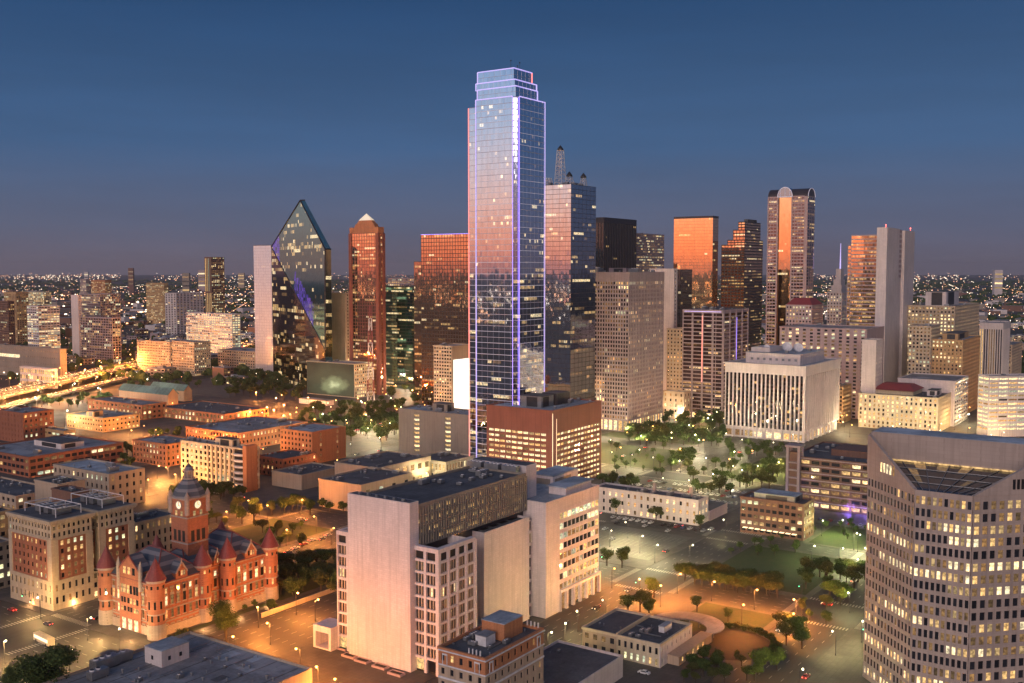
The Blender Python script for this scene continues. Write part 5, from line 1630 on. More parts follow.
# ================================================================== CREAM COURTS BUILDING (far left foreground)
def cream_courts():
    t = B('stone_office_building', 'cream stone and brick twin block with bold cornices and roof pergolas at left', 'office building', 51, 521, 9, 90, yb=611)
    R = t.root; La, Lb, h = t.La, t.Lb, t.h
    # second tower x range
    k_ = t.C
    def xat(px, z=h):
        p = Vector((t.C.x, t.C.y, z)); return solve(p, t.a, px)
    xa, xb = xat(99), xat(132)
    zb = t.zpix(583)          # top of the base storeys
    wb = MB()
    for (x0, x1) in ((0, La), (xa, xb)):
        wb.box(x0, 0, 0, x1, Lb, h - .9, 1, (1,))
    wb.box(La - 1, Lb * .45, 0, xa + 1, Lb, h - 4, 3)
    for (x0, x1, sides) in ((0, La, 'RL'), (xa, xb, 'RL')):
        for s_ in sides:
            fr, wid = t.frame(s_, x0, 0, x1, Lb)
            e = (s_ == 'R')
            nbay = 3.0
            z2 = h - 8.5
            if x0 == 0 or s_ == 'L' or True:
                t.facade(wb, fr, wid, 0, zb, bay=3.1, fl=4.4, wf=.42, hf=.55, dep=.5, pd=.02, lit=.2, base=1.6, ext=e, m=0)
            t.facade(wb, fr, wid, zb + .6, z2, bay=3.1, fl=3.7, wf=.46, hf=.56, dep=.35, pd=.02, lit=.3, row=.4, ext=e, m=2)
            t.facade(wb, fr, wid, z2 + .5, h - 1.6, bay=2.4, fl=3.4, wf=.5, hf=.6, dep=.4, pd=.02, lit=.12, ext=e, m=0)
            # stone quoins and belts
            ee = .62 if e else 0
            for z, d_, dz in ((zb, .75, .6), (z2, .75, .5), (h - 1.6, 1.3, .7), (h - .9, 1.7, .9)):
                wb.fbox(fr, -(d_ if e else 0), wid + (d_ if e else 0), 0, d_, z, z + dz, 0)
            for u0, u1 in ((-ee, 2.6), (wid - 2.6, wid + ee)):
                wb.fbox(fr, u0, u1, 0, .62, zb + .6, z2, 0)
            n = round(wid / 1.5)
            for j in range(n): wb.fbox(fr, (j + .3) * wid / n, (j + .7) * wid / n, .5, 1.15, h - 2.4, h - 1.62, 0)
    # low link base out to the second tower
    wb.box(La + .6, .8, 0, xa - .6, Lb * .5, zb, 1)
    t.facade(wb, (La + .6, .8, 1, 0, 0, -1), xa - La - 1.2, 0, zb, bay=3, fl=4.4, wf=.5, hf=.55, dep=.4, lit=.6)
    wb.build('wall', [M['beige'], M['void'], M['brick'], M['brown_brick']], R)
    t.flush()
    for (x0, x1) in ((0, La), (xa, xb)):
        r = MB(); r.box(x0 - .5, -.5, h - .85, x1 + .5, Lb, h - .1); r.build('roof', M['roof_dark'], R)
        # pergola frames and plant
        b = MB(); z = h; a0, a1, c0, c1 = x0 + (x1 - x0) * .25, x0 + (x1 - x0) * .9, Lb * .12, Lb * .85
        for x in (a0, a1):
            b.tube((x, c0, z + 3.6), (x, c1, z + 3.6), .22, 5)
            for y in (c0, (c0 + c1) / 2, c1): b.tube((x, y, h - .5), (x, y, z + 3.6), .2, 5)
        for i in range(5): y = c0 + (c1 - c0) * i / 4; b.tube((a0, y, z + 3.6), (a1, y, z + 3.6), .18, 5)
        b.build('roof_frame', M['white_paint'], R)
        for q in range(3): link('air_unit', unitmesh()[3], R, (x0 + (x1 - x0) * .55, Lb * (.25 + .2 * q), h - .1), 0, 1.2)
    c = t.zpix(497)
    return t
cc = cream_courts()
def annex():
    t = B('stone_annexe', 'beige annexe with a flat dark roof between the twin block and the clock tower', 'office building', 133, 523, 112, 178, D=cc.D + 47)
    t.simple('beige', bay=3.3, fl=4, wf=.4, hf=.6, dep=.4, pd=.1, lit=.3, n=5, roof='roof_dark')
annex()
FB('tan windowless box behind the cream twin block', 58, 484, 35, 85, 520, 'tan', bay=20, fl=12, wf=.06, lit=0, n=3, Lk='blank', Rk='blank', roof='roof_dark', name='plant_building')
FB('dark brick box in front of the tan windowless one', 72, 492, 52, 88, 497, 'brown_brick', bay=9, fl=8, wf=.1, lit=0, n=2, Lk='blank', roof='roof_dark', name='plant_building')
FB('low buff building with dark roof at the left edge', 16, 496, -40, 58, 560, 'tan', bay=5, fl=4, wf=.5, hf=.5, lit=.2, n=6, roof='roof_dark')
FB('orange lit low building at the extreme left edge', -2, 512, -60, 14, 470, 'yellow_brick', bay=5, fl=4, lit=.3, n=2, roof='roof_dark')
FB('grey building at the left edge beside the cream twin block', -12, 545, -60, 12, 452, 'grey_tan', bay=4, fl=4.5, lit=.25, n=3, roof='roof_dark')

# ================================================================== BOTTOM EDGE
def near_roof():
    t = B('flat_roofed_building', 'low grey roofed building along the bottom left edge with a pale roof hut', 'building', 190, 631, 0, 0, D=368, La=95, Lb=62, anchor='F')
    R = t.root; La, Lb, h = t.La, t.Lb, t.h
    wb = MB(); wb.box(0, 0, 0, La, Lb, h - .9, 0, (1,)); t.roofing(wb, mat='roof_grey')
    wb.build('wall', [M['tan']], R)
    def loc(px, py):
        g = ground(px, py, h - .9) - t.C
        return g.dot(t.a), g.dot(t.b)
    x, y = loc(162, 668)
    o = t.house(x, y, x + 11, y + 9, h - .88, h + 4.6, 'white_stone', 'roof_blue', False)
    for (dx, dy, rz) in ((3, -.06, 0), (7.5, -.06, 0), (-.06, 5, -math.pi / 2)):
        link('window', quadmesh(1.1, 1.4, WS['std'][0]), o, (x + dx, y + dy, h + 1.6), rz)
    for (px, py, k, s_) in ((105, 668, 3, 1.5), (120, 662, 3, 1.3), (98, 678, 1, 1.4), (180, 678, 0, .8), (205, 660, 2, .6), (225, 668, 2, .6), (240, 676, 0, .5), (140, 681, 2, .9)):
        x, y = loc(px, py); link('air_unit', unitmesh()[k], R, (x, y, h - .88), 0, s_)
    b = MB()
    for (px, py, l) in ((190, 650, 9), (215, 652, 7), (235, 665, 8), (120, 676, 12), (160, 676, 5)):
        x, y = loc(px, py); b.tube((x, y, h - .6), (x + l, y, h - .6), .14, 5); b.tube((x, y, h - .6), (x, y - l * .5, h - .6), .12, 5)
    b.build('roof_pipe', M['grey_metal'], R)
    rr = random.Random(3)
    for i in range(26):
        x, y = loc(rr.uniform(95, 280), rr.uniform(655, 683))
        if 1 < x < La - 2 and 1 < y < Lb - 2: link('roof_vent', ventmesh(), R, (x, y, h - .88), 0, rr.uniform(.5, 1.3))
    for i in range(7):
        x, y = loc(rr.uniform(100, 270), rr.uniform(650, 683)); q = MB(); q.box(x, y, h - .87, x + rr.uniform(3, 9), y + rr.uniform(2, 6), h - .84); q.build('roof_patch', M[rr.choice(('roof_dark', 'grey_metal', 'roof_blue'))], R)
    for i in range(6): q = MB(); q.box(1, Lb * (i + .5) / 6, h - .87, La - 1, Lb * (i + .5) / 6 + .25, h - .80); q.build('roof_seam', M['roof_dark'], R)
near_roof()
def brick_hotel():
    t = B('brick_apartment_building', 'red brick building with white stone trim and a brick roof hut at bottom centre', 'building', 485, 658, 439, 542, D=300)
    R = t.root; La, Lb, h = t.La, t.Lb, t.h
    wb = MB(); t.core(wb)
    for s_ in ('R', 'L'):
        fr, wid = t.frame(s_); e = s_ == 'R'
        t.facade(wb, fr, wid, 0, h - 9.6, bay=3.4, fl=3.6, wf=.36, hf=.52, dep=.35, pd=.02, lit=.12, ext=e, m=2)
        t.facade(wb, fr, wid, h - 9.0, h - 5.5, bay=3.4, fl=3.5, wf=.36, hf=.55, dep=.35, pd=.02, lit=.12, ext=e, m=2)
        t.facade(wb, fr, wid, h - 5.1, h - .9, bay=3.4, fl=4.2, wf=.36, hf=.5, dep=.35, pd=.02, lit=.2, ext=e, m=0)
        for z, d_, dz in ((h - 9.6, .55, .6), (h - 5.5, .6, .4), (h - 1.0, .75, .35)):
            wb.fbox(fr, -(d_ if e else 0), wid + (d_ if e else 0), 0, d_, z, z + dz, 3)
    t.roofing(wb, over=.45, mat='roof_dark')
    # white arched surrounds at the ends
    for s_ in ('R', 'L'):
        fr, wid = t.frame(s_)
        for u in (2.6, wid - 2.6):
            for du in (-.95, .75): wb.fbox(fr, u + du, u + du + .2, .37, .55, h - 5., h - 2.2, 3)
            wb.fbox(fr, u - 1, u + 1, .37, .55, h - 2.2, h - 1.7, 3)
    wb.build('wall', [M['orange_brick'], M['void'], M['tan'], M['white_paint']], R); t.flush()
    x0, y0 = La * .52, Lb * .25
    o = t.house(x0, y0, x0 + La * .33, y0 + Lb * .5, h - .88, h + 4.5, 'orange_brick', 'roof_blue', False)
    t.house(x0 - 7, y0 + 2, x0 - 2, y0 + 6, h - .88, h + 2.2, 'white_paint', 'roof_grey', False)
    for i in range(4):
        for (x, y) in ((.3 + i * .0, 1 + Lb * .05 + i * 1.4), (La - .6, 1 + i * 1.4)):
            b = MB(); b.box(x, y, h, x + .35, y + .35, h + 1.6); b.build('chimney', M['white_paint'], R)
    t.units(7, sc=.6)
brick_hotel()
def black_roof():
    t = B('low_hall', 'low hall with a black flat roof and white parapet at the bottom edge', 'hall', 623, 655, 0, 0, D=ground(623, 655, 8).y, La=45, Lb=27, anchor='R')
    t.h = 8
    p = ground(623, 655, 8); t.C = Vector((p.x, p.y, 0)) - t.a * t.La; t.root.location = t.C
    wb = MB(); wb.box(0, 0, 0, t.La, t.Lb, 7.1, 0, (1,)); t.roofing(wb, mat='roof_dark', h=8.); wb.build('wall', [M['white_stone']], t.root)
    t.units(2, sc=.4)
black_roof()
def row_shops():
    t = B('row_building', 'two storey painted brick row with dark roofs and shutters beside the round plaza', 'building', 660, 644, 583, 691, yb=668)
    R = t.root; La, Lb, h = t.La, t.Lb, t.h
    wb = MB(); t.core(wb)
    fr, wid = t.frame('L')
    t.facade(wb, fr, wid * .45, 0, h - .9, bay=3.6, fl=4.2, wf=.5, hf=.55, dep=.3, lit=.25, m=2)
    f2 = (fr[0] + fr[2] * wid * .45, fr[1] + fr[3] * wid * .45, *fr[2:])
    t.facade(wb, f2, wid * .55, 0, h - .9, bay=2.6, fl=4.2, wf=.42, hf=.6, dep=.3, lit=.2, m=0)
    fr, wid = t.frame('R'); t.facade(wb, fr, wid, 0, h - .9, bay=4, fl=4.3, wf=.22, hf=.4, dep=.3, lit=.2, ext=True, m=3)
    t.roofing(wb, over=.4, mat='roof_dark')
    wb.box(0, Lb * .54, h - .88, La, Lb * .56, h + .5)
    wb.build('wall', [M['cream'], M['void'], M['tan'], M['white_stone']], R); t.flush()
    t.units(8, sc=.6); t.house(La * .5, Lb * .15, La * .75, Lb * .22, h - .9, h + 1.3, 'white_paint', 'white_paint' if False else 'roof_blue', False)
    b = MB(); b.box(La * .2, -5, 0, La + 8, -.45, 3.4); b.box(La * .2 - .3, -5.3, 3.4, La + 8.3, -.45, 3.6); b.build('low_wing', M['tan'], R)
    for i in range(5): link('window', quadmesh(1, 1.4, WS['std'][2]), R, (La * .2 + 3 + i * 4.5, -5.06, 1.9), 0)
row_shops()

# ================================================================== RIGHT OF CENTRE
t = B('post_office_building', 'long pale two storey building with tall lit windows beside the floodlit car park', 'building', 698, 500, 595, 707.5, D=ground(698, 526).y)
t.simple('white_stone', bay=4.2, fl=5, wf=.34, hf=.5, dep=.35, lit=.6, row=.2, n=12, roof='roof_dark', pal=(3, 2, 3))
b = MB(); b.box(t.La + .6, t.Lb * -.02, 0, t.La + 26, t.Lb * .3, 6); b.build('low_wing', M['pink_conc'], t.root)
b = MB(); b.box(t.La + .9, t.Lb * -.02 + .3, 6, t.La + 25.7, t.Lb * .3 - .3, 6.15); b.build('roof', M['roof_dark'], t.root)
for (fx, fy) in ((.5, .45), (.7, .12)):
    b = MB(); b.box(t.La * fx, t.Lb * fy, t.h - .9, t.La * fx + 1.6, t.Lb * fy + 1.6, t.h + 4.5); b.build('chimney', M['pink_conc'], t.root)
t = B('small_brick_office', 'square brown brick office with blue grey roof and lit ground floor awnings', 'office building', 803.5, 504, 741, 813, D=ground(804, 541).y)
t.simple('brown_brick', bay=3.6, fl=3.7, wf=.72, hf=.5, dep=.4, pd=.1, lit=.35, row=.3, n=4, roof='roof_dark', base=.3)
t.house(t.La * .1, t.Lb * .15, t.La * .9, t.Lb * .8, t.h - .9, t.h + 2.5, 'grey_metal', 'roof_blue')
b = MB(); fr, wid = t.frame('L')
for j in range(9): b.fbox(fr, 2 + j * (wid - 4) / 9, 2 + (j + .7) * (wid - 4) / 9, .5, 2.2, 3.0, 3.3)
b.build('awning', M['lit_awning'], t.root)
t = B('brick_loft_building', 'wide brown brick loft building with a pale stair tower washed in violet light', 'building', 905, 467, 791, 960, D=ground(905, 520).y, La=62)
def loft():
    R = t.root; La, Lb, h = t.La, t.Lb, t.h
    t.simple('brown_brick', bay=6.2, fl=4.3, wf=.8, hf=.48, dep=.4, pd=.12, lit=.42, row=.3, n=8, roof='roof_dark', pal=(3, 2, 3, 1))
    b = MB()
    fr, wid = t.frame('L')
    for i in range(round((h) / 4.3)): b.fbox(fr, 0, wid, .55, .75, 3.6 + i * 4.3 + .2, 3.6 + i * 4.3 + .75)
    b.build('band_course', M['pink_conc'], R)
    b = MB()
    y1 = Lb + 1; y0 = Lb - 7.5
    for (x, y) in ((-6, y0), (-6, y1 - 1.6), (0, y0), (0, y1 - 1.6)): b.box(x, y, 0, x + 1.6, y + 1.6, h + 6)
    b.box(-4.4, y0 + 1.2, 0, 1.5, y1 - 1.2, h + 3, 1)
    for i in range(6): b.box(-6.1, y0 + 1.6, 4 + i * 4.6, -4.3, y1 - 1.6, 4.9 + i * 4.6)
    b.box(-6.6, y0 - .5, h + 6, 2.2, y1 + .5, h + 7.2)
    b.build('stair_tower', [M['mauve_conc'], M['brown_brick']], R)
    for (x, y, z, e) in ((-7.5, y0 - 1, 2, 2500), (-7.5, y1 + 1, 2, 2500), (-3, Lb * .45, 3, 1800), (-3, Lb * .30, 3, 1800)):
        l = bpy.data.lights.new('violet_floodlight', 'POINT'); l.energy = e * 1.4; l.color = (.32, .18, 1); l.shadow_soft_size = .3
        o = bpy.data.objects.new('violet_floodlight', l); COL.objects.link(o); o.parent = R; o.location = (x, y, z)
    b = MB(); b.box(La * .3, Lb * .3, h - .9, La * .7, Lb * .72, h + 3); b.build('attic_storey', M['brown_brick'], R)
loft()

# ================================================================== RIGHT FOREGROUND TOWER
def fold_tower():
    Y = 318.
    d0 = Vector((-math.sin(math.radians(10.6)), math.cos(math.radians(10.6)), 0))
    d1 = Vector((-math.sin(math.radians(55.6)), math.cos(math.radians(55.6)), 0))
    d2 = Vector((math.sin(math.radians(79.4)), math.cos(math.radians(79.4)), 0))
    top = at(973, 496, Y); zlo = top.z
    B2 = Vector((top.x, Y, 0))
    w = lambda p, z: Vector((p.x, p.y, z))
    B1 = B2 + d1 * solve(w(B2, zlo), d1, 915.5)
    B0 = B1 + d0 * solve(w(B1, zlo), d0, 868.5)
    L3 = 46.; B3 = B2 + d2 * L3
    k0 = 512 + F * B0.x / B0.y
    zhi = at(k0, 434, B0.y).z
    back = Vector((d1.y, -d1.x, 0)) * -1   # into the building
    if back.y < 0: back = -back
    B4 = B3 + AX * 30
    B5 = B0 + AX * 34
    R = thing('folded_facade_tower', 'pale stone tower with folded facade of small windows and cut away glazed top', 'office tower', B2)
    loc = lambda p: (p.x - B2.x, p.y - B2.y)
    wb = MB(); bulk = []
    h_ = [p for p in (B0, B1, B2, B3, B4, B5)]
    t = B.__new__(B); t.root = R; t.C = B2; t.a = Vector((1, 0, 0)); t.b = Vector((0, 1, 0)); t.D = Y; t.singles = []; t.ws = 'std'
    fl = 3.92
    zt = zlo - 1.2
    nf = int(zt // fl); z0 = zt - nf * fl
    def side(P, Q, nwin, bright):
        d = (Q - P); wid = d.length; d.normalize()
        n = Vector((d.y, -d.x, 0))
        p = loc(P); fr = (p[0], p[1], d.x, d.y, n.x, n.y)
        bay = wid / nwin
        for i in range(nf + 1):
            z = z0 + i * fl
            wb.fbox(fr, -.0, wid, 0, .34, z - .68, z + .68 if i < nf else zlo)
        for j in range(nwin + 1):
            wb.fbox(fr, max(0, j * bay - bay * .19), min(wid, j * bay + bay * .19), 0, .30, z0, zt)
        wb.fbox(fr, 0, wid, 0, .5, 0, z0)
        c = None
        for i in range(nf):
            for j in range(nwin):
                g = ROWS[i][min(len(ROWS[i]) - 1, int((side.off + j) / side.tot * len(ROWS[i])))]
                r = rnd()
                cls = {0: 0 if r < .93 else 1, 1: 1 if r < .5 else (2 if r < .7 else 0), 2: 3 if r < .5 else (2 if r < .85 else 1)}[g]
                t.addwin(fr, (j + .5) * bay, z0 + (i + .5) * fl, bay * .62, fl - 1.36, cls)
        side.off += nwin
    side.off = 0; side.tot = 14 + 10 + 16
    patt = ['0011111221', '0001111110', '1110221100', '0000022000', '2222000011', '0001122220', '0222221111', '1000022200', '0000000000', '0011110002', '0222101222', '1000011102', '2000022200', '0000000000', '2220111122', '0002222000', '1111100000', '2222222222', '0011002200', '1100220011']
    ROWS = [[int(c) for c in patt[(nf - 1 - i) % len(patt)]] for i in range(nf)]
    side(B0, B1, 14, 0); side(B1, B2, 10, 0); side(B2, B3, 16, 0)
    # core
    pts = [loc(p) for p in (B0, B1, B2, B3, B4, B5)]
    wb.prism(pts, 0, zlo - .1, 1, 1)
    # sloping tops: wedge walls on the first and third facets
    def wedge(P, Q, zp, zq, drop, holes=True):
        d = (Q - P); wid = d.length; d.normalize(); n = Vector((d.y, -d.x, 0)); p = loc(P)
        f = lambda u, o, z: (p[0] + d.x * u + n.x * o, p[1] + d.y * u + n.y * o, z)
        prof = drop(wid)
        F1 = [f(u, .56, z) for u, z in prof]; F2 = [f(u, -.6, z) for u, z in prof]
        wb.poly(F1); wb.poly(list(reversed(F2)))
        for i in range(len(prof)):
            j = (i + 1) % len(prof)
            wb.quadv(F1[j], F1[i], F2[i], F2[j])
        return (p[0], p[1], d.x, d.y, n.x, n.y), wid
    fr, wid = wedge(B0, B1, 0, 0, lambda w: [(0, zlo), (w, zlo), (w, zlo + .05), (w * .02, zhi), (0, zhi)])
    for j in range(5): t.addwin(fr, wid * .32 + j * 1.9, zlo + 3.6, 1.1, 3.2, 3 if j < 4 else 1, .62)
    fr, wid = wedge(B2, B3, 0, 0, lambda w: [(0, zlo), (w, zlo), (w, zhi), (w * .62, zhi), (0, zlo + .05)])
    for j in range(7): t.addwin(fr, wid * .30 + j * 1.5, zlo + 3.2, 1.0, 3.2, 1 if j > 4 else 0, .62)
    # back wall of the cut: pale concrete band, and its roof
    c0 = B0 + AX * 6.; c1 = B3 + AX * 4. - d1 * 0
    q0, q1 = loc(c0 - d1 * .5), loc(B3 + AX * 10)
    dd = Vector((-d1.x, -d1.y, 0)); p = loc(c0 + d1 * 1.)
    ww = (B3 - B0).length + 12
    zt2 = zhi
    wb.fbox((p[0], p[1], dd.x, dd.y, dd.y, -dd.x), 0, ww, -14, 0, zhi - 9.5, zt2, 0)
    wb.build('wall', [M['fold_stone'], M['void']], R)
    t.flush()
    r = MB(); r.fbox((p[0], p[1], dd.x, dd.y, dd.y, -dd.x), .6, ww - .6, -13.4, -.6, zt2, zt2 + .12); r.build('roof', M['roof_blue'], R)
    # sloping glazing in the cut with lit galleries
    g = MB(); mm_ = MB()
    up0, up1 = Vector((p[0], p[1], zhi - 9.5)) + dd * 3, Vector((p[0], p[1], zhi - 9.5)) + dd * (ww * .78)
    lo0, lo1 = Vector((*loc(B1), zlo)), Vector((*loc(B2), zlo))
    n_ = 16
    for i in range(n_):
        for j in range(4):
            P = []
            for (a, b_) in ((i, j), (i + 1, j), (i + 1, j + 1), (i, j + 1)):
                lo = lo0.lerp(lo1, a / n_); hi = up0.lerp(up1, a / n_)
                P.append(lo.lerp(hi, b_ / 4))
            g.quadv(*P, 1 if rnd() < .07 else 0)
    for i in range(0, n_ + 1, 2):
        lo = lo0.lerp(lo1, i / n_); hi = up0.lerp(up1, i / n_); mm_.tube(lo + Vector((0, 0, .2)), hi + Vector((0, 0, .2)), .16, 4)
    for j in (1, 2, 3):
        mm_.tube(lo0.lerp(up0, j / 4) + Vector((0, 0, .2)), lo1.lerp(up1, j / 4) + Vector((0, 0, .2)), .16, 4)
    o = g.build('sloping_skylight', WS['std'], R); mm_.build('skylight_frame', M['grey_metal'], o)
    b = MB(); b.fbox((p[0], p[1], dd.x, dd.y, dd.y, -dd.x), 2, ww * .8, .05, .25, zhi - 9.4, zhi - 8.9); b.build('gallery_light', WS['std'][2], o)
fold_tower()

# ================================================================== GROUND
def struct(name, b, mat, **k):
    return b.build(name, mat, None, kind='structure', **k)
def UV(u, v, z=0.): 
    p = AX * u + BX * v
    return Vector((p.x, p.y, z))
def uvof(px, py, z=0.):
    g = ground(px, py, z); return g.dot(AX), g.dot(BX)
def uvobj(b, name, mat, **k):
    o = b.build(name, mat, None, **k)
    o.rotation_euler = (0, 0, RZ)
    return o
m, n_ = newmat('far_ground'); p = prin(n_, .95); _, ov = facevec(n_)
a1 = noise(n_, .0022, ov, 6, .6); a2 = noise(n_, .02, ov, 5, .6)
c1 = mixc(n_, mrange(n_, a1, .42, .55), (.018, .026, .017), (.05, .043, .038))
c2 = mixc(n_, mrange(n_, a2, .5, .66), c1, (.12, .10, .085)); n_.links.new(c2, p.inputs['Base Color'])
g = MB(); g.quadv((-30000, -30000, -.05), (30000, -30000, -.05), (30000, 30000, -.05), (-30000, 30000, -.05)); struct('ground', g, m)
def asphalt(name, c, patch):
    m, n_ = newmat(name); p = prin(n_, .75); _, ov = facevec(n_)
    a = noise(n_, .035, ov, 6, .65); b_ = noise(n_, 1.3, ov, 3); s = noise(n_, .5, vmul(n_, ov, (.05, 1, 1)), 4)
    x = mixc(n_, mrange(n_, a, .35, .65), c, patch); x = mixc(n_, mrange(n_, b_, .3, .8, 0, .35), x, tuple(q * .6 for q in c)); x = mixc(n_, mrange(n_, s, .5, .75, 0, .5), x, tuple(q * .65 for q in c))
    n_.links.new(x, p.inputs['Base Color']); n_.links.new(mrange(n_, a, .3, .7, .5, .85), p.inputs['Roughness']); return m
M['asphalt'] = asphalt('asphalt', (.045, .042, .040), (.075, .068, .062))
M['lot'] = asphalt('car_park_concrete', (.15, .14, .12), (.09, .085, .075))
def paving(name, c, s=2.):
    m, n_ = newmat(name); p = prin(n_, .8); _, ov = facevec(n_)
    b = n_.nodes.new('ShaderNodeTexBrick'); n_.links.new(ov, b.inputs['Vector']); b.inputs['Scale'].default_value = 1; b.offset = 0
    b.inputs['Brick Width'].default_value = s; b.inputs['Row Height'].default_value = s; b.inputs['Mortar Size'].default_value = .05
    b.inputs['Color1'].default_value = (*[q * 1.1 for q in c], 1); b.inputs['Color2'].default_value = (*[q * .9 for q in c], 1); b.inputs['Mortar'].default_value = (*[q * .55 for q in c], 1)
    a = noise(n_, .12, ov, 5, .6); n_.links.new(mixc(n_, mrange(n_, a, .4, .7, 0, .7), b.outputs['Color'], tuple(q * .5 for q in c)), p.inputs['Base Color']); return m
M['paving'] = paving('pavement_slabs', (.105, .092, .082))
M['brick_paving'] = paving('brick_paving', (.035, .024, .021), .6)
m, n_ = newmat('lawn_grass'); p = prin(n_, .95); _, ov = facevec(n_); a = noise(n_, .25, ov, 6, .7); a2 = noise(n_, 3, ov, 3)
n_.links.new(mixc(n_, mrange(n_, a2, .4, .7, 0, .5), mixc(n_, mrange(n_, a, .35, .65), (.03, .052, .013), (.055, .058, .02)), (.02, .03, .008)), p.inputs['Base Color']); M['lawn'] = m
g = MB(); g.quadv((-150, -250, .004), (1350, -250, .004), (1350, 1100, .004), (-150, 1100, .004)); o = uvobj(g, 'road', M['asphalt'], kind='structure')
VS = [(117, 143), (199, 223), (284, 328), (371, 396), (448, 468), (535, 555), (622, 644), (712, 735)]     # streets running away to the right
US = [(204, 238), (411, 437), (512, 527), (640, 662), (750, 772), (890, 912), (1010, 1030)]              # streets running away to the left
def gaps(S, lo, hi):
    out = []; a = lo
    for s0, s1 in S: out.append((a, s0)); a = s1
    out.append((a, hi)); return out
g = MB(); kb = MB()
for (u0, u1) in gaps(US, -150, 1350):
    for (v0, v1) in gaps(VS, -250, 1100):
        g.box(u0 + .3, v0 + .3, 0, u1 - .3, v1 - .3, .13)
        for q in ((u0, v0, u1, v0 + .3), (u0, v1 - .3, u1, v1), (u0, v0 + .3, u0 + .3, v1 - .3), (u1 - .3, v0 + .3, u1, v1 - .3)): kb.box(q[0], q[1], 0, q[2], q[3], .15)
uvobj(g, 'pavement', M['paving'], kind='structure'); uvobj(kb, 'kerb', M['paving'], kind='structure')
def patch(name, mat, u0, v0, u1, v1, z=.145):
    b = MB(); b.quadv((u0, v0, z), (u1, v0, z), (u1, v1, z), (u0, v1, z)); return uvobj(b, name, M[mat], kind='structure')
for a in ((452, 228, 505, 281), (570, 235, 636, 345), (447, 645, 507, 705), (560, 900, 600, 1000), (575, 146, 606, 196), (445, 735, 500, 800), (668, 560, 748, 619), (330, 470, 372, 532), (920, 560, 1005, 620)): patch('car_park', 'lot', *a)
for a in ((442, 146, 508, 196), (530, 146, 574, 174), (246, 331, 300, 335), (306, 331, 408, 369), (339, 400, 408, 446), (665, 330, 745, 445), (775, 350, 880, 440), (368, 146, 408, 178), (700, 147, 745, 196), (665, 646, 748, 708)): patch('lawn', 'lawn', *a)
patch('parkway', 'lawn', 664, 225, 748, 282, .147)
b = MB()
for i in range(24):
    a = 2 * math.pi * i / 24
pc = uvof(727, 644); pk = uvof(681, 636)
b.cone(pc[0], pc[1], .13, .16, 17, 17, 40); uvobj(b, 'plaza', M['brick_paving'], kind='structure')
# road markings
mk = MB()
def dash(u0, v0, u1, v1, w=.22, on=3., off=6.):
    L_ = math.hypot(u1 - u0, v1 - v0); du, dv = (u1 - u0) / L_, (v1 - v0) / L_; s = 0
    while s < L_:
        e = min(L_, s + on)
        x0, y0, x1, y1 = u0 + du * s, v0 + dv * s, u0 + du * e, v0 + dv * e
        mk.quadv((x0 - dv * w / 2, y0 + du * w / 2, .012), (x0 + dv * w / 2, y0 - du * w / 2, .012), (x1 + dv * w / 2, y1 - du * w / 2, .012), (x1 - dv * w / 2, y1 + du * w / 2, .012))
        s += on + off
for (v0, v1) in VS[:5]:
    n = max(2, round((v1 - v0) / 4.2))
    for (u0, u1) in gaps(US, 100, 900):
        for k in range(1, n): dash(u0 + 6, v0 + (v1 - v0) * k / n, u1 - 6, v0 + (v1 - v0) * k / n)
for (u0, u1) in US[:4]:
    n = max(2, round((u1 - u0) / 4.2))
    for (v0, v1) in gaps(VS, 60, 760):
        for k in range(1, n): dash(u0 + (u1 - u0) * k / n, v0 + 6, u0 + (u1 - u0) * k / n, v1 - 6)
for (u0, u1) in US[:4]:
    for (v0, v1) in VS[:5]:
        for e in (-3.6, -.2):           # zebra bars across both streets
            pass
        k = u0 + .6
        while k < u1 - .6:
            for c in (v0 - 4, v1 + 1): mk.quadv((k, c, .013), (k + .6, c, .013), (k + .6, c + 3, .013), (k, c + 3, .013))
            k += 1.3
        k = v0 + .6
        while k < v1 - .6:
            for c in (u0 - 4, u1 + 1): mk.quadv((c, k, .013), (c + 3, k, .013), (c + 3, k + .6, .013), (c, k + .6, .013))
            k += 1.3
uvobj(mk, 'road_marking', M['road_paint'], kind='structure')
mk = MB()
for (u0, v0, u1, v1) in ((452, 228, 505, 281), (570, 235, 636, 345), (447, 645, 507, 705), (575, 146, 606, 196)):
    u = u0 + 3
    while u + 11 < u1:
        v = v0 + 2
        while v < v1 - 2:
            mk.quadv((u, v, .152), (u + 10, v, .152), (u + 10, v + .12, .152), (u, v + .12, .152)); v += 2.7
        u += 17
uvobj(mk, 'bay_marking', M['road_paint'], kind='structure')

# curved canopy round the plaza
t = thing('curved_canopy', 'grey crescent shaped canopy roof wrapping the round brick plaza', 'canopy', UV(*pk), RZ)
b = MB(); n = 26; a0, a1 = math.radians(-95), math.radians(95)
for i in range(n):
    q = [a0 + (a1 - a0) * (i + k) / n for k in (0, 1)]
    wd = [9 * math.sin(math.pi * (x - a0) / (a1 - a0)) ** .6 + .3 for x in q]
    P = [(10 * math.cos(q[0]), 10 * math.sin(q[0])), ((10 + wd[0]) * math.cos(q[0]), (10 + wd[0]) * math.sin(q[0])), ((10 + wd[1]) * math.cos(q[1]), (10 + wd[1]) * math.sin(q[1])), (10 * math.cos(q[1]), 10 * math.sin(q[1]))]
    b.prism(P, 3.2, 3.6)
b.build('canopy_roof', M['roof_grey'], t)
for i in range(10):
    a = a0 + (a1 - a0) * (i + .5) / 10; b = MB(); b.cone(12.5 * math.cos(a), 12.5 * math.sin(a), .13, 3.2, .18, .18, 8); b.build('post', M['grey_metal'], t)
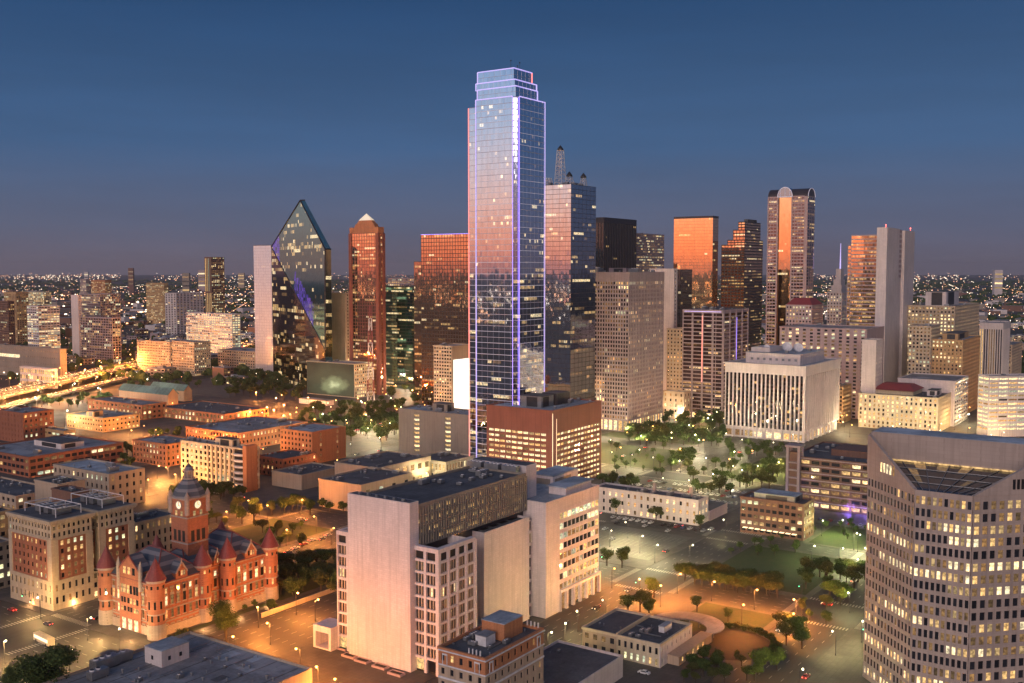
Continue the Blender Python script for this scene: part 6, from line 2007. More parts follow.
# ramp wall in front of the red courthouse
t = thing('retaining_wall', 'pale low wall along the sunken ramp right of the red courthouse', 'wall', ground(262, 618), RZ)
b = MB(); b.box(0, 0, 0, 46, .5, 1.8); b.build('wall_face', M['tan'], t); b = MB(); b.box(-.1, -.1, 1.8, 46.1, .6, 2.0); b.build('coping', M['cream'], t)

# elevated freeway
def ribbon(pts, w, z, name, mat, rail=True):
    P = [Vector((*ground(px, py, z).xy, z)) for px, py in pts]
    b, r = MB(), MB()
    L_ = []
    for i, p_ in enumerate(P):
        d = (P[min(i + 1, len(P) - 1)] - P[max(i - 1, 0)]).normalized(); s = Vector((-d.y, d.x, 0))
        L_.append((p_ + s * w / 2, p_ - s * w / 2))
    for (a, b_), (c, d_) in zip(L_[:-1], L_[1:]):
        dn = Vector((0, 0, -1.2))
        b.hexa([a + dn, b_ + dn, d_ + dn, c + dn, a, b_, d_, c])
        for e, f in ((a, c), (b_, d_)):
            s = (f - e).normalized(); s = Vector((-s.y, s.x, 0)) * .2
            r.hexa([e - s, e + s, f + s, f - s, e - s + Vector((0, 0, .9)), e + s + Vector((0, 0, .9)), f + s + Vector((0, 0, .9)), f - s + Vector((0, 0, .9))])
    for i in range(0, len(L_)):
        a, b_ = L_[i]
        for t_ in (.2, .8):
            q = a.lerp(b_, t_); b.box(q.x - 1, q.y - 1, 0, q.x + 1, q.y + 1, z - 1.2)
    b.build(name, mat, None, kind='structure'); r.build('parapet', M['tan'], None, kind='structure')
    return P
M['conc_road'] = asphalt('concrete_carriageway', (.26, .23, .2), (.2, .18, .16))
fw = [(-60, 408), (-10, 396), (30, 387), (70, 378), (110, 369), (150, 361), (200, 352), (245, 346)]
FW = ribbon(fw, 44, 7, 'freeway', M['conc_road'])
ramp_ = [(-40, 421), (20, 402), (70, 391), (115, 380), (160, 370)]
FW2 = ribbon(ramp_, 14, 4, 'slip_road', M['conc_road'])

# ================================================================== TREES
def crown(seed, n, leaf, mats, flat=1.):
    R_ = random.Random(seed); b = MB()
    blobs = [(R_.uniform(-.45, .45), R_.uniform(-.45, .45), R_.uniform(-.25, .55) * flat, R_.uniform(.28, .52)) for _ in range(9)]
    blobs.append((0, 0, 0, .6))
    for i in range(n):
        cx, cy, cz, r = R_.choice(blobs)
        d = Vector((R_.gauss(0, 1), R_.gauss(0, 1), R_.gauss(0, 1))).normalized() * r * R_.uniform(.55, 1.08)
        p = Vector((cx, cy, cz)) + Vector((d.x, d.y, d.z * .8))
        nn = (d.normalized() + Vector((R_.gauss(0, .5), R_.gauss(0, .5), R_.gauss(0, .5)))).normalized()
        u = nn.orthogonal().normalized(); w = nn.cross(u); s = leaf * R_.uniform(.6, 1.3)
        a = R_.uniform(0, 6.28); u, w = u * math.cos(a) + w * math.sin(a), w * math.cos(a) - u * math.sin(a)
        b.quadv(p - u * s, p - w * s * .7, p + u * s, p + w * s * .7)
    return b.mesh('crown', mats)
def leafmat(name, c, c2):
    m, n_ = newmat(name); p = prin(n_, .8); r = isl(n_)
    n_.links.new(mixc(n_, r, c, c2), p.inputs['Base Color'])
    p.inputs['Specular IOR Level'].default_value = .2
    return m
M['leaf'] = leafmat('dark_leaves', (.03, .052, .014), (.075, .105, .03))
M['leaf2'] = leafmat('olive_leaves', (.045, .055, .016), (.09, .095, .03))
M['leaf_lit'] = leafmat('lamplit_leaves', (.08, .12, .02), (.14, .18, .04))  # lamplight on the lit trees put into a brighter leaf colour
M['bark'] = plain('bark', (.06, .045, .035), .9, 0, 3)
CR = {'near': [crown(i, 2600, .062, M['leaf'] if i % 2 else M['leaf2']) for i in range(4)], 'far': [crown(i + 9, 420, .14, M['leaf'] if i % 2 else M['leaf2']) for i in range(4)],
      'big': [crown(i + 20, 9000, .030, M['leaf']) for i in range(2)], 'bright': [crown(31, 1200, .085, M['leaf_lit'])]}
def trunkmesh():
    b = MB(); b.tube((0, 0, 0), (0, 0, .45), .035, 7); b.tube((0, 0, .1), (.0, 0, .5), .03, 7)
    for i in range(5):
        a = i * 1.26; b.tube((0, 0, .28 + .05 * i), (.2 * math.cos(a), .2 * math.sin(a), .52 + .05 * i), .016, 5)
    return b.mesh('trunk', M['bark'])
TR = trunkmesh()
ntree = 0
TREES = []
def tree(p, h, label, group, kind='far', cat='tree', wide=1.):
    TREES.append((p, h, label, group, kind, wide))
def put_tree(p, h, label, group, kind, wide):
    global ntree; ntree += 1
    t = thing('broadleaf_tree', label, 'tree', (p[0], p[1], .13), uni(0, 6.28), group)
    w = h * uni(.42, .56) * wide
    link('trunk', TR, t, (0, 0, 0), 0, (h, h, h))
    link('crown', random.choice(CR[kind]), t, (0, 0, h * .60), 0, (w * uni(.8, 1.25), w * uni(.8, 1.25), h * uni(.38, .5)))
    return t
def blocked(p, m=2.5):
    for s in ALLB:
        q = p - s.C; x, y = q.dot(s.a), q.dot(s.b)
        if -m < x < s.La + m and -m < y < s.Lb + m: return True
    return False
def grove(x0, y0, x1, y1, n, h, label, group, kind='far', slope=0., wide=1.):
    pts = []
    for _ in range(n * 12):
        if len(pts) >= n: break
        fx = rnd(); px = x0 + (x1 - x0) * fx; py = uni(y0, y1) + slope * (px - x0)
        g_ = ground(px, py)
        if blocked(g_) or any((g_ - q).length < h * .38 for q in pts): continue
        pts.append(g_); tree(g_, h * uni(.75, 1.2), label, group, kind, 'tree', wide)
grove(268, 509, 345, 516, 13, 9, 'orange lit street tree in the row before the tan windowless halls', 'street trees before the tan halls', 'near')
grove(205, 506, 262, 530, 12, 9, 'tree in the small park behind the red courthouse', 'park trees behind the courthouse', 'near')
grove(255, 528, 305, 556, 12, 7, 'low tree beside the lit path right of the courthouse roof', 'trees by the lit path', 'near')
grove(275, 566, 342, 600, 26, 9, 'dark tree in the dense clump left of the white court slab', 'dense trees left of the white slab', 'near', 0, 1.2)
tree(ground(226, 643), 17, 'large tree in front of the right flank of the red courthouse', 'courthouse trees', 'big', wide=1.1)
tree(ground(186, 648), 8, 'small tree by the corner turret of the red courthouse', None, 'near')
tree(ground(44, 712), 22, 'big dark tree at the bottom left corner beside the junction', None, 'big', wide=1.25)
tree(ground(12, 700), 12, 'smaller dark tree hugging the left edge of the bottom corner', None, 'big')
grove(165, 492, 182, 500, 3, 8, 'tree on the floodlit plaza behind the clock tower', 'plaza trees', 'near')
grove(100, 636, 160, 640, 0, 5, '', '')
grove(236, 606, 275, 612, 7, 3.5, 'shrub like tree on the courthouse lawn', 'lawn shrubs by the courthouse', 'near')
for px, py, h in ((607, 566, 9), (622, 568, 10.5)): tree(ground(px, py), h, 'orange lit tree at the corner of the floodlit car park', 'car park corner trees', 'near')
for px, py, h in ((628, 614, 8), (640, 612, 9.5), (649, 618, 8)): tree(ground(px, py), h, 'tree between the painted brick row and the orange lit street', 'trees behind the brick row', 'near')
tree(ground(654, 598), 9, 'round tree standing at the orange lit junction', None, 'near')
tree(ground(697, 612), 7, 'round tree on the near side of the orange lit street', None, 'near')
tree(ground(728, 622), 6, 'low tree beside the curved plaza hedge', None, 'near')
grove(684, 574, 780, 584, 34, 8, 'tree of the dense hedge row along the far side of the orange lit street', 'hedge row along the orange lit street', 'near', .17, 1.15)
grove(800, 572, 828, 590, 7, 9, 'dark tree at the right end of the hedge row', 'dark trees at the hedge end', 'near')
grove(828, 598, 846, 606, 4, 8, 'yellow green lit tree by the right hand street', 'lit trees by the right street', 'bright')
grove(840, 574, 866, 592, 8, 8, 'tree behind the lit ones beside the right hand tower', 'trees beside the right tower', 'near')
grove(752, 668, 780, 682, 5, 8, 'yellow lit tree at the bottom right of the brick plaza', 'lit trees by the plaza', 'bright')
grove(668, 664, 748, 686, 13, 6, 'dark tree on the bank below the brick plaza', 'trees below the plaza', 'near')
grove(780, 630, 806, 652, 5, 8.5, 'olive tree at the junction below the orange lit street', 'junction trees', 'near')
grove(690, 655, 742, 668, 6, 3, 'low shrub at the foot of the plaza bank', 'plaza shrubs', 'near')
grove(628, 420, 726, 447, 75, 11, 'tree of the plaza park in front of the dark purple glass block', 'plaza park trees', 'far')
grove(722, 447, 790, 463, 24, 8, 'street tree at the foot of the white pinstriped building', 'trees by the pinstriped building', 'far')
tree(ground(660, 467), 10, 'single tree glowing yellow green in the car park', None, 'bright')
grove(668, 458, 694, 472, 7, 10, 'dark tree beside the glowing yellow green one', 'car park trees', 'far')
grove(698, 466, 738, 484, 8, 8, 'tree on the small green behind the post office block', 'trees behind the post office', 'far')
grove(746, 470, 790, 492, 22, 11, 'dark tree of the clump left of the violet lit stair tower', 'dark clump by the loft building', 'near')
grove(600, 484, 640, 492, 8, 9, 'dark tree behind the pale post office block', 'trees behind the post office block', 'far')
for px, py in ((616, 514), (656, 522), (700, 532), (598, 505)): tree(ground(px, py), 10, 'tree against the front wall of the pale post office block', 'trees before the post office block', 'near')
grove(604, 436, 700, 452, 8, 7, 'tree on the near edge of the plaza park', 'trees at the plaza park edge', 'far')
grove(690, 474, 750, 496, 18, 8, 'tree on the green right of the post office block', 'trees on the green', 'far')
grove(715, 540, 800, 556, 12, 5, 'low tree at the rim of the dark lawn before the small brick office', 'trees at the lawn rim', 'near')
grove(800, 604, 830, 628, 6, 6, 'tree by the crossing at the end of the orange lit street', 'trees at the crossing', 'near')
grove(596, 452, 690, 480, 16, 6, 'small tree between the rows of parked cars', 'trees in the upper car park', 'far')
grove(300, 408, 400, 442, 110, 11, 'tree of the lit park below the video wall block', 'park trees below the video wall', 'far')
grove(228, 376, 310, 402, 70, 13, 'tree of the dark belt at the foot of the green prism', 'dark tree belt at the prism', 'far')
grove(370, 392, 434, 410, 20, 10, 'tree on the far side of the building site', 'trees by the building site', 'far')
grove(40, 399, 120, 408, 22, 9, 'tree between the freeway and the floodlit car parks', 'trees below the freeway', 'far')
grove(128, 378, 205, 390, 22, 11, 'tree on the freeway bank right of the slip road', 'trees on the freeway bank', 'far')
grove(95, 400, 118, 412, 10, 9, 'tree left of the teal roofed halls', 'trees left of the teal halls', 'far')
grove(122, 440, 136, 486, 9, 9, 'street tree between brick garage and square brick block', 'trees between the garages', 'far')
grove(142, 433, 190, 440, 12, 7, 'tree along the lamp lit lane behind the square brick block', 'trees on the lamp lit lane', 'far')
grove(200, 493, 245, 500, 14, 9, 'golden lit tree on the pavement before the cream hotel', 'trees before the cream hotel', 'near')
grove(795, 524, 868, 540, 16, 4, 'low tree on the green in front of the brown loft building', 'small trees before the loft building', 'near')
grove(980, 425, 1024, 436, 6, 7, 'tree at the foot of the white car park', 'trees by the white car park', 'far')
grove(400, 464, 446, 480, 10, 7, 'courtyard tree beside the yellow lit gallery', 'courtyard trees', 'near')
TREES.sort(key=lambda t: -t[1] * (2 if t[3] is None else 1) / t[0].y)
for t_ in TREES[:285]: put_tree(*t_)
rest = MB()
for p_, h_, *_r in TREES[285:]:
    me = random.choice(CR['far']); w_ = h_ * uni(.42, .56) * _r[3]
    vs = [v.co for v in me.vertices]; c_, s_ = math.cos(h_ * 9), math.sin(h_ * 9)
    i0 = len(rest.v)
    rest.v += [(p_.x + (v.x * c_ - v.y * s_) * w_, p_.y + (v.x * s_ + v.y * c_) * w_, h_ * .6 + v.z * h_ * .46) for v in vs]
    for f in me.polygons: rest.f.append(tuple(i0 + q for q in f.vertices)); rest.m.append(0)
    rest.tube((p_.x, p_.y, 0), (p_.x, p_.y, h_ * .5), .25, 5, 1)
rest.build('background_trees', [M['leaf'], M['bark']], None, kind='stuff')
# hedge curve round the plaza
hd = thing('curved_hedge', 'dark clipped hedge following the far rim of the round plaza', 'hedge', UV(*pc), RZ)
for i in range(16):
    a = math.radians(-110 + 150 * i / 15); link('hedge_clump', CR['near'][i % 4], hd, (18 * math.cos(a), 18 * math.sin(a), 1.2), i, (2.6, 2.6, 1.8))

# ================================================================== LAMPS
def lampmesh():
    b = MB(); b.tube((0, 0, 0), (0, 0, 8.6), .11, 6); b.cone(0, 0, 0, .9, .24, .16, 8); b.tube((0, 0, 8.3), (1.3, 0, 8.9), .07, 5)
    po = b.mesh('pole', M['dark_metal'])
    h = {}
    for k, r in (('lamp_warm', .5), ('lamp_white', .36)):
        b = MB(); b.cone(1.4, 0, 8.55, 8.95, r * .6, r, 10); b.cone(1.4, 0, 8.95, 9.2, r, r * .3, 10); h[k] = b.mesh('lamp_head', M[k])
    return po, h
POLE, HEAD = lampmesh()
nl = 0
def pt(p, e, c, parent=None, soft=.35):
    l = bpy.data.lights.new('lamp_light', 'POINT'); l.energy = e; l.color = c; l.shadow_soft_size = soft
    o = bpy.data.objects.new('lamp_light', l); COL.objects.link(o); o.location = p
    if parent: o.parent = parent
WARM = (1, .33, .06); WHITE = (1, .84, .50); GREENW = (.92, 1, .62)
LE = 20000.
LAMPS = []
def lamp(p, label, group, kind='lamp_warm', e=1., k=1., col=None, light=True):
    LAMPS.append((p, label, group, kind, e, k, col, light))
def put_lamp(p, label, group, kind='lamp_warm', e=1., k=1., col=None, light=True):
    global nl; nl += 1
    t = thing('street_lamp', label, 'street lamp', (p[0], p[1], .13), uni(0, 6.28), group)
    link('pole', POLE, t, (0, 0, 0), 0, k); link('lamp_head', HEAD[kind], t, (0, 0, 0), 0, k)
    if light: pt((1.4 * k, 0, 8.2 * k), LE * e, col or (WARM if kind == 'lamp_warm' else WHITE), t)
def lampx(px, py, *a, **k):
    g_ = ground(px, py, 9 * k.get('k', 1.)); lamp(g_, *a, **k)
for px, py in ((677.5, 574), (711.7, 581), (754.6, 589), (796.5, 599), (742, 603.5), (793.7, 614.7), (660.5, 586.5), (612, 569), (640, 580)):
    lampx(px, py, 'sodium street lamp on the orange lit street below the hedge row', 'lamps on the orange lit street', e=1.25)
for px, py in ((222, 644), (236, 637), (296, 594), (315, 600), (270, 622), (318, 668), (338, 680), (300, 648), (420, 696), (258, 606)):
    lampx(px, py, 'sodium lamp on the wide street between red courthouse and white slab', 'lamps on the courthouse street', e=1.05)
for px, py in ((87, 618), (119, 630), (69, 650), (4, 640), (40, 598), (150, 604)):
    lampx(px, py, 'pale street lamp at the junction before the red courthouse', 'lamps at the courthouse junction', 'lamp_white', e=.8, col=(1, .60, .22))
for px, py in ((286, 529), (316, 516), (267, 506), (248, 501), (331, 528), (300, 500), (228, 512)):
    lampx(px, py, 'sodium lamp among the trees behind the courthouse', 'lamps in the courthouse park', e=1.2)
for px, py in ((157, 466), (168, 467), (147, 480), (195, 439), (155.7, 430), (130, 424), (143, 426), (190, 446), (200, 446), (212, 448), (224, 450), (236, 450), (176, 474), (186, 484)):
    lampx(px, py, 'warm lamp on the busy lane between the old brick blocks', 'lamps between the brick blocks', e=1.7, col=(1, .42, .11))
for px, py in ((267, 407), (274, 410), (250, 412), (262, 420), (284, 405), (240, 424), (290, 414), (276, 398)):
    lampx(px, py, 'sodium lamp by the lane right of the long dark roofed warehouse', 'lamps by the long warehouse', e=2.2)
for px, py in ((565, 622), (548, 632), (606, 600), (690, 545), (726, 520), (752, 505), (578, 610)):
    lampx(px, py, 'pale greenish lamp along the street right of the white court building', 'lamps on the long right street', 'lamp_white', e=.22, col=(1, .80, .36))
for px, py in ((640, 536), (655, 545), (610, 530), (628, 522), (590, 545)):
    lampx(px, py, 'floodlight on the car park before the pale post office block', 'car park floodlights', 'lamp_white', e=.8, col=(1, .88, .46))
for px, py in ((610, 452), (640, 450), (665, 478), (690, 480), (715, 474), (740, 470), (760, 466), (735, 452), (780, 462), (708, 458)):
    lampx(px, py, 'bright lamp on the small green and car park behind the post office block', 'lamps around the upper car park', 'lamp_white', e=1.1, col=(1, .80, .36))
for px, py in ((627, 428), (645, 415), (655, 410), (668, 406), (680, 410), (640, 436), (690, 425), (708, 418), (612, 440), (670, 438), (700, 440)):
    lampx(px, py, 'warm lamp in the plaza park below the gridded tower', 'plaza park lamps', 'lamp_white', e=1.3)
for i in range(26):
    px, py = uni(305, 425), uni(400, 446)
    lampx(px, py, 'white lamp in the lit park below the video wall block', 'lamps in the video wall park', 'lamp_white', e=1.6, light=i < 14)
for px, py in ((72, 383.6), (100.6, 388), (150, 379), (41, 390), (36.5, 397), (64, 410.5), (402, 374), (413, 378)):
    g_ = ground(px, py, 18); lamp(g_, 'tall white floodlight mast by the freeway car parks' if px < 200 else 'tall white floodlight mast on the building site', 'floodlight masts', 'lamp_white', e=2.6, k=2., col=(1, .95, .65))
for px, py in ((812, 546), (845, 520), (858, 535), (840, 548), (822, 520)):
    lampx(px, py, 'lamp lighting the green beside the brown loft building', 'lamps on the loft green', 'lamp_white', e=.5, col=(.9, 1, .4))
for px, py in ((850, 592), (862, 620), (836, 632), (800, 670), (858, 560), (868, 548)):
    lampx(px, py, 'pale lamp on the street beside the folded stone tower', 'lamps by the folded tower', 'lamp_white', e=.4, col=(1, .9, .4))
for px, py in ((850, 425), (845, 415), (852, 405), (930, 425), (955, 418), (915, 436), (968, 428), (1000, 428)):
    lampx(px, py, 'warm lamp in the side streets among the old hotels at right', 'lamps among the old hotels', e=.9, col=(1, .62, .25), k=1.2)
for i in range(34):
    f = i / 33.; q = f * (len(FW) - 1); k = min(int(q), len(FW) - 2); p_ = FW[k].lerp(FW[k + 1], q - k)
    sd = (FW[k + 1] - FW[k]).normalized(); sd = Vector((-sd.y, sd.x, 0)) * (20 if i % 2 else -20)
    lamp((p_.x + sd.x, p_.y + sd.y), 'sodium lamp on the elevated freeway at left', 'freeway lamps', e=8., k=2., light=i % 2 == 0)
    if i < 26 and i % 3 == 0:
        q = f * (len(FW2) - 1); k = min(int(q), len(FW2) - 2); p_ = FW2[k].lerp(FW2[k + 1], q - k); lamp((p_.x, p_.y), 'sodium lamp on the slip road below the elevated freeway', 'slip road lamps', e=3.5, k=1.5)
# street rows farther back
for v0, v1 in VS:
    for u in range(660, 1340, 22):
        g_ = UV(u, v0 - 1.5 if (u // 22) % 2 else v1 + 1.5)
        if not blocked(g_, 7): lamp(g_, 'street lamp deep among the downtown towers', 'downtown street lamps', 'lamp_white' if rnd() < .5 else 'lamp_warm', e=1.1, k=1.1, light=(u // 22) % 4 == 0)
for (u0, u1) in US[2:]:
    for v in range(150, 900, 40):
        g_ = UV(u1 + 1.5, v)
        if not blocked(g_, 7): lamp(g_, 'street lamp deep among the downtown towers', 'downtown street lamps', 'lamp_warm' if v > 450 else 'lamp_white', e=.9, k=1., light=True)
LAMPS.sort(key=lambda l: l[0][1] / l[5])
for l_ in LAMPS[:285]: put_lamp(*l_)
rest = MB()
for p_, _, _, kind, e, k, col, light in LAMPS[285:]:
    rest.tube((p_[0], p_[1], 0), (p_[0], p_[1], 8.6 * k), .12 * k, 5); rest.cone(p_[0], p_[1], 8.6 * k, 9.3 * k, .5 * k, .35 * k, 8, 1 if kind == 'lamp_warm' else 2)
    if light: pt((p_[0] + .2, p_[1] - .9 * k, 8.2 * k), LE * e, col or (WARM if kind == 'lamp_warm' else WHITE))
rest.build('distant_street_lamps', [M['dark_metal'], M['lamp_warm'], M['lamp_white']], None, kind='stuff')
# courthouse and facade uplights
for px, py, e in ((100, 640, .5), (130, 642, .6), (180, 640, .4), (205, 630, .5), (240, 618, .5), (268, 607, .5), (92, 600, 1.2), (75, 606, .6), (30, 606, .5), (112, 598, .9)):
    g_ = ground(px, py)
    t = thing('floodlight', 'small floodlight on the ground washing the foot of the courthouses', 'floodlight', (g_.x, g_.y, .13), 0, 'courthouse floodlights')
    b = MB(); b.cone(0, 0, 0, .25, .25, .2, 8); b.cone(0, 0, .25, .5, .16, .28, 8); b.build('housing', M['dark_metal'], t)
    pt((0, 0, 1.2), 3000 * e, (1, .50, .18), t)

# ================================================================== CARS
def carparts():
    out = {}
    prof = [(-2.2, .35), (-2.25, .75), (-2.0, .95), (-1.5, 1.0), (-.95, 1.42), (.55, 1.42), (1.15, .98), (2.05, .85), (2.25, .65), (2.2, .35)]
    b = MB()
    for y, s in ((-.88, 1), (.88, -1)):
        P = [(x, y * (1 if z < 1.05 else .78), z) for x, z in prof]
        b.poly(P if s > 0 else list(reversed(P)))
    for i in range(len(prof)):
        (x0, z0), (x1, z1) = prof[i], prof[(i + 1) % len(prof)]
        k0, k1 = (.88 if z0 < 1.05 else .686), (.88 if z1 < 1.05 else .686)
        b.quadv((x0, -k0, z0), (x0, k0, z0), (x1, k1, z1), (x1, -k1, z1))
    out['body'] = b
    g_ = MB()
    for s in (-1, 1):
        P = [(-1.35, s * .885, 1.03), (-.9, s * .72, 1.36), (.5, s * .72, 1.36), (1.0, s * .885, 1.02)]
        P = [(x, y * 1.0 + s * .005, z) for x, y, z in P]; g_.poly(P if s < 0 else list(reversed(P)))
    g_.quadv((1.12, -.7, 1.03), (1.12, .7, 1.03), (.62, .6, 1.40), (.62, -.6, 1.40)); g_.quadv((-1.45, .7, 1.06), (-1.45, -.7, 1.06), (-1.02, -.6, 1.40), (-1.02, .6, 1.40))
    out['window'] = g_
    w = MB(); n = 12
    for y0, y1 in ((-.12, .12),):
        i = len(w.v)
        for y in (y0, y1):
            for k in range(n): w.v.append((.33 * math.cos(2 * math.pi * k / n), y, .33 * math.sin(2 * math.pi * k / n)))
        for k in range(n): w.f.append((i + k, i + (k + 1) % n, i + n + (k + 1) % n, i + n + k)); w.m.append(0)
        w.f.append(tuple(i + k for k in range(n))); w.m.append(0); w.f.append(tuple(i + n + k for k in reversed(range(n)))); w.m.append(0)
    out['wheel'] = w
    l = MB(); l.box(-.04, -.17, -.09, .04, .17, .09); out['light'] = l
    return out
CP_ = carparts()
PAINT = {}
for nme, c in (('white', (.7, .7, .7)), ('silver', (.4, .41, .43)), ('black', (.02, .02, .022)), ('grey', (.13, .13, .14)), ('red', (.35, .03, .03)), ('blue', (.04, .07, .16))):
    m, n_ = newmat(nme + '_car_paint'); p = prin(n_, .3, .2); p.inputs['Base Color'].default_value = (*c, 1); PAINT[nme] = CP_['body'].mesh('body', m)
WINM = CP_['window'].mesh('window', M['black_panel']); WHM = CP_['wheel'].mesh('wheel', M['void'])
HL = {k: CP_['light'].mesh('headlight', M[v]) for k, v in (('on', 'lamp_white'), ('off', 'grey_metal'))}
TL = {'on': CP_['light'].mesh('tail_light', emit('tail_lamp', (1, .06, .04), 9)), 'off': CP_['light'].mesh('tail_light', M['roof_red'])}
CARS = []
def car(*a, **k): CARS.append((a, k))
def put_car(p, rz, label, group, col=None, on=False, z=.02, parts=True):
    col = col or random.choice(['white', 'silver', 'black', 'grey', 'white', 'silver', 'red', 'blue'])
    t = thing('parked_car' if not on else 'car', label % col if '%s' in label else label, 'car', (p[0], p[1], z), rz, group)
    link('body', PAINT[col], t); link('window', WINM, t)
    if parts:
        for x in (-1.35, 1.4):
            for y in (-.8, .8): link('wheel', WHM, t, (x, y, .33))
    for y in (-.62, .62):
        k = 'on' if on else 'off'; link('headlight', HL[k], t, (2.24, y, .7)); link('tail_light', TL[k], t, (-2.24, y, .78))
def cars_uv(u0, v0, u1, v1, n, label, group, ang=0., pitch=2.8, z=.15, p_=True):
    for i in range(n):
        if rnd() < .2: continue
        f = i / max(1, n - 1); q = UV(u0 + (u1 - u0) * f, v0 + (v1 - v0) * f)
        car(q, RZ + ang + random.choice((0, math.pi)), label, group, z=z, parts=p_)
cars_uv(520, 229, 520, 285, 15, '%s car parked at the front wall of the pale post office block', 'cars parked before the post office', 0, z=.02)
for px, py in ((617, 524), (605, 530), (668, 532), (612, 540), (645, 527)): car(ground(px, py), RZ, '%s car on the floodlit car park before the post office block', 'cars on the floodlit car park', z=.15)
for r_ in range(4):
    cars_uv(576 + r_ * 16, 240, 576 + r_ * 16, 340, 28, '%s car in the rows of the car park behind the post office block', 'cars in the upper car park', 0, z=.15, p_=False)
cars_uv(581, 150, 581, 190, 8, '%s car parked on the green side of the brown loft building', 'cars by the loft building')
cars_uv(452, 650, 452, 700, 12, '%s car in the floodlit lot behind the square brick block', 'cars behind the square brick block', p_=False)
cars_uv(395, 330, 395, 366, 9, '%s car stopped beside the dark trees left of the white slab', 'cars left of the white slab')
for px, py in ((295, 549), (304, 545), (312, 541), (322, 540), (288, 553), (328, 536)): car(ground(px, py), RZ, '%s car on the lane behind the dark clump of trees', 'cars on the lane behind the trees', on=True, z=.02)
car(ground(644, 674), RZ + 1.57, 'white car at the kerb in front of the painted brick row', None, 'white', z=.02)
car(ground(577, 601), RZ, 'black car at the arcade of the white court building', None, 'black', z=.02)
car(ground(666, 552), RZ, 'dark car driving up the long street beside the car park', None, 'grey', on=True, z=.02)
car(ground(711, 530), RZ + math.pi, 'car with bright headlights coming down the long street', None, 'silver', on=True, z=.02)
car(ground(48, 625), RZ + 1.57, 'grey car crossing the courthouse junction', None, 'grey', on=True, z=.02)
car(ground(12, 611), RZ + 1.57, 'red car entering the courthouse junction from the left', None, 'red', on=True, z=.02)
car(ground(98, 619), RZ, 'dark car waiting in the street left of the red courthouse', None, 'black', on=True, z=.02)
car(ground(806, 678), RZ, 'red car at the bottom end of the right hand street', None, 'red', on=True, z=.02)
car(ground(854, 582), RZ, 'white car farther up the right hand street', None, 'white', on=True, z=.02)
car(ground(866, 572), RZ, 'silver car leading the one in front of the lit trees', None, 'silver', on=True, z=.02)
for i in range(46):
    if rnd() < .6: v0, v1 = random.choice(VS[:4]); q = (uni(250, 640), random.choice((v0 + 3.5, v1 - 3.5, (v0 + v1) / 2 + 2))); ang = 0 if q[1] < (v0 + v1) / 2 else math.pi
    else: u0, u1 = random.choice(US[:3]); q = (random.choice((u0 + 3.5, u1 - 3.5)), uni(120, 560)); ang = math.pi / 2
    q = UV(*q)
    if not blocked(q) and (q - UV(*pc)).length > 24: car(q, RZ + ang, 'car with its lights on in the streets around the courts', 'cars in the near streets', on=True, z=.02)
b_ = thing('city_bus', 'pale yellow bus crossing the junction before the red courthouse', 'bus', (*ground(44, 643).xy, .02), RZ + math.pi / 2 - .1)
q = MB(); q.box(-6, -1.3, .35, 6, 1.3, 3.1); q.box(-5.6, -1.1, 3.1, 5.6, 1.1, 3.3); q.build('body', M['cream'], b_)
q = MB(); q.box(-5.6, -1.33, 1.5, 5.4, -1.305, 2.6); q.box(-5.6, 1.305, 1.5, 5.4, 1.33, 2.6); q.box(6.0, -1.1, 1.3, 6.02, 1.1, 2.7); q.build('window', M['lit_awning'], b_)
for x in (-4, 3.8):
    for y in (-1.2, 1.2): link('wheel', WHM, b_, (x, y, .5), 0, 1.5)
for y in (-.9, .9): link('headlight', HL['on'], b_, (6.03, y, .8))
for i in range(720):
    f = rnd(); q = f * (len(FW) - 1); k = min(int(q), len(FW) - 2); p_ = FW[k].lerp(FW[k + 1], q - k); d = (FW[k + 1] - FW[k]).normalized(); s = Vector((-d.y, d.x, 0))
    ln_ = random.choice((-18, -14, -10, -6, 6, 10, 14, 18)); rz = math.atan2(d.y, d.x) + (math.pi if ln_ > 0 else 0)
    car(p_ + s * ln_, rz, 'car with its lights on in the stream on the elevated freeway', 'cars on the freeway', on=True, z=7.02, parts=False)
for i in range(110):
    f = rnd(); q = f * (len(FW2) - 1); k = min(int(q), len(FW2) - 2); p_ = FW2[k].lerp(FW2[k + 1], q - k); d = (FW2[k + 1] - FW2[k]).normalized(); s = Vector((-d.y, d.x, 0))
    ln_ = random.choice((-4.5, 4.5)); car(p_ + s * ln_, math.atan2(d.y, d.x) + (math.pi if ln_ > 0 else 0), 'car with its lights on running down the slip road', 'cars on the slip road', on=True, z=4.02, parts=False)
for i in range(150):
    v0, v1 = random.choice(VS[1:]); u = uni(560, 1200)
    p_ = UV(u, uni(v0 + 3, v1 - 3))
    if not blocked(p_): car(p_, RZ + random.choice((0, math.pi)), 'car with its lights on in the streets among the towers', 'cars among the towers', on=True, z=.02, parts=False)

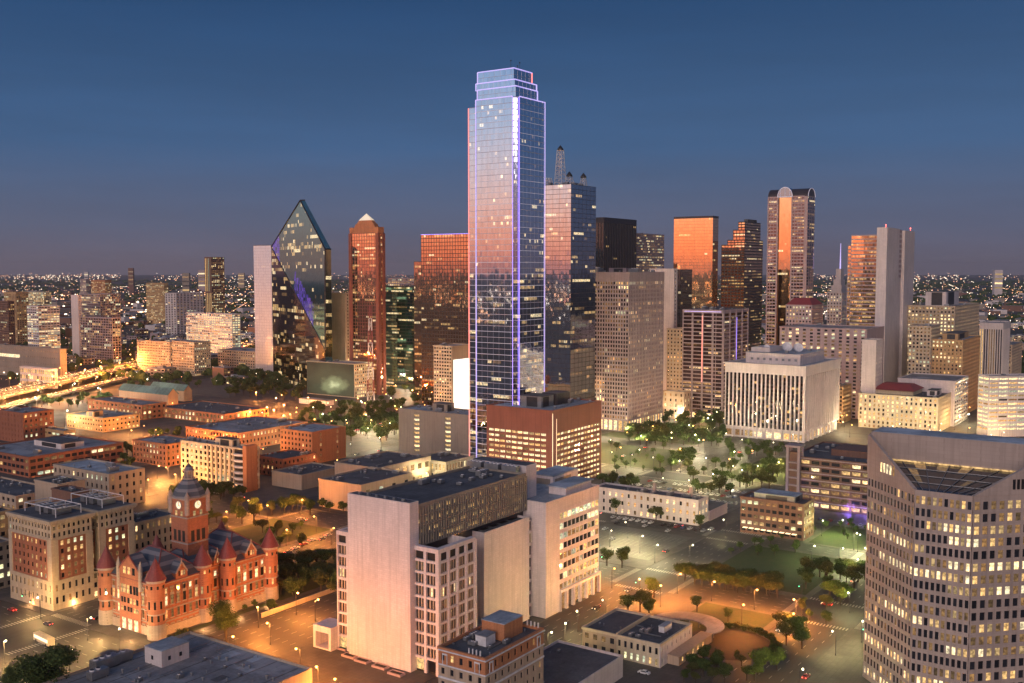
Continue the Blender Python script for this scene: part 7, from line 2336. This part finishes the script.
CARS.sort(key=lambda c: c[0][0][1] * (1 if c[1].get('on') else 1.15) * (.01 if c[0][3] is None else 1))
for a_, k_ in CARS[:290]: put_car(*a_, **k_)
rest = MB()
for (p_, rz, *_a), k_ in CARS[290:]:
    c_, s_ = math.cos(rz), math.sin(rz); z = k_.get('z', .02)
    def Q(x, y, zz): return (p_[0] + c_ * x - s_ * y, p_[1] + s_ * x + c_ * y, z + zz)
    rest.hexa([Q(-2.2, -.88, .3), Q(2.2, -.88, .3), Q(2.2, .88, .3), Q(-2.2, .88, .3), Q(-2.2, -.88, .95), Q(2.2, -.88, .85), Q(2.2, .88, .85), Q(-2.2, .88, .95)], random.randrange(2))
    rest.hexa([Q(-1.5, -.82, .95), Q(1.1, -.82, .9), Q(1.1, .82, .9), Q(-1.5, .82, .95), Q(-1., -.68, 1.42), Q(.5, -.68, 1.42), Q(.5, .68, 1.42), Q(-1., .68, 1.42)], 2)
    if k_.get('on'):
        for y in (-.62, .62):
            rest.hexa([Q(2.2, y - .2, .6), Q(2.3, y - .2, .6), Q(2.3, y + .2, .6), Q(2.2, y + .2, .6), Q(2.2, y - .2, .82), Q(2.3, y - .2, .82), Q(2.3, y + .2, .82), Q(2.2, y + .2, .82)], 3)
            rest.hexa([Q(-2.3, y - .2, .6), Q(-2.2, y - .2, .6), Q(-2.2, y + .2, .6), Q(-2.3, y + .2, .6), Q(-2.3, y - .2, .82), Q(-2.2, y - .2, .82), Q(-2.2, y + .2, .82), Q(-2.3, y + .2, .82)], 4)
rest.build('distant_cars', [M['white_paint'], M['grey_metal'], M['black_panel'], M['lamp_white'], MATS['tail_lamp']], None, kind='stuff')

# traffic signals at near junctions
for px, py in ((32, 606), (40, 612), (802, 596), (606, 566), (640, 592), (866, 640), (790, 630)):
    g_ = ground(px, py); t = thing('traffic_signal', 'traffic signal post standing at a street corner', 'traffic signal', (g_.x, g_.y, .1), RZ, 'corner traffic signals')
    b = MB(); b.tube((0, 0, 0), (0, 0, 5.5), .1, 6); b.tube((0, 0, 5.4), (-4, 0, 5.7), .08, 5); b.build('pole', M['dark_metal'], t)
    b = MB(); b.box(-4.2, -.2, 5.1, -3.8, .2, 6.2); o = b.build('signal_head', M['black_panel'], t)
    b = MB(); b.cone(-4.22, 0, 5.2, 5.45, .16, .16, 8); b.build('green_lens', M['green_signal'], o)

# red and white lattice mast on the building site
t = thing('lattice_mast', 'red and white lattice radio mast rising from the site behind the park', 'mast', (*ground(371, 404).xy, 0))
hh = at(371.5, 306, t.location.y).z
for i in range(8):
    b = MB(); z0, z1 = hh * i / 8, hh * (i + 1) / 8; r0, r1 = 3.6 - 2.6 * i / 8, 3.6 - 2.6 * (i + 1) / 8
    c = [(1, 1), (1, -1), (-1, -1), (-1, 1)]
    for k in range(4):
        a, q = c[k], c[(k + 1) % 4]
        b.tube((a[0] * r0, a[1] * r0, z0), (a[0] * r1, a[1] * r1, z1), .3, 4); b.tube((a[0] * r0, a[1] * r0, z0), (q[0] * r1, q[1] * r1, z1), .2, 4); b.tube((a[0] * r1, a[1] * r1, z1), (q[0] * r1, q[1] * r1, z1), .2, 4)
    b.build('mast_section', M['roof_red'] if i % 2 else M['white_paint'], t)
t = thing('site_office', 'low white pavilion with a pitched tent roof before the video wall', 'pavilion', (*ground(326, 406).xy, .1), RZ)
b = MB(); b.box(0, 0, 0, 12, 40, 5); b.build('wall', M['white_paint'], t); b = MB(); b.prism([(0, 0), (12, 0), (12, 40), (0, 40)], 5.02, 5.5); b.build('roof', M['roof_grey'], t)

# ================================================================== FAR CITY
R_ = random.Random(11)
def clear(p, m=15):
    for s in ALLB:
        q = p - s.C; x, y = q.dot(s.a), q.dot(s.b)
        if -m < x < s.La + m and -m < y < s.Lb + m: return False
    return True
LM = [('white_stone', 'pale'), ('tan', 'tan'), ('brown_brick', 'brown'), ('pink_conc', 'pinkish'), ('grey_tan', 'grey'), ('orange_brick', 'brick')]
FARB = []
for k in range(10):
    w, d_, h = R_.uniform(18, 60), R_.uniform(15, 40), R_.choice((5, 7, 9, 12, 16, 24))
    wall, roof, win = MB(), MB(), MB()
    wall.box(0, 0, 0, w, d_, h); roof.box(.4, .4, h, w - .4, d_ - .4, h + .3); roof.box(w * .3, d_ * .3, h + .3, w * .6, d_ * .6, h + 2.5)
    nf = max(1, int(h / 3.8))
    for fr, wid in (((0, 0, 1, 0, 0, -1), w), ((0, d_, 0, -1, -1, 0), d_)):
        ox, oy, ux, uy, nx, ny = fr; nb = int(wid / 5)
        for i in range(nf):
            pr = R_.choice((.1, .3, .5, .8))
            for j in range(nb):
                c = R_.choice((1, 2, 3)) if R_.random() < pr else 0
                u0, u1 = (j + .2) * wid / nb, (j + .8) * wid / nb; z0, z1 = i * h / nf + 1, i * h / nf + 2.8
                win.quadv((ox + ux * u0 + nx * .06, oy + uy * u0 + ny * .06, z0), (ox + ux * u1 + nx * .06, oy + uy * u1 + ny * .06, z0), (ox + ux * u1 + nx * .06, oy + uy * u1 + ny * .06, z1), (ox + ux * u0 + nx * .06, oy + uy * u0 + ny * .06, z1), c)
    cn, cl = LM[k % 6]
    FARB.append((wall.mesh('wall', M[cn]), roof.mesh('roof', M[R_.choice(('roof_dark', 'roof_grey', 'roof_blue'))]), win.mesh('window', WS['std']), cl, w, d_, h))
placed = []
nfar = 0
bulkW = MB(); bulkL = MB()
def farspot(D0, D1, pw=1.):
    D = D0 * (D1 / D0) ** (R_.random() ** pw)
    return Vector((R_.uniform(-.53, .53) * D, D, 0))
tries = 0
pts = []
while tries < 2600 and len(pts) < 900:
    tries += 1
    p_ = farspot(1280, 6500, .8)
    if not clear(p_, 30): continue
    pts.append(p_)
pts.sort(key=lambda p: p.y)
for i, p_ in enumerate(pts):
    w_, r_, n_, cl, w, d_, h = FARB[R_.randrange(10)]
    th = RZ + R_.choice((0, 0, math.pi / 2, .3))
    if i < 300:
        t = thing('low_building', 'small flat roofed building in the low districts beyond the towers', 'building', p_, th, 'low buildings beyond the towers')
        link('wall', w_, t); link('roof', r_, t); link('window', n_, t)
    else:
        w, d_, h = R_.uniform(20, 70), R_.uniform(20, 60), R_.choice((5, 8, 10, 14, 20))
        c, s = math.cos(th), math.sin(th)
        P = [(p_.x + c * a - s * b_, p_.y + s * a + c * b_) for a, b_ in ((0, 0), (w, 0), (w, d_), (0, d_))]
        bulkW.prism(P, 0, h, R_.randrange(3), 3)
        for _ in range(R_.randrange(1, 5)):
            u = R_.uniform(0, w - 4); z = R_.uniform(1, h - 1)
            q0 = (p_.x + c * u + s * .2, p_.y + s * u - c * .2); q1 = (p_.x + c * (u + 8) + s * .2, p_.y + s * (u + 8) - c * .2)
            bulkL.quadv((*q0, z), (*q1, z), (*q1, z + 2.5), (*q0, z + 2.5), R_.randrange(2))
bulkW.build('distant_buildings', [M['grey_tan'], M['white_stone'], M['brown_brick'], M['roof_grey']], None, kind='stuff')
bulkL.build('distant_lit_windows', [M['lamp_far_o'], M['lamp_far_w']], None, kind='stuff')
# tree cover
cv = MB()
def blob(p, r, hh):
    k = 6; i0 = len(cv.v); ph = R_.random() * 6
    for z, q in ((0, .8), (hh * .55, 1.), (hh * .9, .55)):
        for a in range(k):
            rr = r * q * R_.uniform(.75, 1.2); cv.v.append((p.x + rr * math.cos(ph + a * 2 * math.pi / k), p.y + rr * math.sin(ph + a * 2 * math.pi / k), z * R_.uniform(.85, 1.15)))
    cv.v.append((p.x, p.y, hh * 1.05))
    for l in range(2):
        for a in range(k):
            b_ = (a + 1) % k; cv.f.append((i0 + l * k + a, i0 + l * k + b_, i0 + (l + 1) * k + b_, i0 + (l + 1) * k + a)); cv.m.append(0)
    for a in range(k): cv.f.append((i0 + 2 * k + a, i0 + 2 * k + (a + 1) % k, i0 + 3 * k)); cv.m.append(0)
for _ in range(9000):
    p_ = farspot(1280, 14000, .75)
    f = math.sin(p_.x * .004 + 1) * math.sin(p_.y * .0031) + R_.random() * .8
    if f < .2 or (p_.y < 2500 and not clear(p_, 4)): continue
    s = max(1., p_.y / 3000)
    blob(p_, R_.uniform(5, 10) * s, R_.uniform(7, 12) * (1 + .15 * s))
cv.build('distant_trees', M['leaf'], None, kind='stuff')
# city lights, near and far, and behind the camera too
lt = MB()
def light_at(p, r, m):
    x, y, z = p; i = len(lt.v)
    lt.v += [(x - r, y, z), (x + r, y, z), (x, y - r, z), (x, y + r, z), (x, y, z - r), (x, y, z + r)]
    for a, b_, c in ((0, 2, 5), (2, 1, 5), (1, 3, 5), (3, 0, 5), (2, 0, 4), (1, 2, 4), (3, 1, 4), (0, 3, 4)): lt.f.append((i + a, i + b_, i + c)); lt.m.append(m)
def pick(): 
    r = R_.random(); return 0 if r < .55 else (1 if r < .93 else 2)
for _ in range(5200):
    p_ = farspot(1250, 9000, .9)
    if p_.y < 2600 and not clear(p_, 6): continue
    D = p_.y; light_at((p_.x, p_.y, R_.uniform(5, 12)), D * R_.choice((.00013, .00018, .00024, .00038)), pick())
for _ in range(150):        # lit roads as strings of lamps
    a = farspot(1500, 11000, .9); ang = R_.choice((.2, 1.77, .6, 2.2, 1.2)); n = R_.randrange(6, 26); sp = R_.uniform(30, 70) * max(1, a.y / 3500); m_ = 0 if R_.random() < .7 else 1
    for i in range(n):
        p_ = a + Vector((math.cos(ang), math.sin(ang), 0)) * sp * i
        if p_.y < 1300 or (p_.y < 2500 and not clear(p_, 4)): continue
        light_at((p_.x, p_.y, 9), p_.y * R_.uniform(.00016, .0003), m_)
for _ in range(1900):      # the horizon band
    D = R_.uniform(8000, 26000); x = R_.uniform(-.55, .55) * D
    if math.sin(x / D * 23) + math.sin(x / D * 61 + 2) + R_.random() * 2.2 < .5: continue
    light_at((x, D, R_.choice((12, 20, 40, 60, 90)) * R_.random()), D * R_.uniform(.00016, .00036), pick())
for _ in range(60):
    cx, cy = R_.uniform(-.5, .5), R_.uniform(7000, 20000)
    for i in range(R_.randrange(5, 16)): light_at((cx * cy + R_.gauss(0, 90), cy + R_.gauss(0, 100), R_.uniform(5, 70)), cy * R_.uniform(.0002, .00042), 1 if R_.random() < .7 else 0)
for _ in range(5000):      # the side of the city behind and beside the camera, seen in the mirror glass
    a = R_.uniform(math.pi * .98, math.pi * 2.1); D = 300 * (30 ** R_.random())
    light_at((D * math.cos(a), D * math.sin(a), R_.uniform(5, 14)), D * R_.uniform(.0006, .0016) + .4, pick())
lt.build('distant_city_lights', [M['lamp_far_o'], M['lamp_far_w'], M['lamp_far_r']], None, kind='stuff')
# a few taller blocks on the horizon
for i, (px, w, hh, D, mt) in enumerate(((128, 5, 268, 7000, 'brown_brick'), (198, 10, 270, 6500, 'pink_conc'), (84, 4, 272, 8200, 'white_stone'), (182, 7, 273, 5200, 'grey_tan'), (905, 5, 268, 6500, 'grey_tan'), (995, 8, 270, 5600, 'white_stone'), (238, 6, 273, 7800, 'tan'))):
    p_ = at(px, hh, D); s = D / F * w
    t = thing('office_block', 'lone block standing up on the horizon %s' % ('left of the lone golden tower', 'just left of the lone golden tower', 'above the slab roofed apartment tower', 'below the lone golden tower at its left', 'right of the blank concrete shaft', 'near the right edge of the photo', 'between lone golden tower and white mirror tower')[i], 'building', (p_.x, D, 0), 0)
    b = MB(); b.box(0, 0, 0, s, s * .6, p_.z); b.build('wall', M[mt], t)
    b = MB()
    for f_ in range(4): b.quadv((1, -.3, p_.z * (.3 + f_ * .17)), (s - 1, -.3, p_.z * (.3 + f_ * .17)), (s - 1, -.3, p_.z * (.36 + f_ * .17)), (1, -.3, p_.z * (.36 + f_ * .17)), R_.randrange(4))
    b.build('window', WS['std'], t)
# red beacons on the highest roofs are part of their towers
print('trees', ntree, 'lamps', nl, 'objects', len(bpy.data.objects))

# ================================================================== EVENING HAZE
m = bpy.data.materials.new('evening_haze'); m.use_nodes = True; n_ = m.node_tree; n_.nodes.clear()
vo = n_.nodes.new('ShaderNodeVolumePrincipled'); oo = n_.nodes.new('ShaderNodeOutputMaterial'); n_.links.new(vo.outputs[0], oo.inputs['Volume'])
vo.inputs['Color'].default_value = (.86, .80, .84, 1); vo.inputs['Density'].default_value = 2.6e-5; vo.inputs['Anisotropy'].default_value = .2
hz = MB(); hz.box(-31000, -31000, -1.2, 31000, 31000, 330); hz.build('haze', m, None, kind='stuff')
